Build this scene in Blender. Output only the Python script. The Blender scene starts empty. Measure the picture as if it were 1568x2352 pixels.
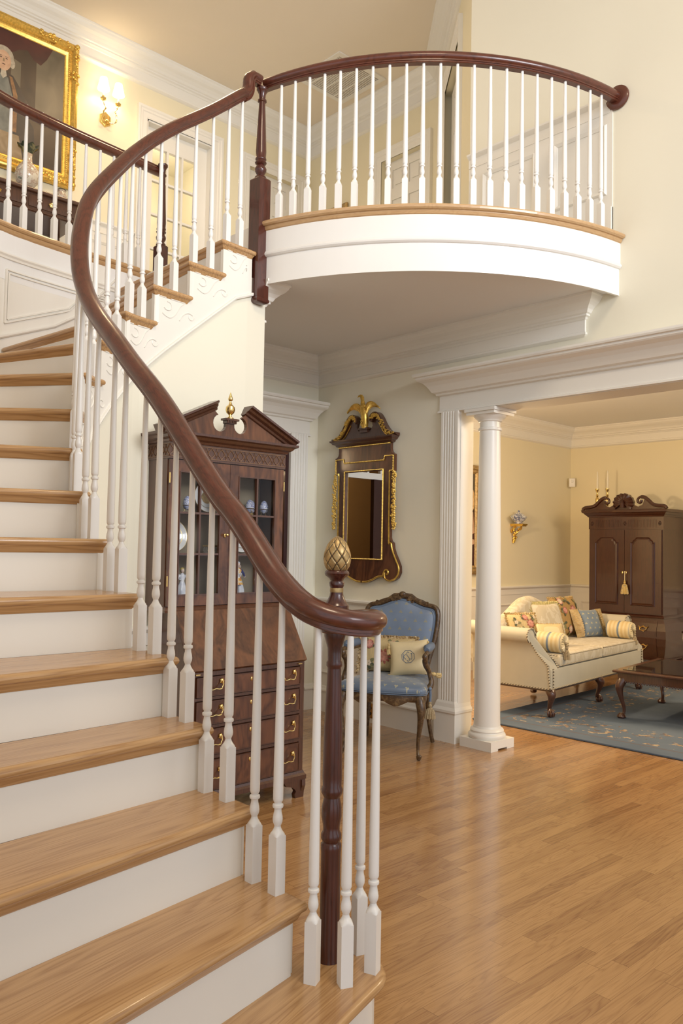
import bpy, bmesh, math, random
from mathutils import Vector, Matrix
random.seed(7)
S = bpy.context.scene
COL = S.collection
PI = math.pi

# ------------------------------------------------------------------ camera
CAM = bpy.data.objects.new('camera', bpy.data.cameras.new('camera'))
COL.objects.link(CAM)
def _basis():
    f, cx, cy = 1855., 784., 1176.
    x = Vector((2750 - cx, 1290 - cy, f)).normalized()
    y = Vector((-968 - cx, 1222 - cy, f)); y = (y - x * y.dot(x)).normalized()
    z = x.cross(y)
    if z.y > 0: z = -z
    r = Vector((x.x, y.x, z.x)); d = Vector((x.y, y.y, z.y)); w = Vector((x.z, y.z, z.z))
    return Matrix((( r.x, -d.x, -w.x), (r.y, -d.y, -w.y), (r.z, -d.z, -w.z)))
CAM.matrix_world = Matrix.Translation((0, 0, 1.31)) @ _basis().to_4x4()
CAM.data.sensor_fit = 'VERTICAL'; CAM.data.sensor_height = 36.0
CAM.data.lens = 1855. / 2352. * 36.0
CAM.data.clip_start = 0.05
S.camera = CAM

# ------------------------------------------------------------------ world, lights, exposure
W = bpy.data.worlds.new('world'); S.world = W; W.use_nodes = True
W.node_tree.nodes['Background'].inputs[0].default_value = (0.90, 0.94, 1.0, 1)
W.node_tree.nodes['Background'].inputs[1].default_value = 0.92
vs = S.view_settings
vs.view_transform = 'Standard'; vs.look = 'None'; vs.gamma = 1.0; vs.use_curve_mapping = False
vs.exposure = 0.22
def area(name, loc, target, sx, sy, power, color):
    l = bpy.data.lights.new(name, 'AREA'); l.shape = 'RECTANGLE'; l.size = sx; l.size_y = sy
    l.energy = power; l.color = color
    o = bpy.data.objects.new(name, l); COL.objects.link(o); o.location = loc
    o.rotation_euler = (Vector(target) - Vector(loc)).to_track_quat('-Z', 'Y').to_euler()
    return o
def point(name, loc, power, color, r=0.05):
    l = bpy.data.lights.new(name, 'POINT'); l.energy = power; l.color = color; l.shadow_soft_size = r
    o = bpy.data.objects.new(name, l); COL.objects.link(o); o.location = loc
    return o
area('foyer_window_light', (2.4, -3.8, 4.2), (3.1, 3.2, 3.3), 3.0, 2.0, 48, (0.93, 0.96, 1.0)).data.spread = math.radians(66)
area('foyer_overhead_fill', (1.2, 0.6, 5.4), (1.9, 1.8, 0.0), 0.9, 0.9, 46, (1.0, 0.80, 0.56))  # warm overhead fill from an unseen source; no lantern is modelled in the foyer
area('hall_ceiling_light', (3.2, 5.2, 5.60), (3.2, 5.2, 3.0), 0.5, 0.5, 20, (1.0, 0.72, 0.42))
area('living_ceiling_light', (6.6, 1.2, 2.72), (6.6, 2.6, 0.0), 1.2, 1.2, 84, (1.0, 0.76, 0.48))
point('living_lamp_light', (5.25, 4.45, 1.80), 74, (1.0, 0.74, 0.46), 0.06)
point('back_room_fill', (3.0, 6.2, 2.2), 22, (1.0, 0.72, 0.42), 0.2)  # added ambient fill that keeps the closed back room from going black

# ------------------------------------------------------------------ materials
def new_mat(name):
    m = bpy.data.materials.new(name); m.use_nodes = True
    nt = m.node_tree; b = nt.nodes['Principled BSDF']
    return m, nt, b
def N(nt, t, **kw):
    n = nt.nodes.new(t)
    for k, v in kw.items(): setattr(n, k, v)
    return n
def mix(nt, fac, a, b, blend='MIX'):
    n = nt.nodes.new('ShaderNodeMix'); n.data_type = 'RGBA'; n.blend_type = blend
    for s, v in ((0, fac), (6, a), (7, b)):
        if hasattr(v, 'links') or hasattr(v, 'is_linked'): nt.links.new(v, n.inputs[s])
        elif s == 0: n.inputs[0].default_value = v
        else: n.inputs[s].default_value = (*v, 1) if len(v) == 3 else v
    return n.outputs[2]
def mth(nt, op, a, b=None, c=None):
    n = nt.nodes.new('ShaderNodeMath'); n.operation = op
    for i, v in enumerate((a, b, c)):
        if v is None: continue
        if hasattr(v, 'is_linked'): nt.links.new(v, n.inputs[i])
        else: n.inputs[i].default_value = v
    return n.outputs[0]
def coords(nt, kind='Object', scale=(1, 1, 1), rot=(0, 0, 0)):
    tc = N(nt, 'ShaderNodeTexCoord'); mp = N(nt, 'ShaderNodeMapping')
    mp.inputs['Scale'].default_value = scale; mp.inputs['Rotation'].default_value = rot
    nt.links.new(tc.outputs[kind], mp.inputs[0]); return mp.outputs[0]
def noise(nt, vec, scale, detail=3, rough=0.5, dist=0.0):
    n = N(nt, 'ShaderNodeTexNoise'); n.inputs['Scale'].default_value = scale
    n.inputs['Detail'].default_value = detail; n.inputs['Roughness'].default_value = rough
    n.inputs['Distortion'].default_value = dist
    nt.links.new(vec, n.inputs['Vector']); return n.outputs[0]
def ramp(nt, fac, stops, interp='LINEAR'):
    r = N(nt, 'ShaderNodeValToRGB'); r.color_ramp.interpolation = interp
    e = r.color_ramp.elements
    while len(e) < len(stops): e.new(0.5)
    for el, (p, c) in zip(e, stops): el.position = p; el.color = (*c, 1)
    nt.links.new(fac, r.inputs[0]); return r.outputs[0]
def bump(nt, b, h, strength=0.2, dist=0.01):
    n = N(nt, 'ShaderNodeBump'); n.inputs['Strength'].default_value = strength; n.inputs['Distance'].default_value = dist
    nt.links.new(h, n.inputs['Height']); nt.links.new(n.outputs[0], b.inputs['Normal'])
def plain(name, col, rough=0.5, metal=0.0, coat=0.0, var=0.03, vscale=6.0, spec=0.5):
    m, nt, b = new_mat(name)
    v = coords(nt, 'Object'); n = noise(nt, v, vscale, 3)
    a = tuple(max(0, c * (1 - var)) for c in col); z = tuple(min(1, c * (1 + var)) for c in col)
    nt.links.new(ramp(nt, n, [(0.3, a), (0.7, z)]), b.inputs['Base Color'])
    b.inputs['Roughness'].default_value = rough; b.inputs['Metallic'].default_value = metal
    b.inputs['Coat Weight'].default_value = coat; b.inputs['Coat Roughness'].default_value = 0.08
    b.inputs['Specular IOR Level'].default_value = spec
    return m
def wood(name, dark, light, kind='Object', along=0, grain=18.0, stretch=0.06, rough=0.3, coat=0.3, cath=0.5, fine=0.35, ringscale=9.0):
    """grain runs along local axis `along` (0 x, 1 y, 2 z); cathedral rings plus fine pores"""
    m, nt, b = new_mat(name)
    sc = [1, 1, 1]; sc[along] = stretch
    v = coords(nt, kind, tuple(sc))
    n1 = noise(nt, v, ringscale, 3, 0.55, 0.35)
    rings = mth(nt, 'FRACT', mth(nt, 'MULTIPLY', n1, 17.0))
    rings = mth(nt, 'SUBTRACT', 1.0, mth(nt, 'ABSOLUTE', mth(nt, 'SUBTRACT', mth(nt, 'MULTIPLY', rings, 2.0), 1.0)))
    rings = mth(nt, 'POWER', rings, 2.2)
    sc2 = [1, 1, 1]; sc2[along] = stretch * 0.35
    v2 = coords(nt, kind, tuple(sc2))
    n2 = noise(nt, v2, grain * 14, 2, 0.6)
    f = mth(nt, 'ADD', mth(nt, 'MULTIPLY', rings, cath), mth(nt, 'MULTIPLY', mth(nt, 'SUBTRACT', n2, 0.5), fine * 2.2))
    f = mth(nt, 'ADD', f, mth(nt, 'MULTIPLY', noise(nt, v, 2.2, 2), 0.45))
    nt.links.new(ramp(nt, f, [(0.10, light), (0.95, dark)]), b.inputs['Base Color'])
    b.inputs['Roughness'].default_value = rough
    b.inputs['Coat Weight'].default_value = coat; b.inputs['Coat Roughness'].default_value = 0.06
    return m
def floor_mat(name, dark, light):
    m, nt, b = new_mat(name)
    tc = N(nt, 'ShaderNodeTexCoord'); sp = N(nt, 'ShaderNodeSeparateXYZ'); nt.links.new(tc.outputs['Object'], sp.inputs[0])
    X, Y = sp.outputs[0], sp.outputs[1]
    ry = mth(nt, 'DIVIDE', Y, 0.057); row = mth(nt, 'FLOOR', ry); fy = mth(nt, 'FRACT', ry)
    wn = N(nt, 'ShaderNodeTexWhiteNoise'); wn.noise_dimensions = '1D'; nt.links.new(row, wn.inputs['W'])
    rx = mth(nt, 'ADD', mth(nt, 'DIVIDE', X, 0.85), mth(nt, 'MULTIPLY', wn.outputs[0], 17.0))
    cl = mth(nt, 'FLOOR', rx); fx = mth(nt, 'FRACT', rx)
    cb = N(nt, 'ShaderNodeCombineXYZ'); nt.links.new(row, cb.inputs[0]); nt.links.new(cl, cb.inputs[1])
    w2 = N(nt, 'ShaderNodeTexWhiteNoise'); w2.noise_dimensions = '2D'; nt.links.new(cb.outputs[0], w2.inputs['Vector'])
    rnd = w2.outputs[0]
    # grain in a frame shifted for every board
    cg = N(nt, 'ShaderNodeCombineXYZ')
    nt.links.new(mth(nt, 'MULTIPLY', X, 0.07), cg.inputs[0]); nt.links.new(Y, cg.inputs[1]); nt.links.new(mth(nt, 'MULTIPLY', rnd, 31.0), cg.inputs[2])
    n1 = noise(nt, cg.outputs[0], 13, 3, 0.55, 0.5)
    rings = mth(nt, 'FRACT', mth(nt, 'MULTIPLY', n1, 15.0))
    rings = mth(nt, 'SUBTRACT', 1.0, mth(nt, 'ABSOLUTE', mth(nt, 'SUBTRACT', mth(nt, 'MULTIPLY', rings, 2.0), 1.0)))
    rings = mth(nt, 'POWER', rings, 2.2)
    cg2 = N(nt, 'ShaderNodeCombineXYZ')
    nt.links.new(mth(nt, 'MULTIPLY', X, 0.03), cg2.inputs[0]); nt.links.new(Y, cg2.inputs[1]); nt.links.new(rnd, cg2.inputs[2])
    n2 = noise(nt, cg2.outputs[0], 260, 2, 0.6)
    f = mth(nt, 'ADD', mth(nt, 'MULTIPLY', rings, 0.40), mth(nt, 'MULTIPLY', mth(nt, 'SUBTRACT', n2, 0.5), 0.6))
    f = mth(nt, 'ADD', f, mth(nt, 'MULTIPLY', mth(nt, 'POWER', rnd, 1.8), 0.46))
    c = ramp(nt, f, [(0.0, light), (1.0, dark)])
    gap = mth(nt, 'MAXIMUM', mth(nt, 'LESS_THAN', mth(nt, 'MINIMUM', fy, mth(nt, 'SUBTRACT', 1.0, fy)), 0.012),
              mth(nt, 'LESS_THAN', mth(nt, 'MINIMUM', fx, mth(nt, 'SUBTRACT', 1.0, fx)), 0.0012))
    c = mix(nt, mth(nt, 'MULTIPLY', gap, 0.55), c, (0.10, 0.04, 0.015))
    nt.links.new(c, b.inputs['Base Color'])
    b.inputs['Roughness'].default_value = 0.22; b.inputs['Coat Weight'].default_value = 0.5; b.inputs['Coat Roughness'].default_value = 0.12
    return m
def flame_mat(name, dark, light, scale=3.0, rough=0.32, coat=0.35):
    m, nt, b = new_mat(name)
    v = coords(nt, 'Object', (1, 1, 0.42))
    n0 = noise(nt, v, 4.5, 3, 0.55, 1.6)
    st = mth(nt, 'FRACT', mth(nt, 'MULTIPLY', n0, 5.0)); st = mth(nt, 'ABSOLUTE', mth(nt, 'SUBTRACT', mth(nt, 'MULTIPLY', st, 2.0), 1.0))
    n1 = noise(nt, coords(nt, 'Object', (1, 1, 0.12)), 55, 3, 0.6, 0.4)
    f = mth(nt, 'ADD', mth(nt, 'MULTIPLY', st, 0.42), mth(nt, 'MULTIPLY', n1, 0.55))
    f = mth(nt, 'ADD', f, mth(nt, 'MULTIPLY', mth(nt, 'SUBTRACT', n0, 0.5), 0.5))
    nt.links.new(ramp(nt, f, [(0.15, dark), (0.85, light)]), b.inputs['Base Color'])
    b.inputs['Roughness'].default_value = rough; b.inputs['Coat Weight'].default_value = coat; b.inputs['Coat Roughness'].default_value = 0.1
    return m
def dots_mat(name, base, motif, cell=0.05, r=0.19, axes=(0, 2), rough=0.5, sheen=0.3):
    """cloth with small fan shaped motifs in staggered rows"""
    m, nt, b = new_mat(name)
    tc = N(nt, 'ShaderNodeTexCoord'); sp = N(nt, 'ShaderNodeSeparateXYZ'); nt.links.new(tc.outputs['Object'], sp.inputs[0])
    u = mth(nt, 'DIVIDE', sp.outputs[axes[0]], cell); v = mth(nt, 'DIVIDE', sp.outputs[axes[1]], cell * 0.8)
    row = mth(nt, 'FLOOR', v)
    u = mth(nt, 'ADD', u, mth(nt, 'MULTIPLY', mth(nt, 'MODULO', mth(nt, 'ABSOLUTE', row), 2.0), 0.5))
    fu = mth(nt, 'SUBTRACT', mth(nt, 'FRACT', u), 0.5); fv = mth(nt, 'SUBTRACT', mth(nt, 'FRACT', v), 0.5)
    def ell(cx, cy, rx, ry):
        a = mth(nt, 'POWER', mth(nt, 'DIVIDE', mth(nt, 'SUBTRACT', fu, cx), rx), 2.0)
        c = mth(nt, 'POWER', mth(nt, 'DIVIDE', mth(nt, 'SUBTRACT', fv, cy), ry), 2.0)
        return mth(nt, 'LESS_THAN', mth(nt, 'ADD', a, c), 1.0)
    k = mth(nt, 'MAXIMUM', ell(0, 0.06, r * .42, r * 1.1), mth(nt, 'MAXIMUM', ell(-r * .6, -0.07, r * .5, r * .7), ell(r * .6, -0.07, r * .5, r * .7)))
    nz = noise(nt, tc.outputs['Object'], 14, 2)
    bc = ramp(nt, nz, [(0.3, tuple(c * .93 for c in base)), (0.7, tuple(min(1, c * 1.05) for c in base))])
    nt.links.new(mix(nt, k, bc, motif), b.inputs['Base Color'])
    b.inputs['Roughness'].default_value = rough; b.inputs['Sheen Weight'].default_value = sheen
    return m
def blotch_mat(name, cols, scale=6, rough=0.8, detail=2, dist=0.6, kind='Object', vor=False):
    m, nt, b = new_mat(name)
    v = coords(nt, kind)
    n = noise(nt, v, scale, detail, 0.5, dist)
    st = [(0.28 + 0.44 * i / max(1, len(cols) - 1), c) for i, c in enumerate(cols)]
    nt.links.new(ramp(nt, n, st, 'LINEAR'), b.inputs['Base Color'])
    b.inputs['Roughness'].default_value = rough
    return m
def emit_mat(name, col, strength, base=(0.9, 0.85, 0.75)):
    m, nt, b = new_mat(name)
    n = noise(nt, coords(nt), 5, 2)
    nt.links.new(ramp(nt, n, [(0.2, tuple(c * .97 for c in base)), (0.8, base)]), b.inputs['Base Color'])
    b.inputs['Emission Color'].default_value = (*col, 1); b.inputs['Emission Strength'].default_value = strength
    return m
def glass_mat(name):
    m, nt, b = new_mat(name)
    for n in list(nt.nodes):
        if n.type != 'OUTPUT_MATERIAL': nt.nodes.remove(n)
    out = [n for n in nt.nodes][0]
    t = N(nt, 'ShaderNodeBsdfTransparent'); g = N(nt, 'ShaderNodeBsdfGlossy'); g.inputs['Roughness'].default_value = 0.03
    f = N(nt, 'ShaderNodeFresnel'); f.inputs[0].default_value = 1.22
    x = N(nt, 'ShaderNodeMixShader'); nt.links.new(f.outputs[0], x.inputs[0]); nt.links.new(t.outputs[0], x.inputs[1]); nt.links.new(g.outputs[0], x.inputs[2])
    nt.links.new(x.outputs[0], out.inputs[0]); return m

M = {}
M['trim'] = plain('white_trim_paint', (0.82, 0.79, 0.72), 0.32, var=0.01, vscale=2)
M['white'] = plain('white_baluster_paint', (0.82, 0.80, 0.76), 0.28, var=0.015, vscale=3)
M['wall'] = plain('cream_wall_paint', (0.83, 0.79, 0.65), 0.75, var=0.012, vscale=1.5)
M['wall_up'] = plain('warm_yellow_wall_paint', (0.80, 0.725, 0.52), 0.75, var=0.012, vscale=1.5)
M['ceil'] = plain('ceiling_paint', (0.82, 0.81, 0.79), 0.85, var=0.01, vscale=1.5)
M['wall_liv'] = plain('golden_wall_paint', (0.80, 0.72, 0.51), 0.75, var=0.012, vscale=1.5)
M['ceil_up'] = plain('warm_ceiling_paint', (0.82, 0.73, 0.60), 0.85, var=0.01, vscale=1.5)
M['floor'] = floor_mat('oak_floor_boards', (0.235, 0.105, 0.040), (0.50, 0.285, 0.120))
M['oak'] = wood('oak_treads', (0.31, 0.155, 0.060), (0.57, 0.350, 0.160), along=0, rough=0.27, coat=0.22, cath=0.44, fine=0.32)
M['oak_n'] = wood('oak_nosing', (0.36, 0.19, 0.08), (0.56, 0.36, 0.18), kind='UV', along=0, rough=0.28, coat=0.35, cath=0.2, fine=0.25, stretch=0.3)
M['rail'] = wood('mahogany_handrail', (0.020, 0.005, 0.003), (0.115, 0.029, 0.015), kind='UV', along=0, stretch=0.5, rough=0.30, coat=0.35, cath=0.3, fine=0.5, ringscale=4)
M['newel'] = wood('mahogany_newel', (0.018, 0.004, 0.003), (0.085, 0.020, 0.012), along=2, stretch=0.12, rough=0.28, coat=0.4, cath=0.3, fine=0.5)
M['mahog'] = wood('dark_mahogany', (0.030, 0.010, 0.006), (0.095, 0.036, 0.018), along=2, stretch=0.12, rough=0.28, coat=0.5, cath=0.3, fine=0.4)
M['flame'] = flame_mat('flame_mahogany', (0.042, 0.012, 0.006), (0.165, 0.062, 0.025))
M['maroon'] = plain('maroon_door_paint', (0.035, 0.008, 0.008), 0.35, coat=0.3)
M['brass'] = plain('polished_brass', (0.78, 0.58, 0.24), 0.22, metal=1.0, var=0.06, vscale=30)
M['gold'] = plain('gilded_carving', (0.72, 0.47, 0.11), 0.34, metal=0.85, var=0.22, vscale=60)
M['gold_old'] = plain('antique_gold_leaf', (0.44, 0.30, 0.13), 0.38, metal=0.55, var=0.3, vscale=50)
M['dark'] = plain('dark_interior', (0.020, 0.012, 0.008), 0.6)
M['glass'] = glass_mat('clear_glass')
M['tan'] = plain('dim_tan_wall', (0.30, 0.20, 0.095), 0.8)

# ------------------------------------------------------------------ mesh helpers
class MB:
    def __init__(s): s.v = []; s.f = []; s.m = []; s.s = []; s.uv = []; s.T = Matrix.Identity(4)
    def add(s, vs_, fs, mat=0, smooth=False, uvs=None):
        o = len(s.v); s.v += [tuple(s.T @ Vector(v)) for v in vs_]
        for i, f in enumerate(fs):
            s.f.append([o + k for k in f]); s.m.append(mat); s.s.append(smooth)
            s.uv.append(uvs[i] if uvs else None)
        return s
    def box(s, a, b, mat=0):
        x0, y0, z0 = a; x1, y1, z1 = b
        v = [(x0, y0, z0), (x1, y0, z0), (x1, y1, z0), (x0, y1, z0), (x0, y0, z1), (x1, y0, z1), (x1, y1, z1), (x0, y1, z1)]
        return s.add(v, [(0, 3, 2, 1), (4, 5, 6, 7), (0, 1, 5, 4), (1, 2, 6, 5), (2, 3, 7, 6), (3, 0, 4, 7)], mat)
    def lathe(s, prof, seg=20, c=(0, 0), mat=0, smooth=True, squash=1.0, cap=True):
        v = []; f = []
        for r, z in prof:
            for k in range(seg):
                a = 2 * PI * k / seg; v.append((c[0] + r * math.cos(a), c[1] + r * squash * math.sin(a), z))
        for i in range(len(prof) - 1):
            for k in range(seg):
                k2 = (k + 1) % seg; f.append((i * seg + k, i * seg + k2, (i + 1) * seg + k2, (i + 1) * seg + k))
        s.add(v, f, mat, smooth)
        if cap:
            n = len(prof) - 1
            s.add(v[:seg], [tuple(reversed(range(seg)))], mat); s.add(v[n * seg:], [tuple(range(seg))], mat)
        return s
    def prism(s, poly, z0, z1, mat=0):
        n = len(poly)
        if sum(poly[i][0] * poly[(i + 1) % n][1] - poly[(i + 1) % n][0] * poly[i][1] for i in range(n)) < 0: poly = poly[::-1]
        v = [(x, y, z0) for x, y in poly] + [(x, y, z1) for x, y in poly]
        f = [tuple(reversed(range(n))), tuple(range(n, 2 * n))] + [(i, (i + 1) % n, n + (i + 1) % n, n + i) for i in range(n)]
        return s.add(v, f, mat)
    def slab(s, poly, z0, z1, r, mat=0, seg=4):
        """horizontal slab whose edge is rounded with radius r"""
        n = len(poly)
        if sum(poly[i][0] * poly[(i + 1) % n][1] - poly[(i + 1) % n][0] * poly[i][1] for i in range(n)) < 0: poly = poly[::-1]
        rings = []
        for k in range(seg + 1):
            a = -PI / 2 + PI / 2 * k / seg; rings.append((z0 + r + r * math.sin(a), r * (1 - math.cos(a))))
        for k in range(seg + 1):
            a = PI / 2 * k / seg; rings.append((z1 - r + r * math.sin(a), r * (1 - math.cos(a))))
        v = []
        for z, ins in rings:
            for p in inset(poly, ins): v.append((p[0], p[1], z))
        f = []
        for i in range(len(rings) - 1):
            for k in range(n):
                k2 = (k + 1) % n; f.append((i * n + k, i * n + k2, (i + 1) * n + k2, (i + 1) * n + k))
        s.add(v, f, mat, True)
        L = (len(rings) - 1) * n
        s.add(v[:n], [tuple(reversed(range(n)))], mat); s.add(v[L:], [tuple(range(n))], mat)
        return s
    def run(s, path, prof, mat=0, closed=False, capends=True, smooth=False, profclosed=True, uvs=1.0):
        """moulding: profile (d,h) swept along a plan path [(x,y[,z])], d to the right of travel, h up, mitred corners"""
        P = [Vector((p[0], p[1], p[2] if len(p) > 2 else 0.0)) for p in path]; n = len(P); m = len(prof)
        v = []; L = [0.0]
        for i in range(1, n): L.append(L[-1] + (P[i] - P[i - 1]).length)
        for i in range(n):
            a = P[i - 1] if (i > 0 or closed) else None; b = P[(i + 1) % n] if (i < n - 1 or closed) else None
            t1 = (P[i] - a).xy.normalized() if a is not None else None; t2 = (b - P[i]).xy.normalized() if b is not None else None
            if t1 is None: t1 = t2
            if t2 is None: t2 = t1
            n1 = Vector((t1.y, -t1.x)); n2 = Vector((t2.y, -t2.x)); q = (n1 + n2) / max(0.25, 1 + n1.dot(n2))
            for d, h in prof: v.append((P[i].x + q.x * d, P[i].y + q.y * d, P[i].z + h))
        f = []; uv = []; acc = [0.0]
        for j in range(m): acc.append(acc[-1] + math.dist(prof[j], prof[(j + 1) % m]))
        for i in range(n if closed else n - 1):
            i2 = (i + 1) % n
            for j in range(m if profclosed else m - 1):
                j2 = (j + 1) % m; f.append((i * m + j, i2 * m + j, i2 * m + j2, i * m + j2))
                l1 = L[i]; l2 = L[i2] if i2 else L[i] + 0.1
                uv.append([(l1 * uvs, acc[j] * uvs), (l2 * uvs, acc[j] * uvs), (l2 * uvs, acc[j + 1] * uvs), (l1 * uvs, acc[j + 1] * uvs)])
        s.add(v, f, mat, smooth, uv)
        if capends and not closed and profclosed:
            s.add(v[:m], [tuple(range(m))], mat); s.add(v[(n - 1) * m:], [tuple(reversed(range(m)))], mat)
        return s
    def sweep(s, path, prof, sides, mat=0, smooth=True, scales=None, cap=True):
        """true perpendicular sweep; sides[i] is the horizontal side vector"""
        n = len(path); m = len(prof); v = []; P = [Vector(p) for p in path]; L = [0.0]
        for i in range(1, n): L.append(L[-1] + (P[i] - P[i - 1]).length)
        for i in range(n):
            t = (P[min(n - 1, i + 1)] - P[max(0, i - 1)]).normalized(); sd = Vector(sides[i]).normalized()
            up = sd.cross(t).normalized(); k = scales[i] if scales else 1
            for a, b in prof: v.append(tuple(P[i] + sd * a * k + up * b * k))
        f = []; uv = []; acc = [0.0]
        for j in range(m): acc.append(acc[-1] + math.dist(prof[j], prof[(j + 1) % m]))
        for i in range(n - 1):
            for j in range(m):
                j2 = (j + 1) % m; f.append((i * m + j, i * m + j2, (i + 1) * m + j2, (i + 1) * m + j))
                uv.append([(L[i], acc[j]), (L[i], acc[j + 1]), (L[i + 1], acc[j + 1]), (L[i + 1], acc[j])])
        s.add(v, f, mat, smooth, uv)
        if cap: s.add(v[:m], [tuple(reversed(range(m)))], mat); s.add(v[(n - 1) * m:], [tuple(range(m))], mat)
        return s
    def tube(s, path, r, seg=10, mat=0, cap=True, squash=None):
        P = [Vector(p) for p in path]; n = len(P); v = []; R = r if isinstance(r, (list, tuple)) else [r] * n
        ref = None
        for i in range(n):
            t = (P[min(n - 1, i + 1)] - P[max(0, i - 1)]).normalized()
            if ref is None: ref = t.orthogonal().normalized()
            ref = (ref - t * ref.dot(t))
            ref = ref.normalized() if ref.length > 1e-6 else t.orthogonal().normalized()
            b = t.cross(ref)
            for k in range(seg):
                a = 2 * PI * k / seg; v.append(tuple(P[i] + (ref * math.cos(a) + b * math.sin(a)) * R[i]))
        f = [(i * seg + k, i * seg + (k + 1) % seg, (i + 1) * seg + (k + 1) % seg, (i + 1) * seg + k) for i in range(n - 1) for k in range(seg)]
        s.add(v, f, mat, True)
        if cap: s.add(v[:seg], [tuple(reversed(range(seg)))], mat, True); s.add(v[(n - 1) * seg:], [tuple(range(seg))], mat, True)
        return s
    def ball(s, c, r, seg=12, rings=8, mat=0, sc=(1, 1, 1)):
        v = [(c[0], c[1], c[2] - r * sc[2])]
        for i in range(1, rings):
            a = -PI / 2 + PI * i / rings
            for k in range(seg):
                b = 2 * PI * k / seg; v.append((c[0] + r * sc[0] * math.cos(a) * math.cos(b), c[1] + r * sc[1] * math.cos(a) * math.sin(b), c[2] + r * sc[2] * math.sin(a)))
        v.append((c[0], c[1], c[2] + r * sc[2])); f = []
        for k in range(seg): f.append((0, 1 + (k + 1) % seg, 1 + k))
        for i in range(rings - 2):
            for k in range(seg): f.append((1 + i * seg + k, 1 + i * seg + (k + 1) % seg, 1 + (i + 1) * seg + (k + 1) % seg, 1 + (i + 1) * seg + k))
        T = len(v) - 1; o = 1 + (rings - 2) * seg
        for k in range(seg): f.append((o + k, o + (k + 1) % seg, T))
        return s.add(v, f, mat, True)
    def build(s, name, mats, parent=None, loc=None, rot=None, label=None, cat=None, group=None, kind=None, link=True):
        me = bpy.data.meshes.new(name); me.from_pydata(s.v, [], s.f)
        if not isinstance(mats, (list, tuple)): mats = [mats]
        for m in mats: me.materials.append(m)
        me.polygons.foreach_set('material_index', s.m); me.polygons.foreach_set('use_smooth', s.s)
        if any(u is not None for u in s.uv):
            ul = me.uv_layers.new(name='UVMap'); flat = []
            for f, u in zip(s.f, s.uv):
                for k in range(len(f)): flat += list(u[k]) if u else [s.v[f[k]][0], s.v[f[k]][1]]
            ul.data.foreach_set('uv', flat)
        me.validate(); me.update()
        if any(s.s): sharp = True
        else: sharp = False
        bm = bmesh.new(); bm.from_mesh(me); bmesh.ops.recalc_face_normals(bm, faces=bm.faces); bm.to_mesh(me); bm.free()
        if sharp: me.set_sharp_from_angle(angle=math.radians(42))
        o = bpy.data.objects.new(name, me); COL.objects.link(o)
        if parent: o.parent = parent
        if loc is not None: o.location = loc
        if rot is not None: o.rotation_euler = (0, 0, rot) if isinstance(rot, (int, float)) else rot
        tag(o, label, cat, group, kind)
        return o
def tag(o, label=None, cat=None, group=None, kind=None):
    for k, v in (('label', label), ('category', cat), ('group', group), ('kind', kind)):
        if v: o[k] = v
    return o
def thing(name, label, cat, loc=(0, 0, 0), rot=0, group=None):
    o = bpy.data.objects.new(name, None); COL.objects.link(o); o.location = loc; o.rotation_euler = (0, 0, rot)
    o.empty_display_size = 0.1
    return tag(o, label, cat, group)
def copy_tree(o, parent=None):
    c = o.copy(); COL.objects.link(c); c.parent = parent
    for ch in [x for x in bpy.data.objects if x.parent == o]: copy_tree(ch, c)
    return c
def inset(poly, d):
    """move a counter clockwise polygon's edges inwards by d"""
    n = len(poly); out = []
    for i in range(n):
        a = Vector(poly[i - 1]); b = Vector(poly[i]); c = Vector(poly[(i + 1) % n])
        t1 = (b - a).normalized(); t2 = (c - b).normalized()
        n1 = Vector((-t1.y, t1.x)); n2 = Vector((-t2.y, t2.x)); q = (n1 + n2) / max(0.35, 1 + n1.dot(n2))
        out.append((b.x + q.x * d, b.y + q.y * d))
    return out
def catmull(P, sub=8):
    P = [Vector(p) for p in P]; out = []
    for i in range(len(P) - 1):
        p0 = P[i - 1] if i else P[0] * 2 - P[1]; p1 = P[i]; p2 = P[i + 1]; p3 = P[i + 2] if i + 2 < len(P) else P[-1] * 2 - P[-2]
        for k in range(sub):
            t = k / sub
            out.append(0.5 * ((2 * p1) + (p2 - p0) * t + (2 * p0 - 5 * p1 + 4 * p2 - p3) * t * t + (3 * p1 - p0 - 3 * p2 + p3) * t ** 3))
    out.append(P[-1]); return out
class Curve:
    def __init__(s, pts, sub=12):
        s.p = catmull([Vector(q) for q in pts], sub); s.L = [0.0]
        for i in range(1, len(s.p)): s.L.append(s.L[-1] + (s.p[i] - s.p[i - 1]).length)
    def at(s, t):
        if t <= 0: return s.p[0] + (s.p[1] - s.p[0]).normalized() * t
        if t >= s.L[-1]: return s.p[-1] + (s.p[-1] - s.p[-2]).normalized() * (t - s.L[-1])
        import bisect
        i = bisect.bisect_right(s.L, t) - 1; k = (t - s.L[i]) / (s.L[i + 1] - s.L[i])
        return s.p[i].lerp(s.p[i + 1], k)
    def tan(s, t, e=0.03): return (s.at(t + e) - s.at(t - e)).normalized()
    def right(s, t): q = s.tan(t); return Vector((q.y, -q.x))
def interp(tab, x):
    if x <= tab[0][0]: return tab[0][1]
    for (a, b), (c, d) in zip(tab, tab[1:]):
        if x <= c: return b + (d - b) * (x - a) / (c - a)
    return tab[-1][1]
def struct(name, mb, m, label=None, parent=None):
    return mb.build(name, m, parent, kind=None if parent else 'structure', label=label)

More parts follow.
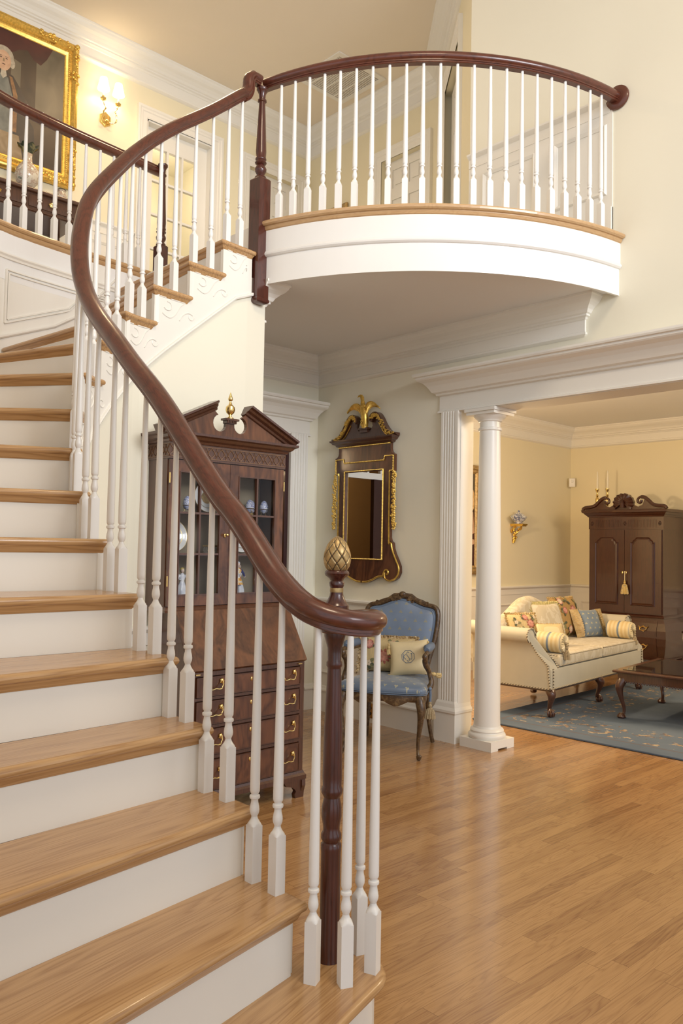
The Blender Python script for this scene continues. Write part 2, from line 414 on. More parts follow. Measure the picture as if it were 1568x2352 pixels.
# ------------------------------------------------------------------ dimensions
XM, YD = 4.36, 4.92            # mirror wall (faces -X), door wall (faces -Y)
ZC, ZF2, ZC2 = 2.83, 3.16, 5.72  # lower ceiling, upper floor, upper ceiling
YU, XU = 6.5, 5.574            # upper hall walls
YL, XL = 5.40, 9.05            # living room walls
YE = 3.45                      # left jamb of the living room opening
ZH = 2.25                      # opening height
BC, BR = (4.56, 4.10), 1.80    # balcony circle

# ================================================================== STRUCTURE
mb = MB().box((-3, -4, -0.05), (9.3, 7.4, 0.0)); struct('floor', mb, M['floor'])
# walls of the foyer's right side
mb = MB()
mb.box((XM, YE, 0), (XM + 0.13, YD + 0.15, ZC)); mb.box((XM, -4, ZH), (XM + 0.2, YE, 3.16)); mb.box((XM, -4, 3.16), (XM + 0.2, 3.396, ZC2))
struct('wall_right', mb, M['wall'])
mb = MB().box((2.85, YD, 2.24), (XM, YD + 0.12, ZC)).box((4.06, YD, 0), (XM, YD + 0.12, 2.24)).box((2.85, YD, 0), (3.30, YD + 0.12, 2.24))
struct('wall_door', mb, M['wall'])
# upper hall walls
mb = MB().box((-1, YU, ZF2), (3.60, YU + 0.12, ZC2)).box((3.60, YU, 5.17), (4.33, YU + 0.12, ZC2)).box((4.33, YU, ZF2), (4.76, YU + 0.12, ZC2))
mb.box((4.76, YU, 5.13), (5.40, YU + 0.12, ZC2)).box((5.40, YU, ZF2), (XU + 0.1, YU + 0.12, ZC2))
struct('wall_hall', mb, M['wall_up'])
mb = MB().box((XU, 4.70, ZF2), (XU + 0.12, 4.88, ZC2)).box((XU, 4.88, 5.07), (XU + 0.12, 5.42, ZC2)).box((XU, 5.42, ZF2), (XU + 0.12, YU, ZC2))
struct('wall_hall_end', mb, M['wall_up'])
D0, D1 = Vector((XM, 3.396)), Vector((XU, 4.71))
dd = (D1 - D0).normalized(); dn = Vector((-dd.y, dd.x))
def diag(a, b, z0, z1, t0=0.0, t1=-0.1):
    p = [D0 + dd * a + dn * t0, D0 + dd * b + dn * t0, D0 + dd * b + dn * t1, D0 + dd * a + dn * t1]
    return [(q.x, q.y) for q in p], z0, z1
DL = (D1 - D0).length
mb = MB().prism(*diag(0, 0.42, ZF2, ZC2)).prism(*diag(0.42, 1.35, 5.2, ZC2)).prism(*diag(1.35, DL, ZF2, ZC2))
struct('wall_diagonal', mb, M['wall_up'])
# upper floor slab (soffit is its underside)
arc = []
a0 = math.atan2(3.66 - BC[1], 2.776 - BC[0]) % (2 * PI); a1 = math.atan2(2.296 - BC[1], XM - BC[0]) % (2 * PI)
for k in range(41):
    a = a0 + (a1 - a0) * k / 40; arc.append((BC[0] + (BR + 0.0) * math.cos(a), BC[1] + (BR + 0.0) * math.sin(a)))
outer_pts = [(0.15, 1.2), (0.20, 2.2), (0.36, 3.1), (0.68, 3.85), (1.14, 4.42), (1.66, 4.72), (2.10, 4.82), (2.48, 4.865), (2.85, 4.905)]
OC = Curve(outer_pts)
edge = [tuple(OC.at(OC.L[-1] * (1 - k / 40))) for k in range(0, 25)]
poly = arc + [(XM + .0, 3.396), (XU, 4.71), (XU, YU), (-1, YU), (-1, 4.9)] + edge[::-1] + [(2.80, 4.86), (2.80, 3.70)]
mb = MB().prism(poly, ZC, ZF2 - 0.002); struct('ceiling_lower', mb, M['ceil'])
mb = MB().box((-3, -4, ZC2), (XU + 0.3, YU + 0.3, ZC2 + 0.05)); struct('ceiling_upper', mb, M['ceil_up'])
# living room shell
mb = MB().box((XM + 0.2, YL, 0), (XL + 0.1, YL + 0.1, ZC)); struct('wall_living_left', mb, M['wall_liv'])
mb = MB().box((XL, -4, 0), (XL + 0.1, YL, ZC)); struct('wall_living_back', mb, M['wall_liv'])
mb = MB().box((XM + 0.2, -4, ZC), (XL + 0.1, YL, ZC + 0.05)); struct('ceiling_living', mb, M['ceil'])

# crown mouldings
def crown_prof(z, s=1.0):   # d out from the wall, h up; z is the ceiling height
    p = [(0, 0), (0.125, 0), (0.125, -0.012), (0.118, -0.018), (0.112, -0.032), (0.098, -0.048), (0.078, -0.062), (0.060, -0.080), (0.050, -0.098), (0.040, -0.104),
         (0.040, -0.114), (0.028, -0.120), (0.022, -0.130), (0.016, -0.134), (0.016, -0.205), (0.024, -0.212), (0.024, -0.222), (0.010, -0.232), (0.0, -0.236)]
    return [(d * s, z + h * s) for d, h in p]
mb = MB().run([(2.80, 3.74), (2.85, 3.74), (2.85, YD), (XM, YD), (XM, 2.52), (XM + 0.05, 2.52)], crown_prof(ZC)); struct('trim_1', mb, M['trim'])
mb = MB().run([(-1, YU), (XU, YU), (XU, 4.71), (XM, 3.396)], crown_prof(ZC2, 1.15)); struct('trim_2', mb, M['trim'])
mb = MB().run([(XM + 0.2, YL), (XL, YL), (XL, -1)], crown_prof(ZC, 1.05)); struct('trim_3', mb, M['trim'])
# entablature over the living room opening
ent = [(0, 2.25), (0.022, 2.25), (0.022, 2.262), (0.012, 2.268), (0.012, 2.366), (0.03, 2.372), (0.034, 2.384), (0.052, 2.392), (0.062, 2.41), (0.078, 2.436), (0.098, 2.458), (0.128, 2.474), (0.135, 2.482),
       (0.135, 2.494), (0.148, 2.498), (0.152, 2.508), (0.152, 2.52), (0, 2.52)]
mb = MB().run([(XM + 0.12, 3.615), (XM, 3.615), (XM, -3.0)], ent)
mb.box((XM - 0.001, -4, ZH - 0.004), (XM + 0.22, 3.44, ZH + 0.12))
struct('trim_4', mb, M['trim'])
# fluted pilaster beside the opening, its jamb and its plinth
mb = MB()
fl = [(XM - 0.03, YE), (XM - 0.03, YE + 0.012)]
w = 0.145; nfl = 5
for k in range(nfl):
    c = YE + 0.020 + (k + 0.5) * (w - 0.035) / nfl; h = (w - 0.035) / nfl * 0.36
    for q in range(7):
        a = PI * q / 6; fl.append((XM - 0.03 + h * 0.9 * math.sin(a), c - h * math.cos(a)))
fl += [(XM - 0.03, YE + w), (XM, YE + w), (XM, YE)]
mb.prism(fl, 0.27, 2.25)
mb.box((XM - 0.002, YE - 0.008, 0.24), (XM + 0.135, YE + 0.0, 2.25))
mb.run([(XM + 0.135, YE), (XM - 0.03, YE), (XM - 0.03, YE + w), (XM, YE + w)][::-1], [(0, 0), (0.018, 0), (0.018, 0.19), (0.026, 0.20), (0.026, 0.215), (0.014, 0.235), (0.008, 0.26), (0.0, 0.275)])
mb.box((XM - 0.03, YE, 0), (XM, YE + w, 0.27))
struct('trim_5', mb, M['trim'])
# door casing on the door wall
mb = MB()
fl = [(4.06, YD - 0.025), (4.075, YD - 0.025)]
for k in range(5):
    c = 4.085 + (k + 0.5) * 0.135 / 5; h = 0.0095
    for q in range(7):
        a = PI * q / 6; fl.append((c - h * math.cos(a), YD - 0.025 + h * 0.9 * math.sin(a)))
fl += [(4.235, YD - 0.025), (4.235, YD), (4.06, YD)]
mb.prism(fl, 0.0, 2.20)
mb.box((3.15, YD - 0.025, 0), (3.30, YD, 2.2))
hd = [(d * 0.95, h - 0.06) for d, h in ent]
mb.run([(3.10, YD), (4.25, YD), (4.25, YD + 0.05)], hd)
struct('trim_6', mb, M['trim'])
# fill between pilaster and corner is plain wall; transom window and open maroon door
t = thing('door_1', None, None); t['kind'] = 'structure'
mb = MB().box((4.025, YD + 0.0, 0), (4.06, YD + 0.14, 2.20)).box((3.30, YD + 0.0, 0), (3.335, YD + 0.14, 2.20)).box((3.30, YD, 2.165), (4.06, YD + 0.14, 2.20))
mb.build('door_frame', M['maroon'], t)
mb = MB().box((3.335, YD + 0.05, 1.90), (4.025, YD + 0.09, 1.955)).box((3.335, YD + 0.05, 2.135), (4.025, YD + 0.09, 2.165))
for k in range(5): x = 3.335 + k * 0.1665; mb.box((x, YD + 0.055, 1.955), (x + 0.024, YD + 0.085, 2.14))
mb.build('transom', M['trim'], t, label='white transom bars over the dark doorway')
MB().box((3.335, YD + 0.04, 0.01), (3.62, YD + 0.08, 1.90)).build('side_panel', M['maroon'], t)
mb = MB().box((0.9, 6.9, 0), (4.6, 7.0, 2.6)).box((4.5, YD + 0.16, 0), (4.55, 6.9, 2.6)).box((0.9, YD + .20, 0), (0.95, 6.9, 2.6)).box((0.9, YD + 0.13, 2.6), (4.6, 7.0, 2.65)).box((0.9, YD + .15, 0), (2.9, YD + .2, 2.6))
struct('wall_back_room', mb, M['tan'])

# chair rail, wainscot frames and baseboards
rail_prof = [(0, -0.075), (0.012, -0.072), (0.012, -0.012), (0.020, -0.006), (0.030, 0.002), (0.036, 0.008), (0.036, 0.02), (0.024, 0.026), (0.0, 0.028)]
base_prof = [(0, 0), (0.018, 0), (0.018, 0.155), (0.028, 0.162), (0.028, 0.172), (0.016, 0.185), (0.010, 0.20), (0, 0.205)]
def rect_frame(mb, o, u, v, w, h, nrm, fw=0.028, th=0.014):
    """panel moulding lying on a wall: o origin, u and v unit vectors in the wall, nrm out of it"""
    o, u, v, nrm = Vector(o), Vector(u), Vector(v), Vector(nrm)
    ins = [(0, 0), (0.004, th * .55), (fw * .35, th), (fw * .7, th * .6), (fw, 0.3 * th), (fw, 0)]
    pts = []
    for cx, cy, sx, sy in ((0, 0, 1, 1), (w, 0, -1, 1), (w, h, -1, -1), (0, h, 1, -1)):
        for d, e in ins: pts.append(tuple(o + u * (cx + sx * d) + v * (cy + sy * d) + nrm * e))
    m = len(ins); f = []
    for i in range(4):
        for j in range(m - 1): f.append((i * m + j, ((i + 1) % 4) * m + j, ((i + 1) % 4) * m + j + 1, i * m + j + 1))
    mb.add(pts, f); return mb
mb = MB().run([(4.25, YD), (XM, YD), (XM, YE + w)], [(d, h + 0.873) for d, h in rail_prof]); struct('trim_7', mb, M['trim'])
mb = MB().box((XM - 0.004, YE + w, 0.2), (XM, YD, 0.80)); rect_frame(mb, (XM - 0.004, 4.83, 0.30), (0, -1, 0), (0, 0, 1), 1.12, 0.45, (-1, 0, 0)); struct('trim_8', mb, M['trim'])
mb = MB().run([(4.25, YD), (XM, YD), (XM, YE + w)], base_prof); struct('baseboard_right', mb, M['trim'])
mb = MB().run([(XM + 0.2, YL), (XL, YL), (XL, -1)], [(d, h + 0.862) for d, h in rail_prof])
mb.run([(XM + 0.2, YL), (XL, YL), (XL, -1)], [(d, h * 0.8) for d, h in base_prof])
mb.box((XM + 0.2, YL - 0.006, 0.1), (XL, YL, 0.80)); mb.box((XL - 0.006, -1, 0.1), (XL, YL, 0.80))
for x0, wd in ((5.3, .62), (6.05, .92), (7.12, 1.45), (8.70, .22)): rect_frame(mb, (x0, YL - 0.006, 0.24), (1, 0, 0), (0, 0, 1), wd, 0.45, (0, -1, 0))
for y0, wd in ((4.0, 1.25), (2.6, 1.25), (1.2, 1.25)): rect_frame(mb, (XL - 0.006, y0, 0.24), (0, 1, 0), (0, 0, 1), wd, 0.45, (-1, 0, 0))
struct('trim_9', mb, M['trim'])
# balcony wainscot on the right wall
mb = MB().box((XM - 0.008, 2.335, ZF2), (XM, 3.396, 3.93)); mb.run([(XM, 3.396), (XM, 2.35)], [(d, h + 3.985) for d, h in rail_prof])
mb.box((XM - 0.022, 2.335, ZF2), (XM, 3.396, 3.34))
rect_frame(mb, (XM - 0.008, 2.37, 3.42), (0, 1, 0), (0, 0, 1), 0.36, 0.43, (-1, 0, 0)); rect_frame(mb, (XM - 0.008, 2.86, 3.42), (0, 1, 0), (0, 0, 1), 0.42, 0.43, (-1, 0, 0))
struct('trim_10', mb, M['trim'])

# ================================================================== STAIRCASE
R0 = 0.184
def zt(n): return 1.32 + (n - 7) * R0
IC = Curve([(1.366, 1.60), (1.366, 1.80), (1.368, 2.05), (1.366, 2.30), (1.372, 2.55), (1.388, 2.78), (1.412, 2.97), (1.455, 3.14), (1.53, 3.29),
            (1.63, 3.41), (1.78, 3.50), (1.95, 3.575), (2.15, 3.61), (2.35, 3.635), (2.55, 3.655), (2.776, 3.68)])
SF = {2: -0.02, 3: 0.20, 4: 0.42, 5: 0.615, 6: 0.86, 7: 1.11, 8: 1.35, 9: 1.52, 10: 1.67, 11: 1.80, 12: 1.95, 13: 2.125, 14: 2.32, 15: 2.545, 16: 2.77, 17: 2.995}
ANG = {2: 192, 3: 189, 4: 186, 5: 184, 6: 179, 7: 172, 8: 162, 9: 154, 10: 137, 11: 126, 12: 110, 13: 96, 14: 84, 15: 86, 16: 89, 17: 90}
def hit_outer(p, ang):
    """where the ray from p in plan direction ang meets the outer wall curve"""
    d = Vector((math.cos(math.radians(ang)), math.sin(math.radians(ang)))); best = None
    for i in range(len(OC.p) - 1):
        a, b = OC.p[i], OC.p[i + 1]; e = b - a; den = d.x * e.y - d.y * e.x
        if abs(den) < 1e-9: continue
        w = a - p; t = (w.x * e.y - w.y * e.x) / den; u = (w.x * d.y - w.y * d.x) / den
        if t > 0.2 and -0.001 <= u <= 1.001 and (best is None or t < best[0]): best = (t, i + u)
    if best is None: return p + d * 1.16, None
    return p + d * best[0], best[1]
stair = thing('staircase', 'curved oak and white staircase sweeping up to the balcony', 'staircase')
OV = 0.032                        # nosing overhang
def corner(n):
    s = SF[n]; return IC.at(s) + IC.right(s) * OV
fronts = {}
for n in range(2, 18):
    A = corner(n); a = ANG[n]
    if n <= 3: B = A + Vector((math.cos(math.radians(a)), math.sin(math.radians(a)))) * 1.25; u = None
    else: B, u = hit_outer(A, a)
    fronts[n] = (A, B, u)
for n in range(2, 17):
    A, B, u = fronts[n]; A2, B2, u2 = fronts[n + 1]
    d = (B - A).normalized(); d2 = (B2 - A2).normalized()
    s0, s1 = SF[n], SF[n + 1] + 0.035
    pts = []
    for k in range(7):
        s = s0 + (s1 - s0) * k / 6; q = IC.at(s) + IC.right(s) * OV; pts.append((q.x, q.y))
    nb = Vector((d2.y, -d2.x))
    if nb.dot(A2 - A) < 0: nb = -nb
    back_in = A2 - IC.right(SF[n + 1]) * 0.09 + nb * 0.03
    poly = pts + [tuple(back_in)]
    bo = B2 + nb * 0.03 - d2 * 0.02; poly.append(tuple(bo))
    if u is not None and u2 is not None:
        for i in range(int(u2), int(math.ceil(u)) - 1, -1):
            if 0 <= i < len(OC.p): poly.append(tuple(OC.p[i] + (A - OC.p[i]).normalized() * 0.012))
    poly.append(tuple(B - d * 0.012))
    if len(set(poly)) < 4: continue
    ang = math.atan2(d.y, d.x); rot = Matrix.Rotation(-ang, 2)
    loc = [tuple(rot @ (Vector(p) - A)) for p in poly]
    # drop points that nearly coincide
    cl = [loc[0]]
    for p in loc[1:]:
        if math.dist(p, cl[-1]) > 0.012: cl.append(p)
    if math.dist(cl[0], cl[-1]) < 0.012: cl.pop()
    z = zt(n)
    MB().slab(cl, -0.028, 0, 0.0135).build('tread', M['oak'], stair, (A.x, A.y, z), ang)
    if sum(cl[i][0] * cl[(i + 1) % len(cl)][1] - cl[(i + 1) % len(cl)][0] * cl[i][1] for i in range(len(cl))) < 0: cl = cl[::-1]
    cv = MB(); r1 = inset(cl, 0.010); r2 = inset(cl, 0.014); r3 = inset(cl, 0.020); r4 = inset(cl, 0.026)
    m = len(cl); v = [(x, y, -0.027) for x, y in r1] + [(x, y, -0.033) for x, y in r2] + [(x, y, -0.045) for x, y in r3] + [(x, y, -0.052) for x, y in r4]
    f = [(i * m + k, i * m + (k + 1) % m, (i + 1) * m + (k + 1) % m, (i + 1) * m + k) for i in range(3) for k in range(m)]
    cv.add(v, f, 0, True); cv.build('cove_moulding', M['oak'], stair, (A.x, A.y, z), ang)
# risers: each stands under the nosing of its tread
for n in range(2, 18):
    A, B, u = fronts[n]; d = (B - A).normalized(); nb = Vector((d.y, -d.x))
    ref = (corner(n + 1) if n < 17 else A + Vector((1, 0)))
    if nb.dot(ref - A) < 0: nb = -nb
    a = A + nb * 0.028 + d * 0.030; b = B + nb * 0.028; p = [a, b, b + nb * 0.02, a + nb * 0.02]
    z0 = zt(n) - R0 - 0.001 if n > 2 else zt(1)
    MB().prism([tuple(q) for q in p], z0, zt(n) - 0.026).build('riser', M['trim'], stair)
# starting step with a rounded curtail end that carries the volute
A2, B2, _ = fronts[2]; d2 = (B2 - A2).normalized()
def curtail(off):
    pts = []; c = Vector((1.475, 1.545)); r = 0.125 + off
    dl = Vector((math.cos(math.radians(196)), math.sin(math.radians(196))))
    st = c + Vector((0.30, -0.95)).normalized() * r
    pts.append(tuple(st + dl * 1.35 + Vector((0, -0.10)))); pts.append(tuple(st + dl * 0.55 + Vector((0, -0.025))))
    pts.append(tuple(st + dl * 0.2 + Vector((0, -0.002))))
    for k in range(13):
        a = math.radians(-78 + (165) * k / 12); pts.append((c.x + r * math.cos(a), c.y + r * math.sin(a)))
    pts.append((1.43 + off, 1.70)); pts.append((1.41 + off, 1.80)); pts.append((1.30, 1.72)); pts.append(tuple(A2 + d2 * 1.25 + Vector((0, 0.06))))
    return pts
cA = Vector(curtail(0)[0]); ca = math.radians(196)
rot = Matrix.Rotation(-ca, 2)
MB().slab([tuple(rot @ (Vector(p) - cA)) for p in curtail(0)], -0.028, 0, 0.0135).build('tread', M['oak'], stair, (cA.x, cA.y, zt(1)), ca)
MB().prism(curtail(-0.03), 0, zt(1) - 0.026).build('riser', M['trim'], stair)
# open string with its scrolls, and the wall beneath
def nose_line(s):
    tab = [(SF[n], zt(n)) for n in range(2, 18)]
    if s < SF[2]: return zt(2)
    return interp(tab, s)
def step_z(s):
    z = zt(1)
    for n in range(2, 17):
        if s >= SF[n] + 0.028: z = zt(n) - 0.028
    return z
def string_bottom(s):
    return max(0.0, 0.5 * (nose_line(s - 0.10) + nose_line(s + 0.10)) - 0.40)
mb = MB(); S1 = 3.02; v = []; ss = []
s = 0.012
while s < S1:
    ss.append(s); s += 0.02
for n in range(3, 17): ss += [SF[n] + 0.0279, SF[n] + 0.0281]
ss = sorted(ss); 
for s in ss:
    q = IC.at(s) + IC.right(s) * 0.010; q2 = IC.at(s) - IC.right(s) * 0.012
    v += [(q.x, q.y, string_bottom(s)), (q.x, q.y, step_z(s)), (q2.x, q2.y, step_z(s)), (q2.x, q2.y, string_bottom(s))]
f = [(4 * i + j, 4 * i + 4 + j, 4 * i + 4 + (j + 1) % 4, 4 * i + (j + 1) % 4) for i in range(len(ss) - 1) for j in range(4)]
mb.add(v, f)
mb.add(v[:4], [(0, 1, 2, 3)]); mb.add(v[-4:], [(0, 1, 2, 3)])
mb.build('string_board', M['trim'], stair)
mb = MB(); path = []
for k in range(90):
    s = 0.2 + (S1 - 0.2) * k / 89; q = IC.at(s) + IC.right(s) * 0.010; path.append((q.x, q.y, string_bottom(s)))
mb.run(path, [(0, -0.010), (0.010, -0.008), (0.013, 0.0), (0.010, 0.008), (0, 0.012)])
mb.build('string_bead', M['trim'], stair)
# scroll brackets under the treads of the upper run
def bracket_curves(w):
    P = []
    P.append([(0.15 * w, -0.045), (0.34 * w, -0.045)]); P.append([(0.50 * w, -0.045), (0.95 * w, -0.045)])
    c = []
    for k in range(17):
        a = math.radians(100 - 250 * k / 16); c.append((0.40 * w + 0.026 * math.cos(a), -0.085 + 0.022 * math.sin(a)))
    P.append(c)
    P.append([(0.92 * w, -0.05), (0.80 * w, -0.07), (0.72 * w, -0.095), (0.62 * w, -0.125), (0.48 * w, -0.143), (0.34 * w, -0.138), (0.24 * w, -0.128)])
    P.append([(0.78 * w, -0.145), (0.86 * w, -0.118), (0.98 * w, -0.098), (1.10 * w, -0.092), (1.20 * w, -0.098)])
    c = []
    for k in range(11):
        a = math.radians(160 + 200 * k / 10); c.append((1.16 * w + 0.017 * math.cos(a), -0.108 + 0.017 * math.sin(a)))
    P.append(c)
    return P
for n in range(8, 17):
    w = max(0.14, SF[n + 1] - SF[n] - 0.02) if n < 16 else 0.18
    mb = MB()
    for c in bracket_curves(w):
        c = [tuple(q) for q in catmull([Vector(p) for p in c], 4)] if len(c) > 2 else c
        pp = []
        for a, b in c:
            s = min(2.97, SF[n] + 0.03 + a); q = IC.at(s) + IC.right(s) * 0.0105; pp.append((q.x, q.y, zt(n) + b))
        mb.tube(pp, 0.0035, 6)
    mb.build('scroll_bracket', M['trim'], stair)
# wall beneath the string, following its curve
mb = MB(); v = []; ks = 60
for k in range(ks):
    s = 0.35 + (2.99 - 0.35) * k / (ks - 1); q = IC.at(s) + IC.right(s) * 0.002
    zb = string_bottom(s) + 0.002
    v += [(q.x, q.y, 0), (q.x, q.y, zb)]
q = Vector((2.85, 3.715)); v += [(q.x, q.y, 0), (q.x, q.y, ZC)]
# beyond the last tread the wall runs up to the soffit
mb.add(v[:-2], [(2 * i, 2 * i + 2, 2 * i + 3, 2 * i + 1) for i in range(ks - 1)])
mb.box((2.70, 3.70, 0), (2.85, 4.92, ZC))
mb.add([(v[-4][0], v[-4][1], 0), (2.85, 3.70, 0), (2.85, 3.70, ZC), (v[-4][0], v[-4][1], ZC)], [(0, 1, 2, 3)])
struct('wall_under_stair', mb, M['wall'])
mb = MB(); path = [tuple(IC.at(s) + IC.right(s) * 0.002) for s in [0.5 + 0.05 * k for k in range(50)]]
mb.run(path, base_prof); mb.run([tuple(IC.at(s) + IC.right(s) * 0.002) for s in [1.35 + 0.05 * k for k in range(33)]], [(d, h + 0.873) for d, h in rail_prof]); struct('trim_11', mb, M['trim'])
# curved outer wall of the stairwell with panel mouldings
mb = MB(); v = []; K = 80
for k in range(K + 1):
    p = OC.at(OC.L[-1] * k / K); q = p - OC.right(OC.L[-1] * k / K) * 0.06
    v += [(p.x, p.y, 0), (p.x, p.y, ZF2 - 0.02), (q.x, q.y, ZF2 - 0.02), (q.x, q.y, 0)]
f = [(4 * i + j, 4 * i + 4 + j, 4 * i + 4 + (j + 1) % 4, 4 * i + (j + 1) % 4) for i in range(K) for j in range(4)]
mb.add(v, f); struct('wall_stairwell', mb, M['trim'])
def oc_path(s0, s1, zf, k=30, off=0.0):
    out = []
    for i in range(k + 1):
        s = s0 + (s1 - s0) * i / k; p = OC.at(s) + OC.right(s) * off; out.append((p.x, p.y, zf(s)))
    return out
# height of the treads at the outer wall
otab = []
for n in range(4, 17):
    A, B, u = fronts[n]
    if u is not None:
        i = int(u); s = OC.L[i] + (u - i) * (OC.L[min(i + 1, len(OC.L) - 1)] - OC.L[i]); otab.append((s, zt(n)))
otab.sort()
LO = OC.L[-1]
mb = MB()
mb.run(oc_path(1.5, LO, lambda s: ZF2 - 0.19), [(0, -0.02), (0.010, -0.018), (0.012, -0.006), (0.020, 0.004), (0.020, 0.012), (0.0, 0.02)])
mb.run(oc_path(otab[0][0], otab[-1][0], lambda s: interp(otab, s) + 0.07), [(0, 0), (0.016, 0), (0.016, -0.01), (0.010, -0.018), (0, -0.02)])
def wall_panel(mb, sa, sb, top, low):
    for ins, e in ((0, .012), (0.018, .010)):
        a = oc_path(sa + ins, sb - ins, lambda s: top(s) - ins); b = oc_path(sa + ins, sb - ins, lambda s: low(s) + ins)
        pr_ = [(0, -0.006), (e, -0.004), (e, 0.004), (0, 0.006)]
        mb.run(a, pr_); mb.run(b, pr_)
        for s in (sa + ins, sb - ins):
            q = OC.at(s); r = OC.right(s); t = OC.tan(s); z0, z1 = low(s) + ins, top(s) - ins
            c = [q - t * 0.006, q - t * 0.006 + r * e, q + t * 0.006 + r * e, q + t * 0.006]
            mb.prism([tuple(k) for k in c], z0, z1)
sl = [s for s in [LO * k / 400 for k in range(401)] if OC.at(s).x >= 1.75][0]
wall_panel(mb, sl, sl + 0.72, lambda s: ZF2 - 0.27, lambda s: min(ZF2 - 0.275, interp(otab, s) + 0.14))
wall_panel(mb, sl - 1.4, sl - 0.12, lambda s: ZF2 - 0.27, lambda s: interp(otab, s) + 0.20)
struct('trim_12', mb, M['trim'])

# ================================================================== BALCONY AND GALLERY EDGES
def circ(r, a): return (BC[0] + r * math.cos(a), BC[1] + r * math.sin(a))
def arcp(r, n=48, e0=0.0, e1=0.0, z=0.0):
    b0 = math.atan2(3.665 - BC[1], 2.81 - BC[0]) % (2 * PI) + e0
    c = (XM - BC[0]) / r; b1 = 2 * PI - math.acos(c) if c > -1 else a1
    b1 = 2 * PI - math.acos(max(-1, min(1, c))) + e1
    return [(*circ(r, b0 + (b1 - b0) * k / n), z) for k in range(n + 1)]
nose_prof = [(-0.10, 0), (0.020, 0), (0.030, -0.003), (0.036, -0.012), (0.034, -0.022), (0.026, -0.029), (0.016, -0.030), (0.016, -0.036), (0.010, -0.048), (0.0, -0.056), (-0.10, -0.056)]
mb = MB().run(arcp(1.822, z=ZF2), nose_prof, smooth=False); mb.build('trim_13', M['oak_n'], kind='structure')
mb = MB().run(arcp(1.822), [(-0.02, 2.80), (-0.004, 2.80), (-0.004, 2.955), (0.004, 2.958), (0.012, 2.966), (0.014, 2.974), (0.008, 2.984), (0.004, 2.990), (0.004, 3.11), (-0.02, 3.11)], smooth=False)
struct('trim_14', mb, M['white'])
gp = [OC.at(LO * k / 60) for k in range(20, 61)]
mb = MB().run([(p.x, p.y, ZF2) for p in gp], nose_prof); mb.build('trim_15', M['oak_n'], kind='structure')
mb = MB().run([(2.80, 4.90, ZF2), (2.80, 3.72, ZF2)][::-1], [(-d, h) for d, h in nose_prof][::-1]); mb.build('trim_16', M['oak_n'], kind='structure')

# ================================================================== BALUSTRADES
_rh = [(0.017, 0), (0.020, 0.003), (0.020, 0.009), (0.0245, 0.010), (0.0245, 0.017), (0.031, 0.0215), (0.0355, 0.030), (0.0365, 0.040), (0.033, 0.050), (0.024, 0.059), (0.012, 0.0635)]
RAILP = _rh + [(0.0, 0.065)] + [(-a, b) for a, b in _rh[::-1]]
BALM = {}
def baluster(h, parent, x, y, z, rot):
    key = round(h, 3)
    if key not in BALM:
        mb = MB(); w = 0.016; bl = 0.160
        mb.box((-w, -w, 0), (w, w, bl - 0.010))
        # chamfered lamb's tongue from square to round
        q = 6; rings = []
        for k in range(q + 1):
            t = k / q; z0 = bl - 0.010 + 0.024 * t; ring = []
            for j in range(24):
                a = 2 * PI * (j + 0.5) / 24; ca, sa = math.cos(a), math.sin(a)
                sq = w / max(abs(ca), abs(sa)); rd = 0.0082 + (0.0225 - 0.0082) * (1 - t) ** 1.6
                r = min(sq, rd); ring.append((r * ca, r * sa, z0))
            rings.append(ring)
        v = [p for r in rings for p in r]
        mb.add(v, [(i * 24 + j, i * 24 + (j + 1) % 24, (i + 1) * 24 + (j + 1) % 24, (i + 1) * 24 + j) for i in range(q) for j in range(24)], 0, True)
        b = bl + 0.014
        prof = [(0.0082, b), (0.0100, b + 0.004), (0.0128, b + 0.011), (0.0134, b + 0.018), (0.0122, b + 0.028), (0.0100, b + 0.037), (0.0095, b + 0.044), (0.0098, b + 0.046), (0.0138, b + 0.048), (0.0146, b + 0.052),
                (0.0138, b + 0.056), (0.0100, b + 0.058), (0.0098, b + 0.061), (0.0122, b + 0.064), (0.0134, b + 0.068), (0.0136, b + 0.08), (0.0132, b + 0.16), (0.0082, h + 0.004)]
        mb.lathe(prof, 16)
        mb.ball((0, 0, h + 0.003), 0.008, 8, 4)
        BALM[key] = mb.build('baluster', M['white'])
        o = BALM[key]
        o.parent = parent; o.location = (x, y, z); o.rotation_euler = (0, 0, rot); return o
    o = BALM[key].copy(); COL.objects.link(o); o.parent = parent; o.location = (x, y, z); o.rotation_euler = (0, 0, rot); return o
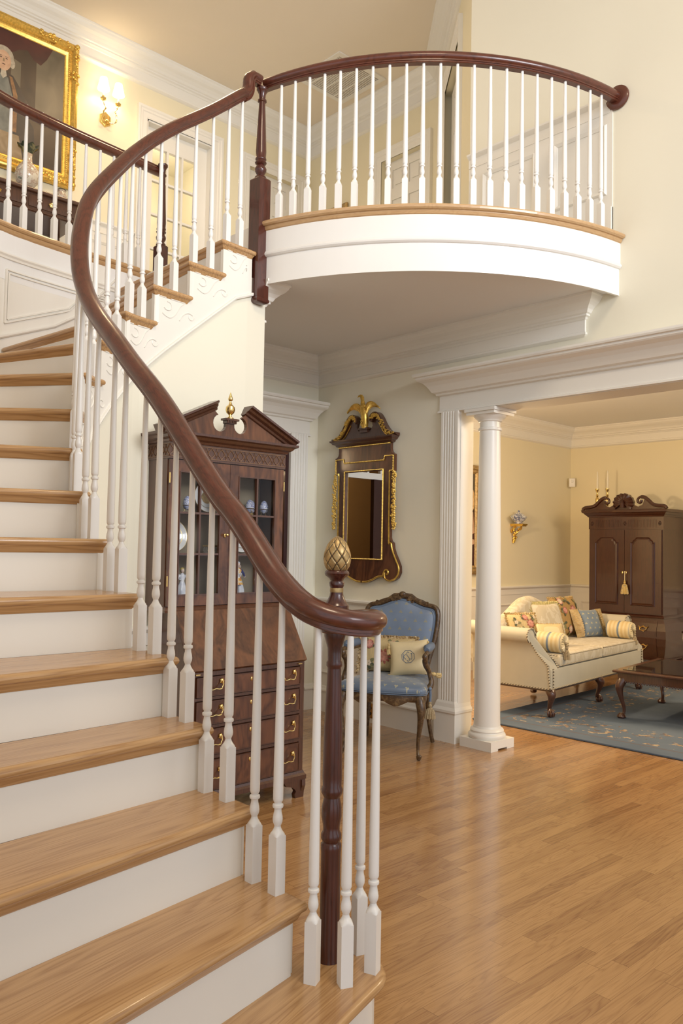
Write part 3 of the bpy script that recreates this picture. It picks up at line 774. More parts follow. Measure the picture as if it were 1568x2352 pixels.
def newel(parent, x, y, z0, zblock, ztop, rb, rot=0, drop=0.0, size=0.0425):
    n = thing_part('newel_post', parent, x, y, rot)
    mb = MB(); s = size
    poly = [(-s, -s), (s, -s), (s, s), (-s, s)]
    mb.prism(poly, z0 + 0.03 if drop else z0, zblock - 0.008)
    mb.add([(a, b, z) for z, k in ((zblock - 0.008, s), (zblock, s - 0.006)) for a, b in ((-k, -k), (k, -k), (k, k), (-k, k))], [(0, 1, 5, 4), (1, 2, 6, 5), (2, 3, 7, 6), (3, 0, 4, 7), (4, 5, 6, 7)])
    if drop:
        mb.add([(a, b, z) for z, k in ((z0, s - 0.012), (z0 + 0.010, s + 0.004), (z0 + 0.022, s + 0.004), (z0 + 0.030, s)) for a, b in ((-k, -k), (k, -k), (k, k), (-k, k))],
               [(0, 3, 2, 1)] + [(4 * i + j, 4 * i + (j + 1) % 4, 4 * i + 4 + (j + 1) % 4, 4 * i + 4 + j) for i in range(3) for j in range(4)])
    h = ztop - zblock; b = zblock
    p = [(0.030, b), (0.034, b + .008), (0.030, b + .016), (0.020, b + .022), (0.024, b + .03), (0.033, b + .045), (0.034, b + .06), (0.026, b + .076), (0.021, b + .084), (0.030, b + .088), (0.034, b + .096), (0.030, b + .104),
         (0.027, b + .108), (0.032, b + .114), (0.032, b + .12), (0.029, b + .126), (0.031, b + .16), (0.0185, ztop - .095), (0.0185, ztop - .088), (0.026, ztop - .083), (0.026, ztop - .074), (0.0185, ztop - .068), (0.020, ztop - .04), (0.029, ztop - .022), (0.034, ztop - .016), (0.034, ztop - .004), (0.030, ztop)]
    mb.lathe(p, 24)
    return n, mb
def thing_part(name, parent, x, y, rot): return (name, parent, x, y, rot)
# --- the stair railing
sr = thing('stair_railing', 'mahogany and white balustrade curving up the staircase from a gilded pineapple finial', 'railing')
BALS = {2: (.07, .17), 3: (.30, .41), 4: (.52, .615), 5: (.715, .815), 6: (.965, 1.06), 7: (1.22, 1.32), 8: (1.44, 1.52), 9: (1.585, 1.655), 10: (1.72, 1.79), 11: (1.86, 1.925),
        12: (2.02, 2.10), 13: (2.19, 2.275), 14: (2.375, 2.475), 15: (2.60, 2.715), 16: (2.825, 2.92)}
RT = [(-0.10, 1.088), (0.0, 1.115), (0.07, 1.171), (0.17, 1.26), (0.30, 1.353), (0.41, 1.438), (0.52, 1.54), (0.615, 1.635), (0.715, 1.73), (0.815, 1.815), (0.965, 1.91), (1.06, 2.0), (1.22, 2.10), (1.32, 2.18), (1.48, 2.31)]
for n in range(9, 17):
    s0, s1 = BALS[n]; RT += [(s0, zt(n) + (0.755 if n > 9 else 0.765)), (s1, zt(n) + (0.835 if n > 9 else 0.845))]
RC = Curve([Vector(p) for p in RT], 6)
_rp = [(p.x, p.y) for p in RC.p]
def _rz(s): return _rp[0][1] if s < _rp[0][0] else (_rp[-1][1] + 0.9 * (s - _rp[-1][0]) if s > _rp[-1][0] else interp(_rp, s))
def rail_z(s):
    w = 0.17
    m = sum(_rz(s + w * (k - 6) / 6) * (7 - abs(k - 6)) for k in range(13)) / 49.0
    if s < 0.36:
        q = 1.078 + 1.18 * max(0, s + 0.2) ** 2; f = max(0.0, min(1.0, (s - 0.12) / 0.24)); m = q * (1 - f) + m * f
    return m
for n, (s0, s1) in BALS.items():
    for s in (s0, s1):
        q = IC.at(s); t = IC.tan(s); baluster(rail_z(s) - zt(n), sr, q.x, q.y, zt(n), math.atan2(t.y, t.x))
# handrail: volute, the long wreath and the gooseneck over the landing newel
path = []; sides = []; scl = []
NW = Vector((1.49, 1.596)); VZ = 1.078
sp = [(1.366, 1.62), (1.376, 1.565), (1.402, 1.518), (1.443, 1.487), (1.495, 1.480), (1.540, 1.500), (1.563, 1.543), (1.556, 1.590), (1.524, 1.620), (1.484, 1.620), (1.461, 1.592), (1.472, 1.565), (1.497, 1.566)]
VC = Curve(sp, 8)
nv = 64
for k in range(nv, 0, -1):
    t = VC.L[-1] * k / nv; p = VC.at(t); tg = VC.tan(t, 0.01); z = rail_z(0.02 - t)
    path.append((p.x, p.y, z)); sides.append((-tg.y, tg.x, 0)); scl.append(0.62 + 0.38 * min(1, (VC.L[-1] - t) / 0.25))
s = 0.03
while s < 2.93:
    q = IC.at(s); tg = IC.tan(s)
    zz = rail_z(s)
    path.append((q.x, q.y, zz)); sides.append((tg.y, -tg.x, 0)); scl.append(1.0); s += 0.025
q = IC.at(2.93); zz = rail_z(2.92); tg = IC.tan(2.93)
g = catmull([Vector((0, zz)), Vector((0.035, zz + 0.030)), Vector((0.060, zz + 0.080)), Vector((0.066, zz + 0.140)), Vector((0.078, 3.955)), Vector((0.110, 3.955))], 6)
for k, a in enumerate(g[1:]):
    p = q + tg * (a.x + 0.003); path.append((p.x, p.y, a.y)); sides.append((tg.y, -tg.x, 0)); scl.append(1.0)
mb = MB().sweep(path, RAILP, sides, scales=scl)
mb.build('handrail', M['rail'], sr)
# curtail step balusters and starting newel with the finial
for (x, y), zr in (((1.385, 1.545), 1.108), ((1.437, 1.480), VZ), ((1.535, 1.480), VZ), ((1.577, 1.572), VZ)):
    baluster(zr - zt(1), sr, x, y, zt(1), math.atan2(y - NW.y, x - NW.x) + PI / 2)
mb = MB(); z = zt(1)
mb.lathe([(0.029, z), (0.027, z + .012), (0.0265, z + .28), (0.0275, z + .292), (0.0275, z + .303), (0.0225, z + .309), (0.0275, z + .318), (0.027, z + .330), (0.022, z + .338), (0.0225, z + .35), (0.0270, z + .375), (0.0265, z + .40), (0.0215, z + .425),
          (0.0245, z + .43), (0.0285, z + .438), (0.0285, z + .447), (0.025, z + .455), (0.0265, z + .48), (0.025, z + .60), (0.0185, z + .765), (0.0185, z + .768), (0.0215, z + .773), (0.0215, z + .782), (0.0185, z + .788), (0.0195, z + .82), (0.0265, z + .845), (0.0285, z + .852), (0.0285, z + .862)], 28, (NW.x, NW.y))
nw = mb.build('newel_post', M['newel'], sr, label='dark starting newel beneath the volute')
b = VZ + 0.058
FX = (1.497, 1.600)
mb = MB().lathe([(0.034, b), (0.034, b + .014), (0.030, b + .018), (0.026, b + .024), (0.019, b + .040), (0.0175, b + .048), (0.0175, b + .062), (0.0195, b + .066), (0.0205, b + .075), (0.017, b + .080), (0.020, b + .086), (0.031, b + .094), (0.0335, b + .100), (0.031, b + .106), (0.025, b + .110)], 28, FX)
fb = mb.build('finial_base', M['newel'], sr)
mb = MB().lathe([(0.0178, b + .049), (0.0182, b + .052), (0.0182, b + .058), (0.0178, b + .061)], 28, FX, cap=False); mb.build('gold_band', M['gold_old'], fb)
# pineapple: an egg with a raised diamond lattice
mb = MB(); z0 = b + .108; H = 0.099; sg = 24
def egg_r(t): return 0.0365 * (math.sin(PI * min(1, t) ** 0.80) ** 0.62) * (1 - 0.06 * t) if t < 1 else 0.0
pr_ = []
for k in range(25):
    t = 0.06 + 0.935 * k / 24; r = 0.0375 * math.sqrt(max(0.0, 1 - ((t - 0.36) / (0.42 if t < .36 else 0.64)) ** 2)) ** (1.0 if t < .36 else 1.30); pr_.append((max(r, 0.0012), z0 + H * (t - 0.06)))
v = []; f = []; SG = 192
def eggprof(h):
    for (r0, za), (r1, zb) in zip(pr_, pr_[1:]):
        if h <= zb: return r0 + (r1 - r0) * (h - za) / (zb - za)
    return pr_[-1][0]
NR = 110; n8 = 8
for i in range(NR + 1):
    h = z0 + (pr_[-1][1] - z0) * i / NR; r = eggprof(h); t = i / NR
    for k in range(SG):
        a = 2 * PI * k / SG; w = t * 1.15
        l1 = abs(((a / (2 * PI) * n8 + w * 2.1) % 1) - 0.5); l2 = abs(((a / (2 * PI) * n8 - w * 2.1) % 1) - 0.5)
        e = min(l1, l2); bulge = min(1, e / 0.16); rr = r * (0.90 + 0.10 * math.sqrt(bulge)) if r > .004 else r
        v.append((FX[0] + rr * math.cos(a), FX[1] + rr * math.sin(a), h))
mats_i = []
for i in range(NR):
    for k in range(SG):
        f.append((i * SG + k, i * SG + (k + 1) % SG, (i + 1) * SG + (k + 1) % SG, (i + 1) * SG + k))
        a = 2 * PI * (k + .5) / SG; w = (i + .5) / NR * 1.15
        l1 = abs(((a / (2 * PI) * n8 + w * 2.1) % 1) - 0.5); l2 = abs(((a / (2 * PI) * n8 - w * 2.1) % 1) - 0.5)
        mats_i.append(1 if min(l1, l2) < 0.042 else 0)
o0 = len(mb.f); mb.add(v, f, 0, True)
for i, mi in enumerate(mats_i): mb.m[o0 + i] = mi
mb.add(v[:SG], [tuple(range(SG))], 1); mb.add(v[-SG:], [tuple(range(SG))], 0)
mb.build('pineapple_finial', [M['gold_old'], M['dark']], sr, label='gilded pineapple finial with dark diamond lattice')
# landing newel, shared by the stair and balcony rails
_, mb = newel(sr, 0, 0, 2.685, 3.415, 3.955, 0, drop=1)
mb.build('newel_post', M['newel'], sr, (2.776, 3.675, 0), math.radians(4), label='square mahogany landing newel')
# --- balcony railing
br = thing('balcony_railing', 'mahogany and white balustrade bowed around the balcony edge', 'railing')
nb_ = 22
t0 = math.atan2(3.575 - BC[1], 2.838 - BC[0]) % (2 * PI); t1 = math.atan2(2.325 - BC[1], 4.215 - BC[0]) % (2 * PI)
for k in range(nb_):
    a = t0 + (t1 - t0) * k / (nb_ - 1); x, y = circ(BR, a); baluster(3.955 - ZF2, br, x, y, ZF2, a + PI / 2)
ta = math.atan2(3.675 - BC[1], 2.776 - BC[0]) % (2 * PI); tb = 2 * PI - math.acos((XM - 0.02 - BC[0]) / BR)
pp = []; sd = []
for k in range(61):
    a = ta + (tb - ta) * k / 60; x, y = circ(BR, a); pp.append((x, y, 3.955)); sd.append((math.cos(a), math.sin(a), 0))
MB().sweep(pp, RAILP, sd).build('handrail', M['rail'], br)
rx, ry = circ(BR, tb)
mb = MB(); prof = [(0.0, 0.0), (0.068, 0.0), (0.072, 0.006), (0.070, 0.016), (0.058, 0.022), (0.045, 0.024), (0.0, 0.024)]
mb.T = Matrix.Translation((XM, ry - 0.01, 3.985)) @ Matrix.Rotation(-PI / 2, 4, 'Y'); mb.lathe(prof[1:-1], 28)
mb.build('wall_rosette', M['rail'], br)
# --- gallery railing along the stairwell
gr = thing('gallery_railing', 'mahogany and white balustrade along the hall edge above the stairwell panel', 'railing')
pp = []; sd = []; s = LO + 0.01; bx = []
while s > LO - 2.3:
    p = OC.at(s) - OC.right(s) * 0.035; r = OC.right(s); pp.append((p.x, p.y, 3.935)); sd.append((r.x, r.y, 0)); s -= 0.04
MB().sweep(pp, RAILP, sd).build('handrail', M['rail'], gr)
s = LO - 0.155
for k in range(18):
    p = OC.at(s) - OC.right(s) * 0.035; t = OC.tan(s); baluster(3.935 - ZF2, gr, p.x, p.y, ZF2, math.atan2(t.y, t.x)); s -= 0.1035
_, mb = newel(gr, 0, 0, 2.90, 3.36, 3.935, 0, drop=1, size=0.036); mb.build('newel_post', M['newel'], gr, (2.845, 4.885, 0), 0)
#--ITEMS--

# ================================================================== UPPER HALL DOORS, VENT, SCONCE
def casing(mb, a, b, zt_, fn, w=0.105, z0=ZF2):
    """moulded door casing around an opening from a to b; fn(u, z, out) -> point"""
    prof = [(0, 0.012), (0.012, 0.018), (0.05, 0.018), (0.058, 0.026), (0.075, 0.026), (0.085, 0.034), (w, 0.034), (w, 0)]
    for q, nn in ((1, 0),):
        pts = []; m = len(prof)
        for (cu, cz, su, sz) in ((a, z0, -1, 0), (a, zt_, -1, 1), (b, zt_, 1, 1), (b, z0, 1, 0)):
            for d, e in prof: pts.append(fn(cu + su * d, cz + sz * d, e))
        mb.add(pts, [(i * m + j, (i + 1) * m + j, (i + 1) * m + j + 1, i * m + j + 1) for i in range(3) for j in range(m - 1)])
def six_panels(mb, a, b, z0, z1, fn, deep=0.012):
    u = lambda t: a + (b - a) * t
    def bx(p, q, r, s_, e0, e1):
        v = [fn(x, z, e) for e in (e0, e1) for x, z in ((p, r), (q, r), (q, s_), (p, s_))]
        mb.add(v, [(0, 3, 2, 1), (4, 5, 6, 7), (0, 1, 5, 4), (1, 2, 6, 5), (2, 3, 7, 6), (3, 0, 4, 7)])
    bx(a, b, z0, z1, -0.04, -0.012)
    H = z1 - z0; rows = [(0, .10), (.40, .50), (.80, .86), (.955, 1.0)]
    for r0, r1 in rows: bx(a, b, z0 + H * r0, z0 + H * r1, -0.012, 0)
    for c0, c1 in ((0, .16), (.44, .56), (.84, 1)): bx(u(c0), u(c1), z0 + .001, z1 - .001, -0.0115, 0.0008)
    for (r0, r1) in ((.10, .40), (.50, .80), (.86, .955)):
        for c0, c1 in ((.16, .44), (.56, .84)):
            k = 0.03; bx(u(c0) + (k if b > a else -k), u(c1) - (k if b > a else -k), z0 + H * r0 + k, z0 + H * r1 - k, -0.012, -0.003)
fU = lambda u, z, e: (u, YU - e, z)
d = thing('door_2', None, None); d['kind'] = 'structure'
mb = MB(); casing(mb, 3.61, 4.325, 5.165, fU); mb.build('casing', M['trim'], d)
mb = MB().box((3.60, YU, ZF2), (3.625, YU + 0.14, 5.17)).box((4.31, YU, ZF2), (4.335, YU + 0.14, 5.17)).box((3.60, YU, 5.15), (4.335, YU + 0.14, 5.18)); mb.build('jamb', M['trim'], d)
mb = MB(); y0, y1 = YU + 0.08, YU + 0.12
mb.box((3.625, y0, ZF2 + 0.01), (3.72, y1, 5.15)).box((4.20, y0, ZF2 + 0.01), (4.31, y1, 5.15)).box((3.72, y0, 4.98), (4.20, y1, 5.15)).box((3.72, y0, ZF2 + .01), (4.20, y1, 3.40))
mb.box((3.872, y0 + .001, 3.4), (3.892, y1 - .001, 4.98)).box((4.032, y0 + .001, 3.4), (4.052, y1 - .001, 4.98))
for z in (3.71, 4.02, 4.34, 4.66): mb.box((3.72, y0 + .002, z), (4.20, y1 - .002, z + 0.02))
mb.build('french_door_leaf', M['trim'], d)
MB().box((3.71, YU + 0.098, 3.39), (4.21, YU + 0.102, 4.99)).build('glass', M['glass'], d)
mb = MB().box((3.0, YU + 1.3, ZF2), (5.0, YU + 1.4, ZC2)).box((3.0, YU + .13, ZF2), (3.05, YU + 1.3, ZC2)).box((4.7, YU + .13, ZF2), (4.75, YU + 1.3, ZC2)).box((3.0, YU + .13, 5.4), (4.75, YU + 1.4, 5.45)).box((3.0, YU + .13, ZF2 - .05), (4.75, YU + 1.4, ZF2)); struct('wall_lit_room', mb, M['wall'])
point('lit_room_light', (4.1, YU + 0.55, 5.0), 11, (1.0, 0.86, 0.66), 0.08)
d = thing('door_3', None, None); d['kind'] = 'structure'
mb = MB(); casing(mb, 4.77, 5.395, 5.125, fU); mb.build('casing', M['trim'], d)
mb = MB(); six_panels(mb, 4.76, 5.40, ZF2, 5.13, lambda u, z, e: (u, YU + 0.06 - e, z)); mb.build('door_leaf', M['trim'], d)
fX = lambda u, z, e: (XU - e, u, z)
d = thing('door_4', None, None); d['kind'] = 'structure'
mb = MB(); casing(mb, 4.88, 5.42, 5.07, fX); mb.build('casing', M['trim'], d)
mb = MB(); six_panels(mb, 4.88, 5.42, ZF2, 5.07, lambda u, z, e: (XU + 0.06 - e, u, z)); mb.build('door_leaf', M['trim'], d)
fD = lambda u, z, e: (D0.x + dd.x * u + dn.x * e, D0.y + dd.y * u + dn.y * e, z)
d = thing('door_5', None, None); d['kind'] = 'structure'
mb = MB(); casing(mb, 0.50, 1.27, 5.19, fD); mb.build('casing', M['trim'], d)
mb = MB(); six_panels(mb, 0.56, 1.27, ZF2, 5.17, lambda u, z, e: fD(u, z, e - 0.05)); mb.build('door_leaf', M['trim'], d)
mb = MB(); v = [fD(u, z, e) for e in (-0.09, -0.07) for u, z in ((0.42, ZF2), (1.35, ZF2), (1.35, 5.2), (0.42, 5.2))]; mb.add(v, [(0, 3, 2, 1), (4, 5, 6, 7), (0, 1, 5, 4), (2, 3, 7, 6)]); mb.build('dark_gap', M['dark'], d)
mb = MB(); v = [fD(u, z, e) for e in (-0.075, -0.005) for u, z in ((0.51, 4.33), (0.535, 4.33), (0.535, 4.44), (0.51, 4.44))]; mb.add(v, [(0, 3, 2, 1), (4, 5, 6, 7), (0, 1, 5, 4), (1, 2, 6, 5), (2, 3, 7, 6), (3, 0, 4, 7)]); mb.build('hinge', M['brass'], d)
mb = MB().run([(-1, YU), (3.50, YU)], [(dd_, h + ZF2 + 0.90) for dd_, h in rail_prof]).run([(-1, YU), (3.50, YU)], [(dd_, h + ZF2) for dd_, h in base_prof]).box((-1, YU - 0.005, ZF2), (3.50, YU, ZF2 + 0.84))
for x0 in (2.0, 2.76): rect_frame(mb, (x0, YU - 0.005, ZF2 + 0.28), (1, 0, 0), (0, 0, 1), 0.66, 0.48, (0, -1, 0))
struct('trim_17', mb, M['trim'])

v = thing('air_vent', 'square white air grille set in the upper ceiling above the balcony rail', 'vent', (5.05, 5.47, ZC2))
mb = MB(); a, b, w = -0.30, 0.30, 0.045
for q in ((a, a, b, a + w), (a, b - w, b, b), (a, a + w, a + w, b - w), (b - w, a + w, b, b - w)): mb.box((q[0], q[1], -0.012), (q[2], q[3], -0.0005))
mb.build('grille_frame', M['trim'], v)
mb = MB()
for k in range(3): x = a + 0.15 * (k + 1) - 0.006; mb.box((x, a + w, -0.010), (x + 0.012, b - w, -0.002))
for k in range(24): y = a + w + (b - a - 2 * w) * k / 24; mb.box((a + w, y, -0.008), (b - w, y + 0.008, -0.004))
mb.build('grille_slats', M['trim'], v)
MB().box((a + w, a + w, -0.003), (b - w, b - w, -0.0006)).build('duct_opening', plain('grey_duct', (0.48, 0.42, 0.36), 0.8), v)

M['shade'] = emit_mat('lit_lamp_shade', (1.0, 0.86, 0.62), 3.2)
M['candle'] = plain('ivory_candle', (0.82, 0.76, 0.60), 0.5)
sc = thing('wall_sconce', 'brass two arm wall sconce with lit cream shades beside the gilt framed portrait', 'sconce', (3.20, YU, 5.0))
mb = MB(); hx_ = [(0.058 * math.cos(PI / 3 * k + PI / 6), 0.070 * math.sin(PI / 3 * k + PI / 6)) for k in range(6)]
for k, (s_, y0, y1) in enumerate(((1, -0.012, 0), (0.78, -0.022, -0.012), (0.45, -0.034, -0.022))):
    v = [(x * s_, y1, z * s_) for x, z in hx_] + [(x * s_ * .94, y0, z * s_ * .94) for x, z in hx_]
    mb.add(v, [tuple(range(6)), tuple(range(11, 5, -1))] + [(i, (i + 1) % 6, 6 + (i + 1) % 6, 6 + i) for i in range(6)])
mb.build('wall_plate', M['brass'], sc)
for sx in (-1, 1):
    c = catmull([Vector((0, -0.03, -0.01)), Vector((sx * 0.03, -0.06, -0.045)), Vector((sx * 0.062, -0.085, -0.03)), Vector((sx * 0.060, -0.095, 0.02)), Vector((sx * 0.045, -0.10, 0.05)), Vector((sx * 0.062, -0.10, 0.085)), Vector((sx * 0.07, -0.10, 0.115))], 5)
    arm = MB().tube(c, [0.0055 + 0.002 * math.sin(k * 1.4) for k in range(len(c))], 8).lathe([(0.006, .105), (0.026, .118), (0.028, .128), (0.012, .134), (0.009, .150)], 6, (sx * 0.07, -0.10)).build('arm', M['brass'], sc)
    MB().lathe([(0.008, .15), (0.008, .215)], 10, (sx * 0.07, -0.10)).build('candle_sleeve', M['candle'], arm)
    MB().lathe([(0.052, .205), (0.030, .305)], 20, (sx * 0.07, -0.10), cap=False).build('lamp_shade', M['shade'], arm)
    point('sconce_bulb', (3.20 + sx * 0.07, YU - 0.10, 5.25), 1.6, (1.0, 0.78, 0.48), 0.02)

# ================================================================== PAINTINGS
def frame_rect(mb, w, h, prof, mat=0):
    """mitred picture frame in the local XZ plane, face towards -Y; prof (inset from outer edge, depth)"""
    pts = []; m = len(prof)
    for cx, cz, sx, sz in ((-w / 2, -h / 2, 1, 1), (w / 2, -h / 2, -1, 1), (w / 2, h / 2, -1, -1), (-w / 2, h / 2, 1, -1)):
        for d_, e in prof: pts.append((cx + sx * d_, -e, cz + sz * d_))
    mb.add(pts, [(i * m + j, ((i + 1) % 4) * m + j, ((i + 1) % 4) * m + j + 1, i * m + j + 1) for i in range(4) for j in range(m - 1)], mat)
def poly_xz(mb, pts, y, mat): mb.add([(x, y, z) for x, z in pts], [tuple(range(len(pts)))], mat)
def ell(cx, cz, rx, rz, n=20, rot=0.0):
    return [(cx + rx * math.cos(2 * PI * k / n) * math.cos(rot) - rz * math.sin(2 * PI * k / n) * math.sin(rot), cz + rx * math.cos(2 * PI * k / n) * math.sin(rot) + rz * math.sin(2 * PI * k / n) * math.cos(rot)) for k in range(n)]
pt = thing('framed_portrait', 'large gilt framed portrait of a white haired man hanging on the upper hall wall', 'painting', (2.33, YU - 0.012, 4.89))
PW, PH = 1.19, 1.24
mb = MB(); frame_rect(mb, PW, PH, [(0, 0), (0, 0.035), (0.012, 0.048), (0.030, 0.052), (0.048, 0.040), (0.058, 0.028), (0.072, 0.030), (0.082, 0.034), (0.094, 0.026), (0.104, 0.022), (0.116, 0.012), (0.116, 0.0)])
rr = random.Random(3)
for sx in (-1, 1):
    for sz in (-1, 1):
        for k in range(46):
            t = rr.random() ** 0.8 * 0.34; o = rr.random() * 0.05
            x, z = (PW / 2 - 0.006 - o, PH / 2 - 0.008 - t) if k % 2 else (PW / 2 - 0.006 - t, PH / 2 - 0.008 - o)
            mb.ball((sx * x, -0.046 - 0.008 * rr.random(), sz * z), 0.008 + 0.006 * rr.random(), 6, 4, sc=(1.2, 0.8, 1.2))
        mb.ball((sx * (PW / 2 - .025), -0.055, sz * (PH / 2 - .025)), 0.022, 10, 6)
for side in range(4):
    Ln = (PW if side % 2 == 0 else PH) - 0.17
    for k in range(int(Ln / 0.018)):
        t = -Ln / 2 + (k + .5) * 0.018
        p = (t, -0.034, -PH / 2 + 0.080) if side == 0 else ((PW / 2 - 0.080, -0.034, t) if side == 1 else ((t, -0.034, PH / 2 - 0.080) if side == 2 else (-PW / 2 + 0.080, -0.034, t)))
        mb.ball(p, 0.0058, 5, 4)
mb.build('carved_frame', M['gold'], pt)
pc = [blotch_mat('painted_umber_ground', [(0.020, 0.011, 0.006), (0.052, 0.030, 0.015), (0.09, 0.058, 0.03)], 3, 0.45),
      blotch_mat('painted_red_drape', [(0.030, 0.007, 0.005), (0.085, 0.018, 0.012)], 5, 0.45), blotch_mat('painted_grey_sky', [(0.085, 0.068, 0.042), (0.17, 0.135, 0.085)], 4, 0.45),
      blotch_mat('painted_skin', [(0.42, 0.24, 0.14), (0.56, 0.36, 0.23)], 20, 0.45), blotch_mat('painted_grey_hair', [(0.30, 0.25, 0.18), (0.46, 0.40, 0.30)], 30, 0.45),
      blotch_mat('painted_dark_coat', [(0.018, 0.014, 0.012), (0.05, 0.03, 0.02)], 8, 0.45), blotch_mat('painted_gold_braid', [(0.13, 0.055, 0.018), (0.28, 0.14, 0.05)], 26, 0.45),
      blotch_mat('painted_grey_waistcoat', [(0.10, 0.105, 0.09), (0.19, 0.19, 0.16)], 12, 0.45), blotch_mat('painted_buff_breeches', [(0.20, 0.13, 0.06), (0.32, 0.23, 0.13)], 10, 0.45)]
mb = MB(); y = -0.0120; w2, h2 = PW / 2 - 0.11, PH / 2 - 0.11
poly_xz(mb, [(-w2, -h2), (w2, -h2), (w2, h2), (-w2, h2)], y, 0)
poly_xz(mb, [(0.24, -0.10), (w2, -0.16), (w2, h2), (0.20, h2)], y - .0004, 2)
poly_xz(mb, [(0.12, -0.2), (0.245, -0.2), (0.245, 0.36), (0.12, 0.36)], y - .0006, 0)
poly_xz(mb, [(0.03, 0.0), (0.12, -0.02), (0.12, 0.28), (0.05, 0.30)], y - .0006, 2)
poly_xz(mb, [(-w2, h2), (0.38, h2), (0.33, 0.40), (0.28, 0.33), (0.22, 0.35), (0.17, 0.41), (0.10, 0.385), (0.03, 0.33), (-0.1, 0.30), (-0.3, 0.33), (-w2, 0.25)], y - .0008, 1)
# the sitter: coat, waistcoat, stretched arm with hand, face and wig
poly_xz(mb, [(-0.32, -h2), (-0.30, -0.05), (-0.22, 0.12), (-0.08, 0.185), (0.06, 0.15), (0.13, 0.06), (0.16, -0.10), (0.24, -0.22), (0.26, -h2)], y - .0010, 5)
poly_xz(mb, [(-0.14, -h2), (-0.13, -0.02), (-0.06, 0.14), (0.02, 0.12), (0.06, -0.02), (0.07, -h2)], y - .0013, 7)
poly_xz(mb, [(-0.15, -0.3), (-0.16, 0.0), (-0.10, 0.15), (-0.07, 0.14), (-0.11, 0.0), (-0.11, -0.3)], y - .0015, 6)
poly_xz(mb, [(0.05, -0.3), (0.065, 0.0), (0.03, 0.14), (0.055, 0.135), (0.10, 0.0), (0.10, -0.3)], y - .0015, 6)
poly_xz(mb, [(0.08, 0.10), (0.20, -0.04), (0.33, -0.10), (0.34, -0.17), (0.22, -0.15), (0.10, -0.06)], y - .0014, 5)
poly_xz(mb, [(0.22, -0.05), (0.34, -0.095), (0.345, -0.155), (0.26, -0.145)], y - .0017, 8)
poly_xz(mb, [(0.34, -0.10), (0.395, -0.09), (0.40, -0.10), (0.37, -0.115), (0.41, -0.125), (0.405, -0.135), (0.37, -0.13), (0.40, -0.155), (0.39, -0.16), (0.345, -0.15)], y - .0019, 3)
poly_xz(mb, ell(-0.02, 0.29, 0.080, 0.078), y - .0014, 4); poly_xz(mb, ell(0.05, 0.245, 0.022, 0.04), y - .0015, 4); poly_xz(mb, ell(-0.09, 0.245, 0.022, 0.04), y - .0015, 4)
poly_xz(mb, ell(-0.02, 0.248, 0.060, 0.082), y - .0017, 3)
poly_xz(mb, [(-0.035, 0.18), (0.0, 0.18), (0.01, 0.13), (-0.02, 0.10), (-0.04, 0.13)], y - .0016, 4)
for ex in (-0.042, 0.004): poly_xz(mb, ell(ex, 0.268, 0.009, 0.004), y - .0020, 5); poly_xz(mb, [(ex - .012, .279), (ex + .012, .281), (ex + .010, .284), (ex - .010, .283)], y - .0020, 5)
poly_xz(mb, [(-0.022, 0.265), (-0.014, 0.265), (-0.010, 0.238), (-0.027, 0.237)], y - .0020, 8); poly_xz(mb, ell(-0.019, 0.218, 0.015, 0.0035), y - .0020, 1)
poly_xz(mb, [(-0.20, -h2), (-0.18, -0.32), (0.12, -0.32), (0.16, -h2)], y - .0018, 8)
mb.build('canvas', pc, pt)
# portrait of a lady in the living room
pl = thing('framed_portrait', 'gilt framed portrait of a blonde woman in black seen between pilaster and column', 'painting', (6.66, YL - 0.012, 1.62))
mb = MB(); frame_rect(mb, 0.98, 1.18, [(0, 0), (0, 0.03), (0.015, 0.042), (0.04, 0.045), (0.055, 0.03), (0.075, 0.032), (0.095, 0.018), (0.095, 0.0)])
mb.build('carved_frame', M['gold_old'], pl)
mb = MB(); poly_xz(mb, [(-.4, -.5), (.4, -.5), (.4, .5), (-.4, .5)], -0.012, 0)
poly_xz(mb, [(-.4, 0.12), (.4, 0.12), (.4, .5), (-.4, .5)], -0.0124, 2)
poly_xz(mb, [(0.05, -.5), (0.02, -0.1), (0.10, 0.10), (0.26, 0.12), (0.34, 0.0), (0.36, -.5)], -0.0128, 5)
poly_xz(mb, [(0.30, 0.10), (0.37, 0.08), (0.395, -0.14), (0.36, -0.16), (0.33, -0.02), (0.28, 0.06)], -0.0132, 3)
poly_xz(mb, ell(0.22, 0.20, 0.06, 0.08), -0.0130, 3); poly_xz(mb, ell(0.27, 0.25, 0.12, 0.12), -0.0129, 9); poly_xz(mb, ell(0.34, 0.18, 0.05, 0.09), -0.0131, 9)
poly_xz(mb, ell(0.36, -0.24, 0.045, 0.03), -0.0134, 3)
poly_xz(mb, [(0.36, -0.5), (.4, -.5), (.4, 0.1), (0.385, 0.1)], -0.0130, 1)
mb.build('canvas', pc[:5] + pc[5:9] + [blotch_mat('painted_blonde_hair', [(0.50, 0.30, 0.12), (0.72, 0.50, 0.26)], 24, 0.45)], pl)
ps = thing('framed_picture', 'small gilt framed picture on the hall end wall, low behind the balcony balusters', 'picture', (XU - 0.012, 6.08, 4.60)); ps.rotation_euler = (0, 0, -PI / 2)
mb = MB(); frame_rect(mb, 0.40, 0.42, [(0, 0), (0, 0.02), (0.02, 0.028), (0.045, 0.014), (0.045, 0)]); mb.build('gilt_frame', M['gold_old'], ps)
mb = MB(); poly_xz(mb, [(-.16, -.17), (.16, -.17), (.16, .17), (-.16, .17)], -0.008, 0); mb.build('print', pc[2], ps)

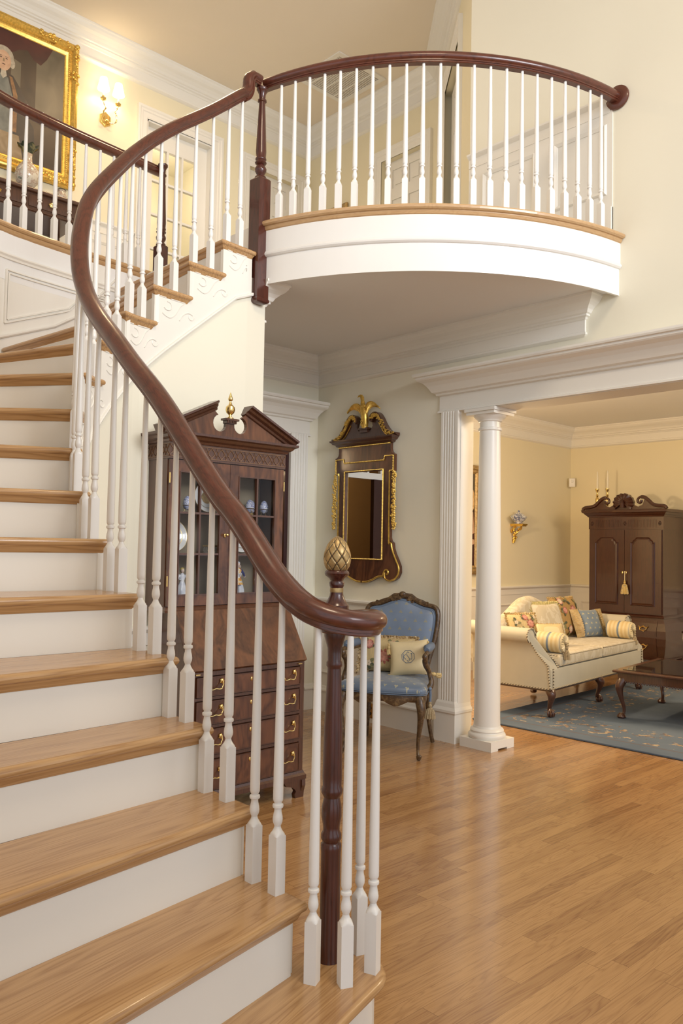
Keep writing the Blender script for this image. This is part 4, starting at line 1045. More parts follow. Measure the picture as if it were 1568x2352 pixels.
# ================================================================== HALL CONSOLE TABLE WITH PORCELAIN
ct = thing('console_table', 'dark mahogany console table under the portrait in the upper hall', 'table', (2.15, 6.26, ZF2))
MB().slab([(-0.68, -0.22), (0.68, -0.22), (0.68, 0.21), (-0.68, 0.21)], 0.81, 0.84, 0.012).build('tabletop', M['mahog'], ct)
mb = MB().box((-0.65, -0.19, 0.66), (0.65, 0.20, 0.81)); mb.run([(-0.65, -0.19), (0.65, -0.19), (0.65, 0.2)], [(0, 0.665), (0.010, 0.668), (0.010, 0.680), (0, 0.686)]); mb.build('apron', M['mahog'], ct)
for x0, x1 in ((-0.60, -0.24), (-0.20, 0.20), (0.24, 0.60)):
    dw = MB().slab([(x0, -0.198), (x1, -0.198), (x1, -0.18), (x0, -0.18)], 0.70, 0.795, 0.004).build('drawer', M['mahog'], ct)
    h = MB(); xm = (x0 + x1) / 2
    h.ball((xm, -0.203, 0.752), 0.018, 10, 6, sc=(1.5, .4, 1)); h.tube([(xm - .028, -0.208, .75), (xm - .02, -0.218, .73), (xm + .02, -0.218, .73), (xm + .028, -0.208, .75)], 0.003, 6); h.build('pull', M['brass'], dw)
for x in (-0.60, 0.60):
    for y in (-0.15, 0.16): MB().prism([(x - .03, y - .03), (x + .03, y - .03), (x + .03, y + .03), (x - .03, y + .03)], 0.0, 0.67).build('leg', M['mahog'], ct)
MB().box((-0.60, -0.13, 0.14), (0.60, 0.14, 0.165)).build('lower_shelf', M['mahog'], ct)
M['porc'] = blotch_mat('painted_porcelain', [(0.62, 0.56, 0.44), (0.70, 0.63, 0.50), (0.42, 0.28, 0.20), (0.60, 0.54, 0.42), (0.10, 0.11, 0.08)], 24, 0.15, 3, 1.0)
M['porc_dk'] = blotch_mat('dark_glazed_porcelain', [(0.012, 0.016, 0.012), (0.05, 0.06, 0.035), (0.35, 0.30, 0.14)], 22, 0.12)
vz = thing('porcelain_vase', 'large floral porcelain vase with dark ruffled mouth on the console table', 'vase', (2.43, 6.22, ZF2 + 0.84))
MB().lathe([(0.050, 0), (0.062, 0.012), (0.058, 0.03), (0.040, 0.045), (0.048, 0.06), (0.080, 0.10), (0.092, 0.15), (0.086, 0.195), (0.055, 0.235), (0.036, 0.26), (0.032, 0.30), (0.034, 0.33)], 28).build('body', M['porc'], vz)
mb = MB(); vv = []; ff = []
for i, (r, z) in enumerate(((0.034, .325), (0.045, .35), (0.062, .375), (0.080, .385), (0.076, .381), (0.050, .36), (0.030, .33))):
    for k in range(40): a = 2 * PI * k / 40; rr_ = r * (1 + (0.10 * math.cos(8 * a) if 1 < i < 5 else 0)); vv.append((rr_ * math.cos(a), rr_ * math.sin(a), z + (0.008 * math.cos(8 * a) if 1 < i < 5 else 0)))
for i in range(6):
    for k in range(40): ff.append((i * 40 + k, i * 40 + (k + 1) % 40, (i + 1) * 40 + (k + 1) % 40, (i + 1) * 40 + k))
mb.add(vv, ff, 0, True).build('mouth', M['porc_dk'], vz)
cp = thing('porcelain_jar', 'small floral porcelain jar at the right end of the console table', 'jar', (2.70, 6.20, ZF2 + 0.84))
MB().lathe([(0.022, 0), (0.034, 0.008), (0.022, 0.02), (0.040, 0.045), (0.044, 0.065), (0.034, 0.088), (0.030, 0.10), (0.036, 0.112), (0.030, 0.112)], 20).build('body', M['porc'], cp)
MB().lathe([(0.036, 0.113), (0.038, 0.117), (0.034, 0.12)], 20).build('rim', M['porc_dk'], cp)

# ================================================================== SECRETARY DESK
def local(o):
    """mesh builder that takes world coordinates for a part of the thing o"""
    m = MB(); m.T = (Matrix.Translation(o.location) @ Matrix.Rotation(o.rotation_euler[2], 4, 'Z')).inverted(); return m
SX0, SX1, SY, SB = 2.11, 2.81, 3.234, 3.60      # base
UX0, UX1, UY = 2.062, 2.775, 3.40               # upper case
sd_ = thing('secretary_desk', 'tall flame mahogany secretary with glazed doors and broken pediment behind the balusters', 'cabinet', (2.45, 3.42, 0))
mb = local(sd_)
mb.box((SX0, SY + 0.02, 0.12), (SX0 + 0.02, SB, 0.70)).box((SX1 - 0.02, SY + 0.02, 0.12), (SX1, SB, 0.70)).box((SX0 + .02, SB - 0.02, 0.12), (SX1 - .02, SB, 0.97)).box((SX0 + .02, SY + 0.03, 0.12), (SX1 - .02, SB - .02, 0.70))
for x0, x1 in ((SX0, SX0 + 0.02), (SX1 - 0.02, SX1)):      # sloping sides of the desk
    pr = [(SY + 0.012, 0.70), (SB, 0.70), (SB, 0.975), (UY + 0.005, 0.975)]
    mb.add([(x, a, b) for x in (x0, x1) for a, b in pr], [(0, 1, 2, 3), (7, 6, 5, 4), (0, 4, 5, 1), (1, 5, 6, 2), (2, 6, 7, 3), (3, 7, 4, 0)])
mb.box((SX0 - 0.004, UY + 0.004, 0.960), (SX1 + 0.004, SB, 0.975))
# moulded rails between the drawers and at the base
for z0, z1 in ((0.106, 0.135), (0.286, 0.302), (0.432, 0.446), (0.566, 0.580), (0.680, 0.700)):
    mb.box((SX0 + 0.001, SY + 0.008, z0), (SX1 - 0.001, SY + 0.03, z1))
mb.box((SX0 - 0.001, SY + 0.009, 0.105), (SX0 + 0.028, SY + 0.029, 0.6999)).box((SX1 - 0.028, SY + 0.009, 0.105), (SX1 + 0.001, SY + 0.029, 0.6999))
mb.run([(SX0, SB), (SX0, SY + 0.01), (SX1, SY + 0.01), (SX1, SB)], [(0, 0.088), (0.016, 0.090), (0.016, 0.112), (0.008, 0.122), (0.004, 0.134), (0, 0.136)])
mb.build('case', M['mahog'], sd_)
for cx, cy in ((SX0, 0), (SX1, 0), (SX0, 1), (SX1, 1)):
    s = 1 if cx == SX0 else -1; fm = local(sd_)
    pr = [(0, 0.0), (0.055, 0.0), (0.060, 0.02), (0.050, 0.035), (0.062, 0.050), (0.085, 0.062), (0.115, 0.068), (0.13, 0.09), (-0.012, 0.09), (-0.014, 0.06), (-0.004, 0.03)]
    y0, y1 = (SY - 0.004, SY + 0.020) if cy == 0 else (SB - 0.02, SB - 0.002)
    v = [(cx + s * a, y, b) for y in (y0, y1) for a, b in pr]; n = len(pr)
    fm.add(v, [tuple(range(n)), tuple(range(2 * n - 1, n - 1, -1))] + [(i, (i + 1) % n, n + (i + 1) % n, n + i) for i in range(n)])
    if cy == 0:
        v = [(x, SY + a, b) for x in (cx - s * 0.004, cx + s * 0.018) for a, b in pr]; fm.add(v, [tuple(range(n)), tuple(range(2 * n - 1, n - 1, -1))] + [(i, (i + 1) % n, n + (i + 1) % n, n + i) for i in range(n)])
    fm.build('bracket_foot', M['mahog'], sd_)
def bail(parent, x, y, z, w=0.045):
    m = local(sd_)
    for sx in (-1, 1):
        m.ball((x + sx * w, y - 0.004, z + 0.014), 0.010, 8, 5, sc=(1, .6, 1.3))
        for k in range(5): a = 2 * PI * k / 5; m.ball((x + sx * w + 0.008 * math.cos(a), y - 0.003, z + 0.014 + 0.010 * math.sin(a)), 0.0045, 6, 4)
        m.tube([(x + sx * w, y, z + 0.014), (x + sx * w, y - 0.014, z + 0.014)], 0.004, 6)
    c = catmull([Vector(p) for p in ((x - w, y - .012, z + .014), (x - w + .002, y - .018, z), (x - w + .010, y - .021, z - .010), (x - w + .012, y - .021, z - .018), (x - w * .4, y - .021, z - .020), (x, y - .021, z - .016), (x + w * .4, y - .021, z - .020), (x + w - .012, y - .021, z - .018), (x + w - .010, y - .021, z - .010), (x + w - .002, y - .018, z), (x + w, y - .012, z + .014))], 3)
    m.tube(c, 0.0032, 6); return m.build('bail_handle', M['brass'], parent)
for z0, z1 in ((0.581, 0.679), (0.447, 0.565), (0.303, 0.431), (0.136, 0.285)):
    m = local(sd_); m.box((SX0 + 0.030, SY + 0.002, z0 + 0.003), (SX1 - 0.030, SY + 0.04, z1 - 0.003))
    dr = m.build('drawer', M['flame'], sd_)
    m = local(sd_); a, b, c, d2_ = SX0 + 0.030, SX1 - 0.030, z0 + 0.003, z1 - 0.003
    for q in ((a, c, b, c + .004), (a, d2_ - .004, b, d2_), (a, c + .004, a + .004, d2_ - .004), (b - .004, c + .004, b, d2_ - .004)): m.box((q[0], SY - 0.0012, q[1]), (q[2], SY + 0.0019, q[3]))
    m.build('cockbead', M['mahog'], dr)
    for x in (2.235, 2.690): bail(dr, x, SY, (z0 + z1) / 2 + 0.008)
    m = local(sd_); xm = (SX0 + SX1) / 2; m.ball((xm, SY + .001, z1 - .035), 0.008, 8, 5, sc=(.8, .5, 1.4)); m.build('keyhole_plate', M['brass'], dr)
# slant front
m = local(sd_); th = math.atan2(0.975 - 0.70, UY - SY)
ny, nz = -math.sin(th), math.cos(th)
pts = [(SY + 0.004, 0.702), (UY + 0.001, 0.972)]
v = [(x, y + ny * e, z + nz * e) for e in (0.0, 0.018) for (y, z) in pts for x in (SX0 - 0.002, SX1 + 0.002)]
m.add(v, [(0, 1, 3, 2), (4, 6, 7, 5), (0, 4, 5, 1), (2, 3, 7, 6), (0, 2, 6, 4), (1, 5, 7, 3)])
sl_ = m.build('slant_lid', M['flame'], sd_)
m = local(sd_)
for x in (SX0 + 0.035, SX1 - 0.035): m.box((x - .012, SY - 0.002, 0.688), (x + .012, SY + 0.01, 0.694))
m.build('lid_hinges', M['brass'], sl_)
# upper case: hollow, with shelves
m = local(sd_); z0, z1 = 0.985, 1.72
m.box((UX0, UY + 0.02, z0), (UX0 + 0.02, SB, z1)).box((UX1 - 0.02, UY + 0.02, z0), (UX1, SB, z1)).box((UX0 + .02, UY + 0.02, z0), (UX1 - .02, SB - .012, z0 + 0.05)).box((UX0 + .02, UY + 0.02, z1 - 0.03), (UX1 - .02, SB - .012, z1))
m.run([(UX0, SB), (UX0, UY), (UX1, UY), (UX1, SB)], [(0, 0.972), (0.014, 0.974), (0.016, 0.984), (0.008, 0.994), (0, 1.0)])
m.build('upper_case', M['mahog'], sd_)
M['cabinet_back'] = plain('olive_brown_cabinet_lining', (0.24, 0.19, 0.12), 0.8)
m = local(sd_); m.box((UX0 + .02, SB - .012, z0), (UX1 - .02, SB - 0.001, z1)); m.build('back_panel', M['cabinet_back'], sd_)
for z in (1.455, 1.248): m = local(sd_); m.box((UX0 + .02, UY + 0.035, z), (UX1 - .02, SB - .012, z + 0.010)); m.build('shelf', M['mahog'], sd_)
xm = (UX0 + UX1) / 2
for x0, x1, hs in ((UX0 + 0.004, xm - 0.001, -1), (xm + 0.001, UX1 - 0.004, 1)):
    m = local(sd_); y0, y1 = UY, UY + 0.018; st = 0.055; zb, ztp = 1.003, 1.716
    gx0, gx1, gz0, gz1 = x0 + st, x1 - st, zb + 0.052, ztp - 0.055
    m.box((x0, y0, zb), (gx0, y1, ztp)).box((gx1, y0, zb), (x1, y1, ztp)).box((gx0, y0, zb), (gx1, y1, gz0)).box((gx0, y0, gz1), (gx1, y1, ztp))
    dr = m.build('glazed_door', M['flame'], sd_)
    m = local(sd_); gm = (gx0 + gx1) / 2
    m.box((gm - .005, y0 - .002, gz0), (gm + .005, y1 - .002, gz1))
    for z in (gz0 + (gz1 - gz0) / 3, gz0 + (gz1 - gz0) * 2 / 3): m.box((gx0, y0 - .0015, z - .005), (gx1, y1 - .0025, z + .005))
    for q in ((gx0, gz0, gx1, gz0 + .005), (gx0, gz1 - .005, gx1, gz1), (gx0, gz0 + .005, gx0 + .005, gz1 - .005), (gx1 - .005, gz0 + .005, gx1, gz1 - .005)): m.box((q[0], y0 - .004, q[1]), (q[2], y0 + .010, q[3]))
    m.build('muntins', M['mahog'], dr)
    m = local(sd_); m.box((gx0 + .001, y0 + .011, gz0 + .001), (gx1 - .001, y0 + .013, gz1 - .001)); m.build('glass_pane', M['glass'], dr)
    m = local(sd_); hxx = x0 - .002 if hs < 0 else x1 + .002
    for z in (1.10, 1.60): m.tube([(hxx, y0 - .002, z), (hxx, y0 - .002, z + .05)], 0.0035, 8)
    m.build('hinges', M['brass'], dr)
m = local(sd_); m.ball((xm - .026, UY - .004, 1.352), 0.007, 8, 6, sc=(.9, .5, 1.6)); m.tube([(xm - .026, UY - .002, 1.355), (xm - .026, UY - .022, 1.355)], .003, 6); m.ball((xm - .026, UY - .024, 1.355), .008, 8, 6); m.build('door_key', M['brass'], sd_)
# frieze, fretwork, cornice
m = local(sd_); m.box((UX0 - 0.004, UY - 0.004, 1.7201), (UX1 + 0.004, SB, 1.805)); fr = m.build('frieze', M['mahog'], sd_)
M['fret'] = wood('mahogany_fretwork', (0.07, 0.028, 0.012), (0.20, 0.10, 0.045), along=0, rough=0.4, coat=0.3)
m = local(sd_); Wd = UX1 - UX0; nu = 11
def fret(fn, Wd, nu):
    for k in range(nu):
        u0 = Wd * k / nu; c = u0 + Wd / nu / 2; w = Wd / nu / 2; zc, hh = 1.762, 0.026
        for pts in ([(c - w, zc - hh), (c - w * .4, zc - hh * .2), (c - w * .4, zc + hh * .2), (c - w, zc + hh)], [(c + w, zc - hh), (c + w * .4, zc - hh * .2), (c + w * .4, zc + hh * .2), (c + w, zc + hh)],
                    [(c - w * .4, zc), (c, zc + hh * .7), (c + w * .4, zc), (c, zc - hh * .7), (c - w * .4, zc)], [(c, zc + hh * .7), (c, zc + hh)], [(c, zc - hh * .7), (c, zc - hh)]):
            m.tube([fn(a, b) for a, b in pts], 0.0026, 4)
    for z in (1.733, 1.791): m.tube([fn(0, z), fn(Wd, z)], 0.003, 4)
fret(lambda u, z: (UX0 - .002 + u, UY - 0.005, z), Wd + .004, 12); fret(lambda u, z: (UX0 - 0.005, UY + u, z), SB - UY, 3)
m.build('fretwork', M['fret'], fr)
m = local(sd_)
cor = [(0, 1.800), (0.008, 1.802), (0.012, 1.812), (0.026, 1.820), (0.036, 1.832), (0.050, 1.838), (0.052, 1.850), (0, 1.852)]
m.run([(UX0 - .004, SB), (UX0 - .004, UY - .004), (UX1 + .004, UY - .004), (UX1 + .004, SB)], cor)
m.box((UX0 - .004, UY - .004, 1.8051), (UX1 + .004, SB, 1.8515)); m.build('cornice', M['mahog'], sd_)
# broken pediment
xc = xm - 0.012; zb = 1.852
def pedpoly(sx):
    p = [(xc + sx * 0.03, zb), (xc + sx * 0.385, zb), (xc + sx * 0.098, 1.984)]
    for k in range(13):
        a = math.radians(75 - 235 * k / 12); p.append((xc + sx * (0.064 + 0.041 * math.cos(a)), 1.922 + 0.043 * math.sin(a)))
    p += [(xc + sx * 0.024, 1.935), (xc + sx * 0.0001, 1.935), (xc + sx * 0.0001, zb)]
    return p
m = local(sd_)
for sx in (-1, 1):
    p = pedpoly(sx); n = len(p); v = [(x, y, z) for y in (UY - 0.008, UY + 0.016) for x, z in p]
    m.add(v, [tuple(range(n)), tuple(range(2 * n - 1, n - 1, -1))] + [(i, (i + 1) % n, n + (i + 1) % n, n + i) for i in range(n)])
ped = m.build('pediment', M['flame'], sd_)
m = local(sd_)
for sx in (-1, 1):
    a = Vector((xc + sx * 0.415, 0, zb - 0.004)); b = Vector((xc + sx * 0.094, 0, 2.002)); t = (b - a).normalized(); up = Vector((t.z, 0, -t.x))
    if up.z < 0: up = -up
    rk = [(0.0, -0.020), (0.010, -0.016), (0.014, -0.006), (0.028, 0.002), (0.034, 0.012), (0.048, 0.018), (0.050, 0.028), (0.0, 0.030), (-0.03, 0.030), (-0.03, -0.020)]
    v = [tuple(Vector((q.x, UY - 0.008 - d_, q.z)) + up * h) for q in (a, b) for d_, h in rk]; n = len(rk)
    m.add(v, [tuple(range(n)), tuple(range(2 * n - 1, n - 1, -1))] + [(i, (i + 1) % n, n + (i + 1) % n, n + i) for i in range(n)])
m.build('raking_cornice', M['mahog'], ped)
m = local(sd_); m.box((xc - 0.030, UY - 0.020, 1.925), (xc + 0.030, UY + 0.016, 1.940)).box((xc - 0.042, UY - 0.028, 1.940), (xc + 0.042, UY + 0.018, 1.950))
for k in range(6): x = xc - 0.027 + k * 0.0098; m.box((x, UY - 0.026, 1.928), (x + .0055, UY - 0.020, 1.9395))
m.build('finial_plinth', M['mahog'], ped)
m = local(sd_); b = 1.950
m.lathe([(0.018, b), (0.018, b + .006), (0.008, b + .012), (0.007, b + .02), (0.020, b + .032), (0.0245, b + .046), (0.0225, b + .060), (0.0225, b + .062), (0.010, b + .074), (0.0055, b + .086), (0.0055, b + .092), (0.011, b + .097), (0.0125, b + .103), (0.007, b + .120), (0.001, b + .138)], 20, (xc, UY - 0.004))
m.build('urn_finial', M['brass'], ped, label='brass urn finial')
# ---- things shown inside
M['bluewhite'] = blotch_mat('blue_and_white_china', [(0.80, 0.82, 0.85), (0.78, 0.80, 0.85), (0.06, 0.10, 0.36), (0.80, 0.82, 0.85), (0.10, 0.16, 0.45)], 75, 0.12, 2, 1.5)
M['china'] = plain('white_china', (0.80, 0.79, 0.75), 0.15, coat=0.4)
M['gold_rim'] = plain('gold_rim', (0.75, 0.58, 0.26), 0.3, metal=0.8)
def egg(x, y, z, label):
    e = thing('porcelain_egg', label, 'ornament', (x, y, z), 0, 'blue and white porcelain eggs in the cabinet')
    MB().lathe([(0.001, .012), (0.011, .015), (0.019, .025), (0.0235, .040), (0.0225, .055), (0.016, .072), (0.008, .081), (0.001, .084)], 20).build('egg_body', M['bluewhite'], e)
    s = MB().lathe([(0.0228, .033), (0.0245, .035), (0.0228, .037)], 20, cap=False)
    for k in range(3): a = 2 * PI * k / 3 + .5; s.tube([(0.021 * math.cos(a), 0.021 * math.sin(a), .034), (0.014 * math.cos(a), 0.014 * math.sin(a), .012), (0.019 * math.cos(a), 0.019 * math.sin(a), .001)], .0018, 5)
    s.build('egg_stand', M['brass'], e); return e
egg(2.225, 3.49, 1.465, 'blue and white porcelain egg behind the left glazed door, top shelf')
egg(2.712, 3.49, 1.465, 'blue and white porcelain egg on the top shelf, nearest the right hinges')
egg(2.600, 3.47, 1.465, 'front egg of the pair half hidden by the handrail')
egg(2.655, 3.53, 1.465, 'rear egg of the pair peeking out beside the handrail')
def plate(x, y, z, r, label, gold=True):
    p = thing('display_plate', label, 'plate', (x, y, z), 0)
    m = MB(); m.T = Matrix.Translation((0, 0, r)) @ Matrix.Rotation(math.radians(90 - 10), 4, 'X')
    m.lathe([(0.001, .004), (r * .62, .002), (r * .70, .006), (r * .97, .013), (r, .015), (r * .97, .018), (r * .68, .011), (r * .60, .007), (0.001, .008)], 32, cap=False)
    m.build('dish', M['china'], p)
    m = MB(); m.T = Matrix.Translation((0, 0, r)) @ Matrix.Rotation(math.radians(90 - 10), 4, 'X')
    m.lathe([(r * .965, .0182), (r * .985, .0190), (r * 1.004, .015)], 32, cap=False).lathe([(r * .66, .0115), (r * .69, .0125)], 32, cap=False)
    m.build('gold_band', M['gold_rim'], p)
    if gold:
        m = MB(); m.T = Matrix.Translation((0, 0, r)) @ Matrix.Rotation(math.radians(90 - 10), 4, 'X')
        m.lathe([(0.001, .0088), (r * .40, .0088)], 24, cap=False); m.build('centre_medallion', M['gold_old'], p)
    return p
plate(2.385, 3.565, 1.466, 0.083, 'gold centred white plate standing on the top cabinet shelf')
plate(2.175, 3.555, 1.260, 0.085, 'gold rimmed plate at the far left of the middle cabinet shelf', False)
plate(2.600, 3.560, 1.260, 0.083, 'gold rimmed plate behind the right glazed door, middle shelf')
bx = thing('crystal_box', 'small cut crystal box with gilt edges on the middle cabinet shelf', 'box', (2.375, 3.49, 1.2585))
M['crystal'] = blotch_mat('cut_crystal', [(0.30, 0.28, 0.20), (0.55, 0.52, 0.42), (0.22, 0.20, 0.14)], 90, 0.1)
MB().box((-.035, -.022, 0), (.035, .022, .034)).build('base', M['crystal'], bx); MB().slab([(-.037, -.024), (.037, -.024), (.037, .024), (-.037, .024)], .0345, .043, .003).build('lid', M['gold_rim'], bx)
def figurine(x, y, z, label, mats, h, man):
    f_ = thing('porcelain_figurine', label, 'figurine', (x, y, z), 0); k = h / 0.19
    MB().lathe([(0.034 * k, 0), (0.036 * k, .005 * k), (0.032 * k, .010 * k)], 20).build('base', M['china'], f_)
    if man:
        m = MB()
        for s_ in (-1, 1): m.tube([(s_ * .012 * k, 0, .010 * k), (s_ * .012 * k, -.004 * k, .012 * k), (s_ * .012 * k, 0, .045 * k), (s_ * .010 * k, 0, .085 * k)], [.006 * k, .007 * k, .009 * k, .011 * k], 8)
        m.build('breeches', mats[1], f_)
        MB().lathe([(0.034 * k, .058 * k), (0.026 * k, .075 * k), (0.018 * k, .095 * k), (0.017 * k, .11 * k), (0.022 * k, .13 * k), (0.012 * k, .142 * k)], 16, squash=.7).build('coat', mats[0], f_)
    else:
        m = MB(); v = []; ff = []; P_ = [(0.036, .010), (0.034, .03), (0.026, .06), (0.018, .085), (0.013, .098), (0.019, .12), (0.017, .132), (0.007, .142)]
        for i, (r, zz) in enumerate(P_):
            for q in range(24): a = 2 * PI * q / 24; rr_ = r * k * (1 + (.10 * math.cos(6 * a) if i < 3 else 0)); v.append((rr_ * math.cos(a), rr_ * .8 * math.sin(a), zz * k))
        for i in range(len(P_) - 1):
            for q in range(24): ff.append((i * 24 + q, i * 24 + (q + 1) % 24, (i + 1) * 24 + (q + 1) % 24, (i + 1) * 24 + q))
        m.add(v, ff, 0, True).build('gown', mats[0], f_)
    m = MB()
    for s_ in (-1, 1): m.tube([(s_ * .018 * k, 0, .132 * k), (s_ * .032 * k, -.006 * k, .112 * k), (s_ * .022 * k, -.026 * k, .102 * k)], [.0075 * k, .006 * k, .0045 * k], 8)
    m.build('arms', mats[2], f_)
    MB().lathe([(0.005 * k, .138 * k), (0.005 * k, .148 * k)], 8).ball((0, -.001, .158 * k), .0125 * k, 12, 8, sc=(.85, .95, 1.1)).ball((0, -.014 * k, .156 * k), .0025 * k, 6, 4).build('head', M['skin_p'], f_)
    MB().ball((0, .003 * k, .164 * k), .0135 * k, 12, 8, sc=(1, 1, .9)).ball((0, .010 * k, .152 * k), .008 * k, 8, 6).build('hair', mats[3], f_)
M['skin_p'] = plain('porcelain_skin', (0.75, 0.58, 0.48), 0.2)
M['fig_white'] = blotch_mat('white_porcelain_gown', [(0.62, 0.64, 0.72), (0.80, 0.80, 0.80)], 40, 0.15); M['fig_blue'] = plain('navy_glaze', (0.03, 0.04, 0.16), 0.15); M['fig_blonde'] = plain('yellow_glaze', (0.55, 0.42, 0.12), 0.2)
M['fig_red'] = blotch_mat('red_and_yellow_glaze', [(0.02, 0.03, 0.16), (0.50, 0.05, 0.05), (0.70, 0.42, 0.07), (0.75, 0.74, 0.70), (0.03, 0.03, 0.12)], 45, 0.15)
figurine(2.212, 3.50, 1.0355, 'white gowned blonde porcelain lady on the cabinet floor', (M['fig_white'], M['fig_white'], M['fig_white'], M['fig_blonde']), 0.165, False)
figurine(2.535, 3.475, 1.0355, 'porcelain gentleman in navy, red and gold coat on the cabinet floor', (M['fig_red'], M['fig_white'], M['fig_blue'], M['fig_white']), 0.20, True)
figurine(2.590, 3.54, 1.0355, 'dark haired porcelain figure standing behind the gentleman', (M['fig_white'], M['fig_white'], M['skin_p'], M['dark']), 0.185, False)

# ================================================================== WALL MIRROR WITH EAGLE
mr = thing('wall_mirror', 'mahogany and gilt mirror crowned by a golden bird on the foyer wall', 'mirror', (XM, 4.352, 1.55), -PI / 2)
# local: x to the right as seen, y into the wall, z up (relative to 1.55)
def plate_xz(m, pts, y0, y1, mat=0):
    n = len(pts); v = [(x, y, z - 1.55) for y in (y0, y1) for x, z in pts]
    m.add(v, [tuple(range(n)), tuple(range(2 * n - 1, n - 1, -1))] + [(i, (i + 1) % n, n + (i + 1) % n, n + i) for i in range(n)], mat)
right = [(0.0, 1.035), (0.06, 1.040), (0.115, 1.058), (0.165, 1.080), (0.21, 1.086), (0.245, 1.070), (0.285, 1.058), (0.325, 1.062), (0.365, 1.085), (0.388, 1.125), (0.385, 1.170), (0.362, 1.215), (0.335, 1.26), (0.318, 1.300), (0.312, 1.34), (0.292, 1.352),
         (0.282, 1.38), (0.282, 1.865), (0.318, 1.868), (0.318, 1.995), (0.300, 2.000), (0.285, 2.015), (0.278, 2.035), (0.278, 2.085)]
out = right + [(-x, z) for x, z in right[::-1]]
gl = [(-0.200, 1.222), (0.200, 1.222), (0.200, 1.880), (-0.200, 1.880)]
# frame plate with the window for the glass: built as left, right, top and bottom pieces
m = MB(); R_ = [p for p in right if p[0] >= 0]
lo = [p for p in right if p[1] <= 1.23]; 
bot = [(-0.205, 1.222)] + [(-x, z) for x, z in lo[::-1]][:0]
bl_ = [(x, z) for x, z in right if z < 1.2225]; e = (0.358, 1.222)
plate_xz(m, [(x, z) for x, z in bl_] + [e] + [(-e[0], e[1])] + [(-x, z) for x, z in bl_[::-1][:-1]], -0.030, -0.004)
for sx in (1, -1):
    side = [e] + [(x, z) for x, z in right if 1.2225 < z < 1.881] + [(0.318, 1.880), (0.200, 1.880), (0.200, 1.222)]
    plate_xz(m, [(sx * x, z) for x, z in side], -0.030, -0.004)
tp = [(0.318, 1.880), (0.318, 1.995), (0.300, 2.000), (0.285, 2.015), (0.278, 2.035), (0.278, 2.085)]
plate_xz(m, tp + [(-x, z) for x, z in tp[::-1]], -0.030, -0.004)
fm = m.build('veneered_frame', M['flame'], mr)
m = MB(); plate_xz(m, [(-0.205, 1.217), (0.205, 1.217), (0.205, 1.885), (-0.205, 1.885)], -0.016, -0.010)
mm = new_mat('mirror_silver'); mm[2].inputs['Base Color'].default_value = (0.86, 0.86, 0.84, 1); mm[2].inputs['Metallic'].default_value = 1; mm[2].inputs['Roughness'].default_value = 0.01
m.build('mirror_glass', mm[0], mr)
m = MB()
def gt(pts, r=0.0065, closed=False, y=-0.032):
    q = [(x, y, z - 1.55) for x, z in pts]; m.tube(q + ([q[0]] if closed else []), r, 6)
def beads(pts, r, step, y=-0.036):
    for (a, b), (c, d_) in zip(pts, pts[1:]):
        L_ = math.dist((a, b), (c, d_)); n = max(1, int(L_ / step))
        for k in range(n): t = (k + .5) / n; m.ball((a + (c - a) * t, y, b + (d_ - b) * t - 1.55), r, 5, 4)
for rct in ((0.207, 1.215, 1.887),): gt([(-rct[0], rct[1]), (rct[0], rct[1]), (rct[0], rct[2]), (-rct[0], rct[2])], 0.006, True); beads([(-rct[0], rct[1]), (rct[0], rct[1]), (rct[0], rct[2]), (-rct[0], rct[2]), (-rct[0], rct[1])], 0.005, 0.011)
for sx in (1, -1):
    o_ = [(0.01, 1.041), (0.06, 1.046), (0.115, 1.064), (0.165, 1.086), (0.21, 1.092), (0.225, 1.105), (0.235, 1.130), (0.255, 1.142), (0.272, 1.130), (0.270, 1.112), (0.256, 1.108)]
    gt([(sx * q.x, q.y) for q in catmull([Vector(p) for p in o_], 4)], 0.007)
    o_ = [(0.238, 1.120), (0.240, 1.085), (0.262, 1.066), (0.300, 1.063), (0.345, 1.080), (0.376, 1.120), (0.376, 1.165), (0.352, 1.212), (0.325, 1.26), (0.306, 1.305), (0.300, 1.335), (0.284, 1.345), (0.274, 1.375), (0.273, 1.86)]
    gt([(sx * q.x, q.y) for q in catmull([Vector(p) for p in o_], 4)], 0.0065)
    o_ = [(0.273, 1.86), (0.273, 1.872), (0.309, 1.875), (0.309, 1.985), (0.222, 1.985), (0.215, 1.955), (0.0, 1.955)]
    gt([(sx * x, z) for x, z in o_], 0.0065); beads([(sx * x, z) for x, z in o_], 0.0045, 0.012)
gt([(-0.278, 2.078), (0.278, 2.078)], 0.006); beads([(-0.278, 2.078), (0.278, 2.078)], 0.005, 0.011)
gmould = m.build('gilt_moulding', M['gold'], mr)
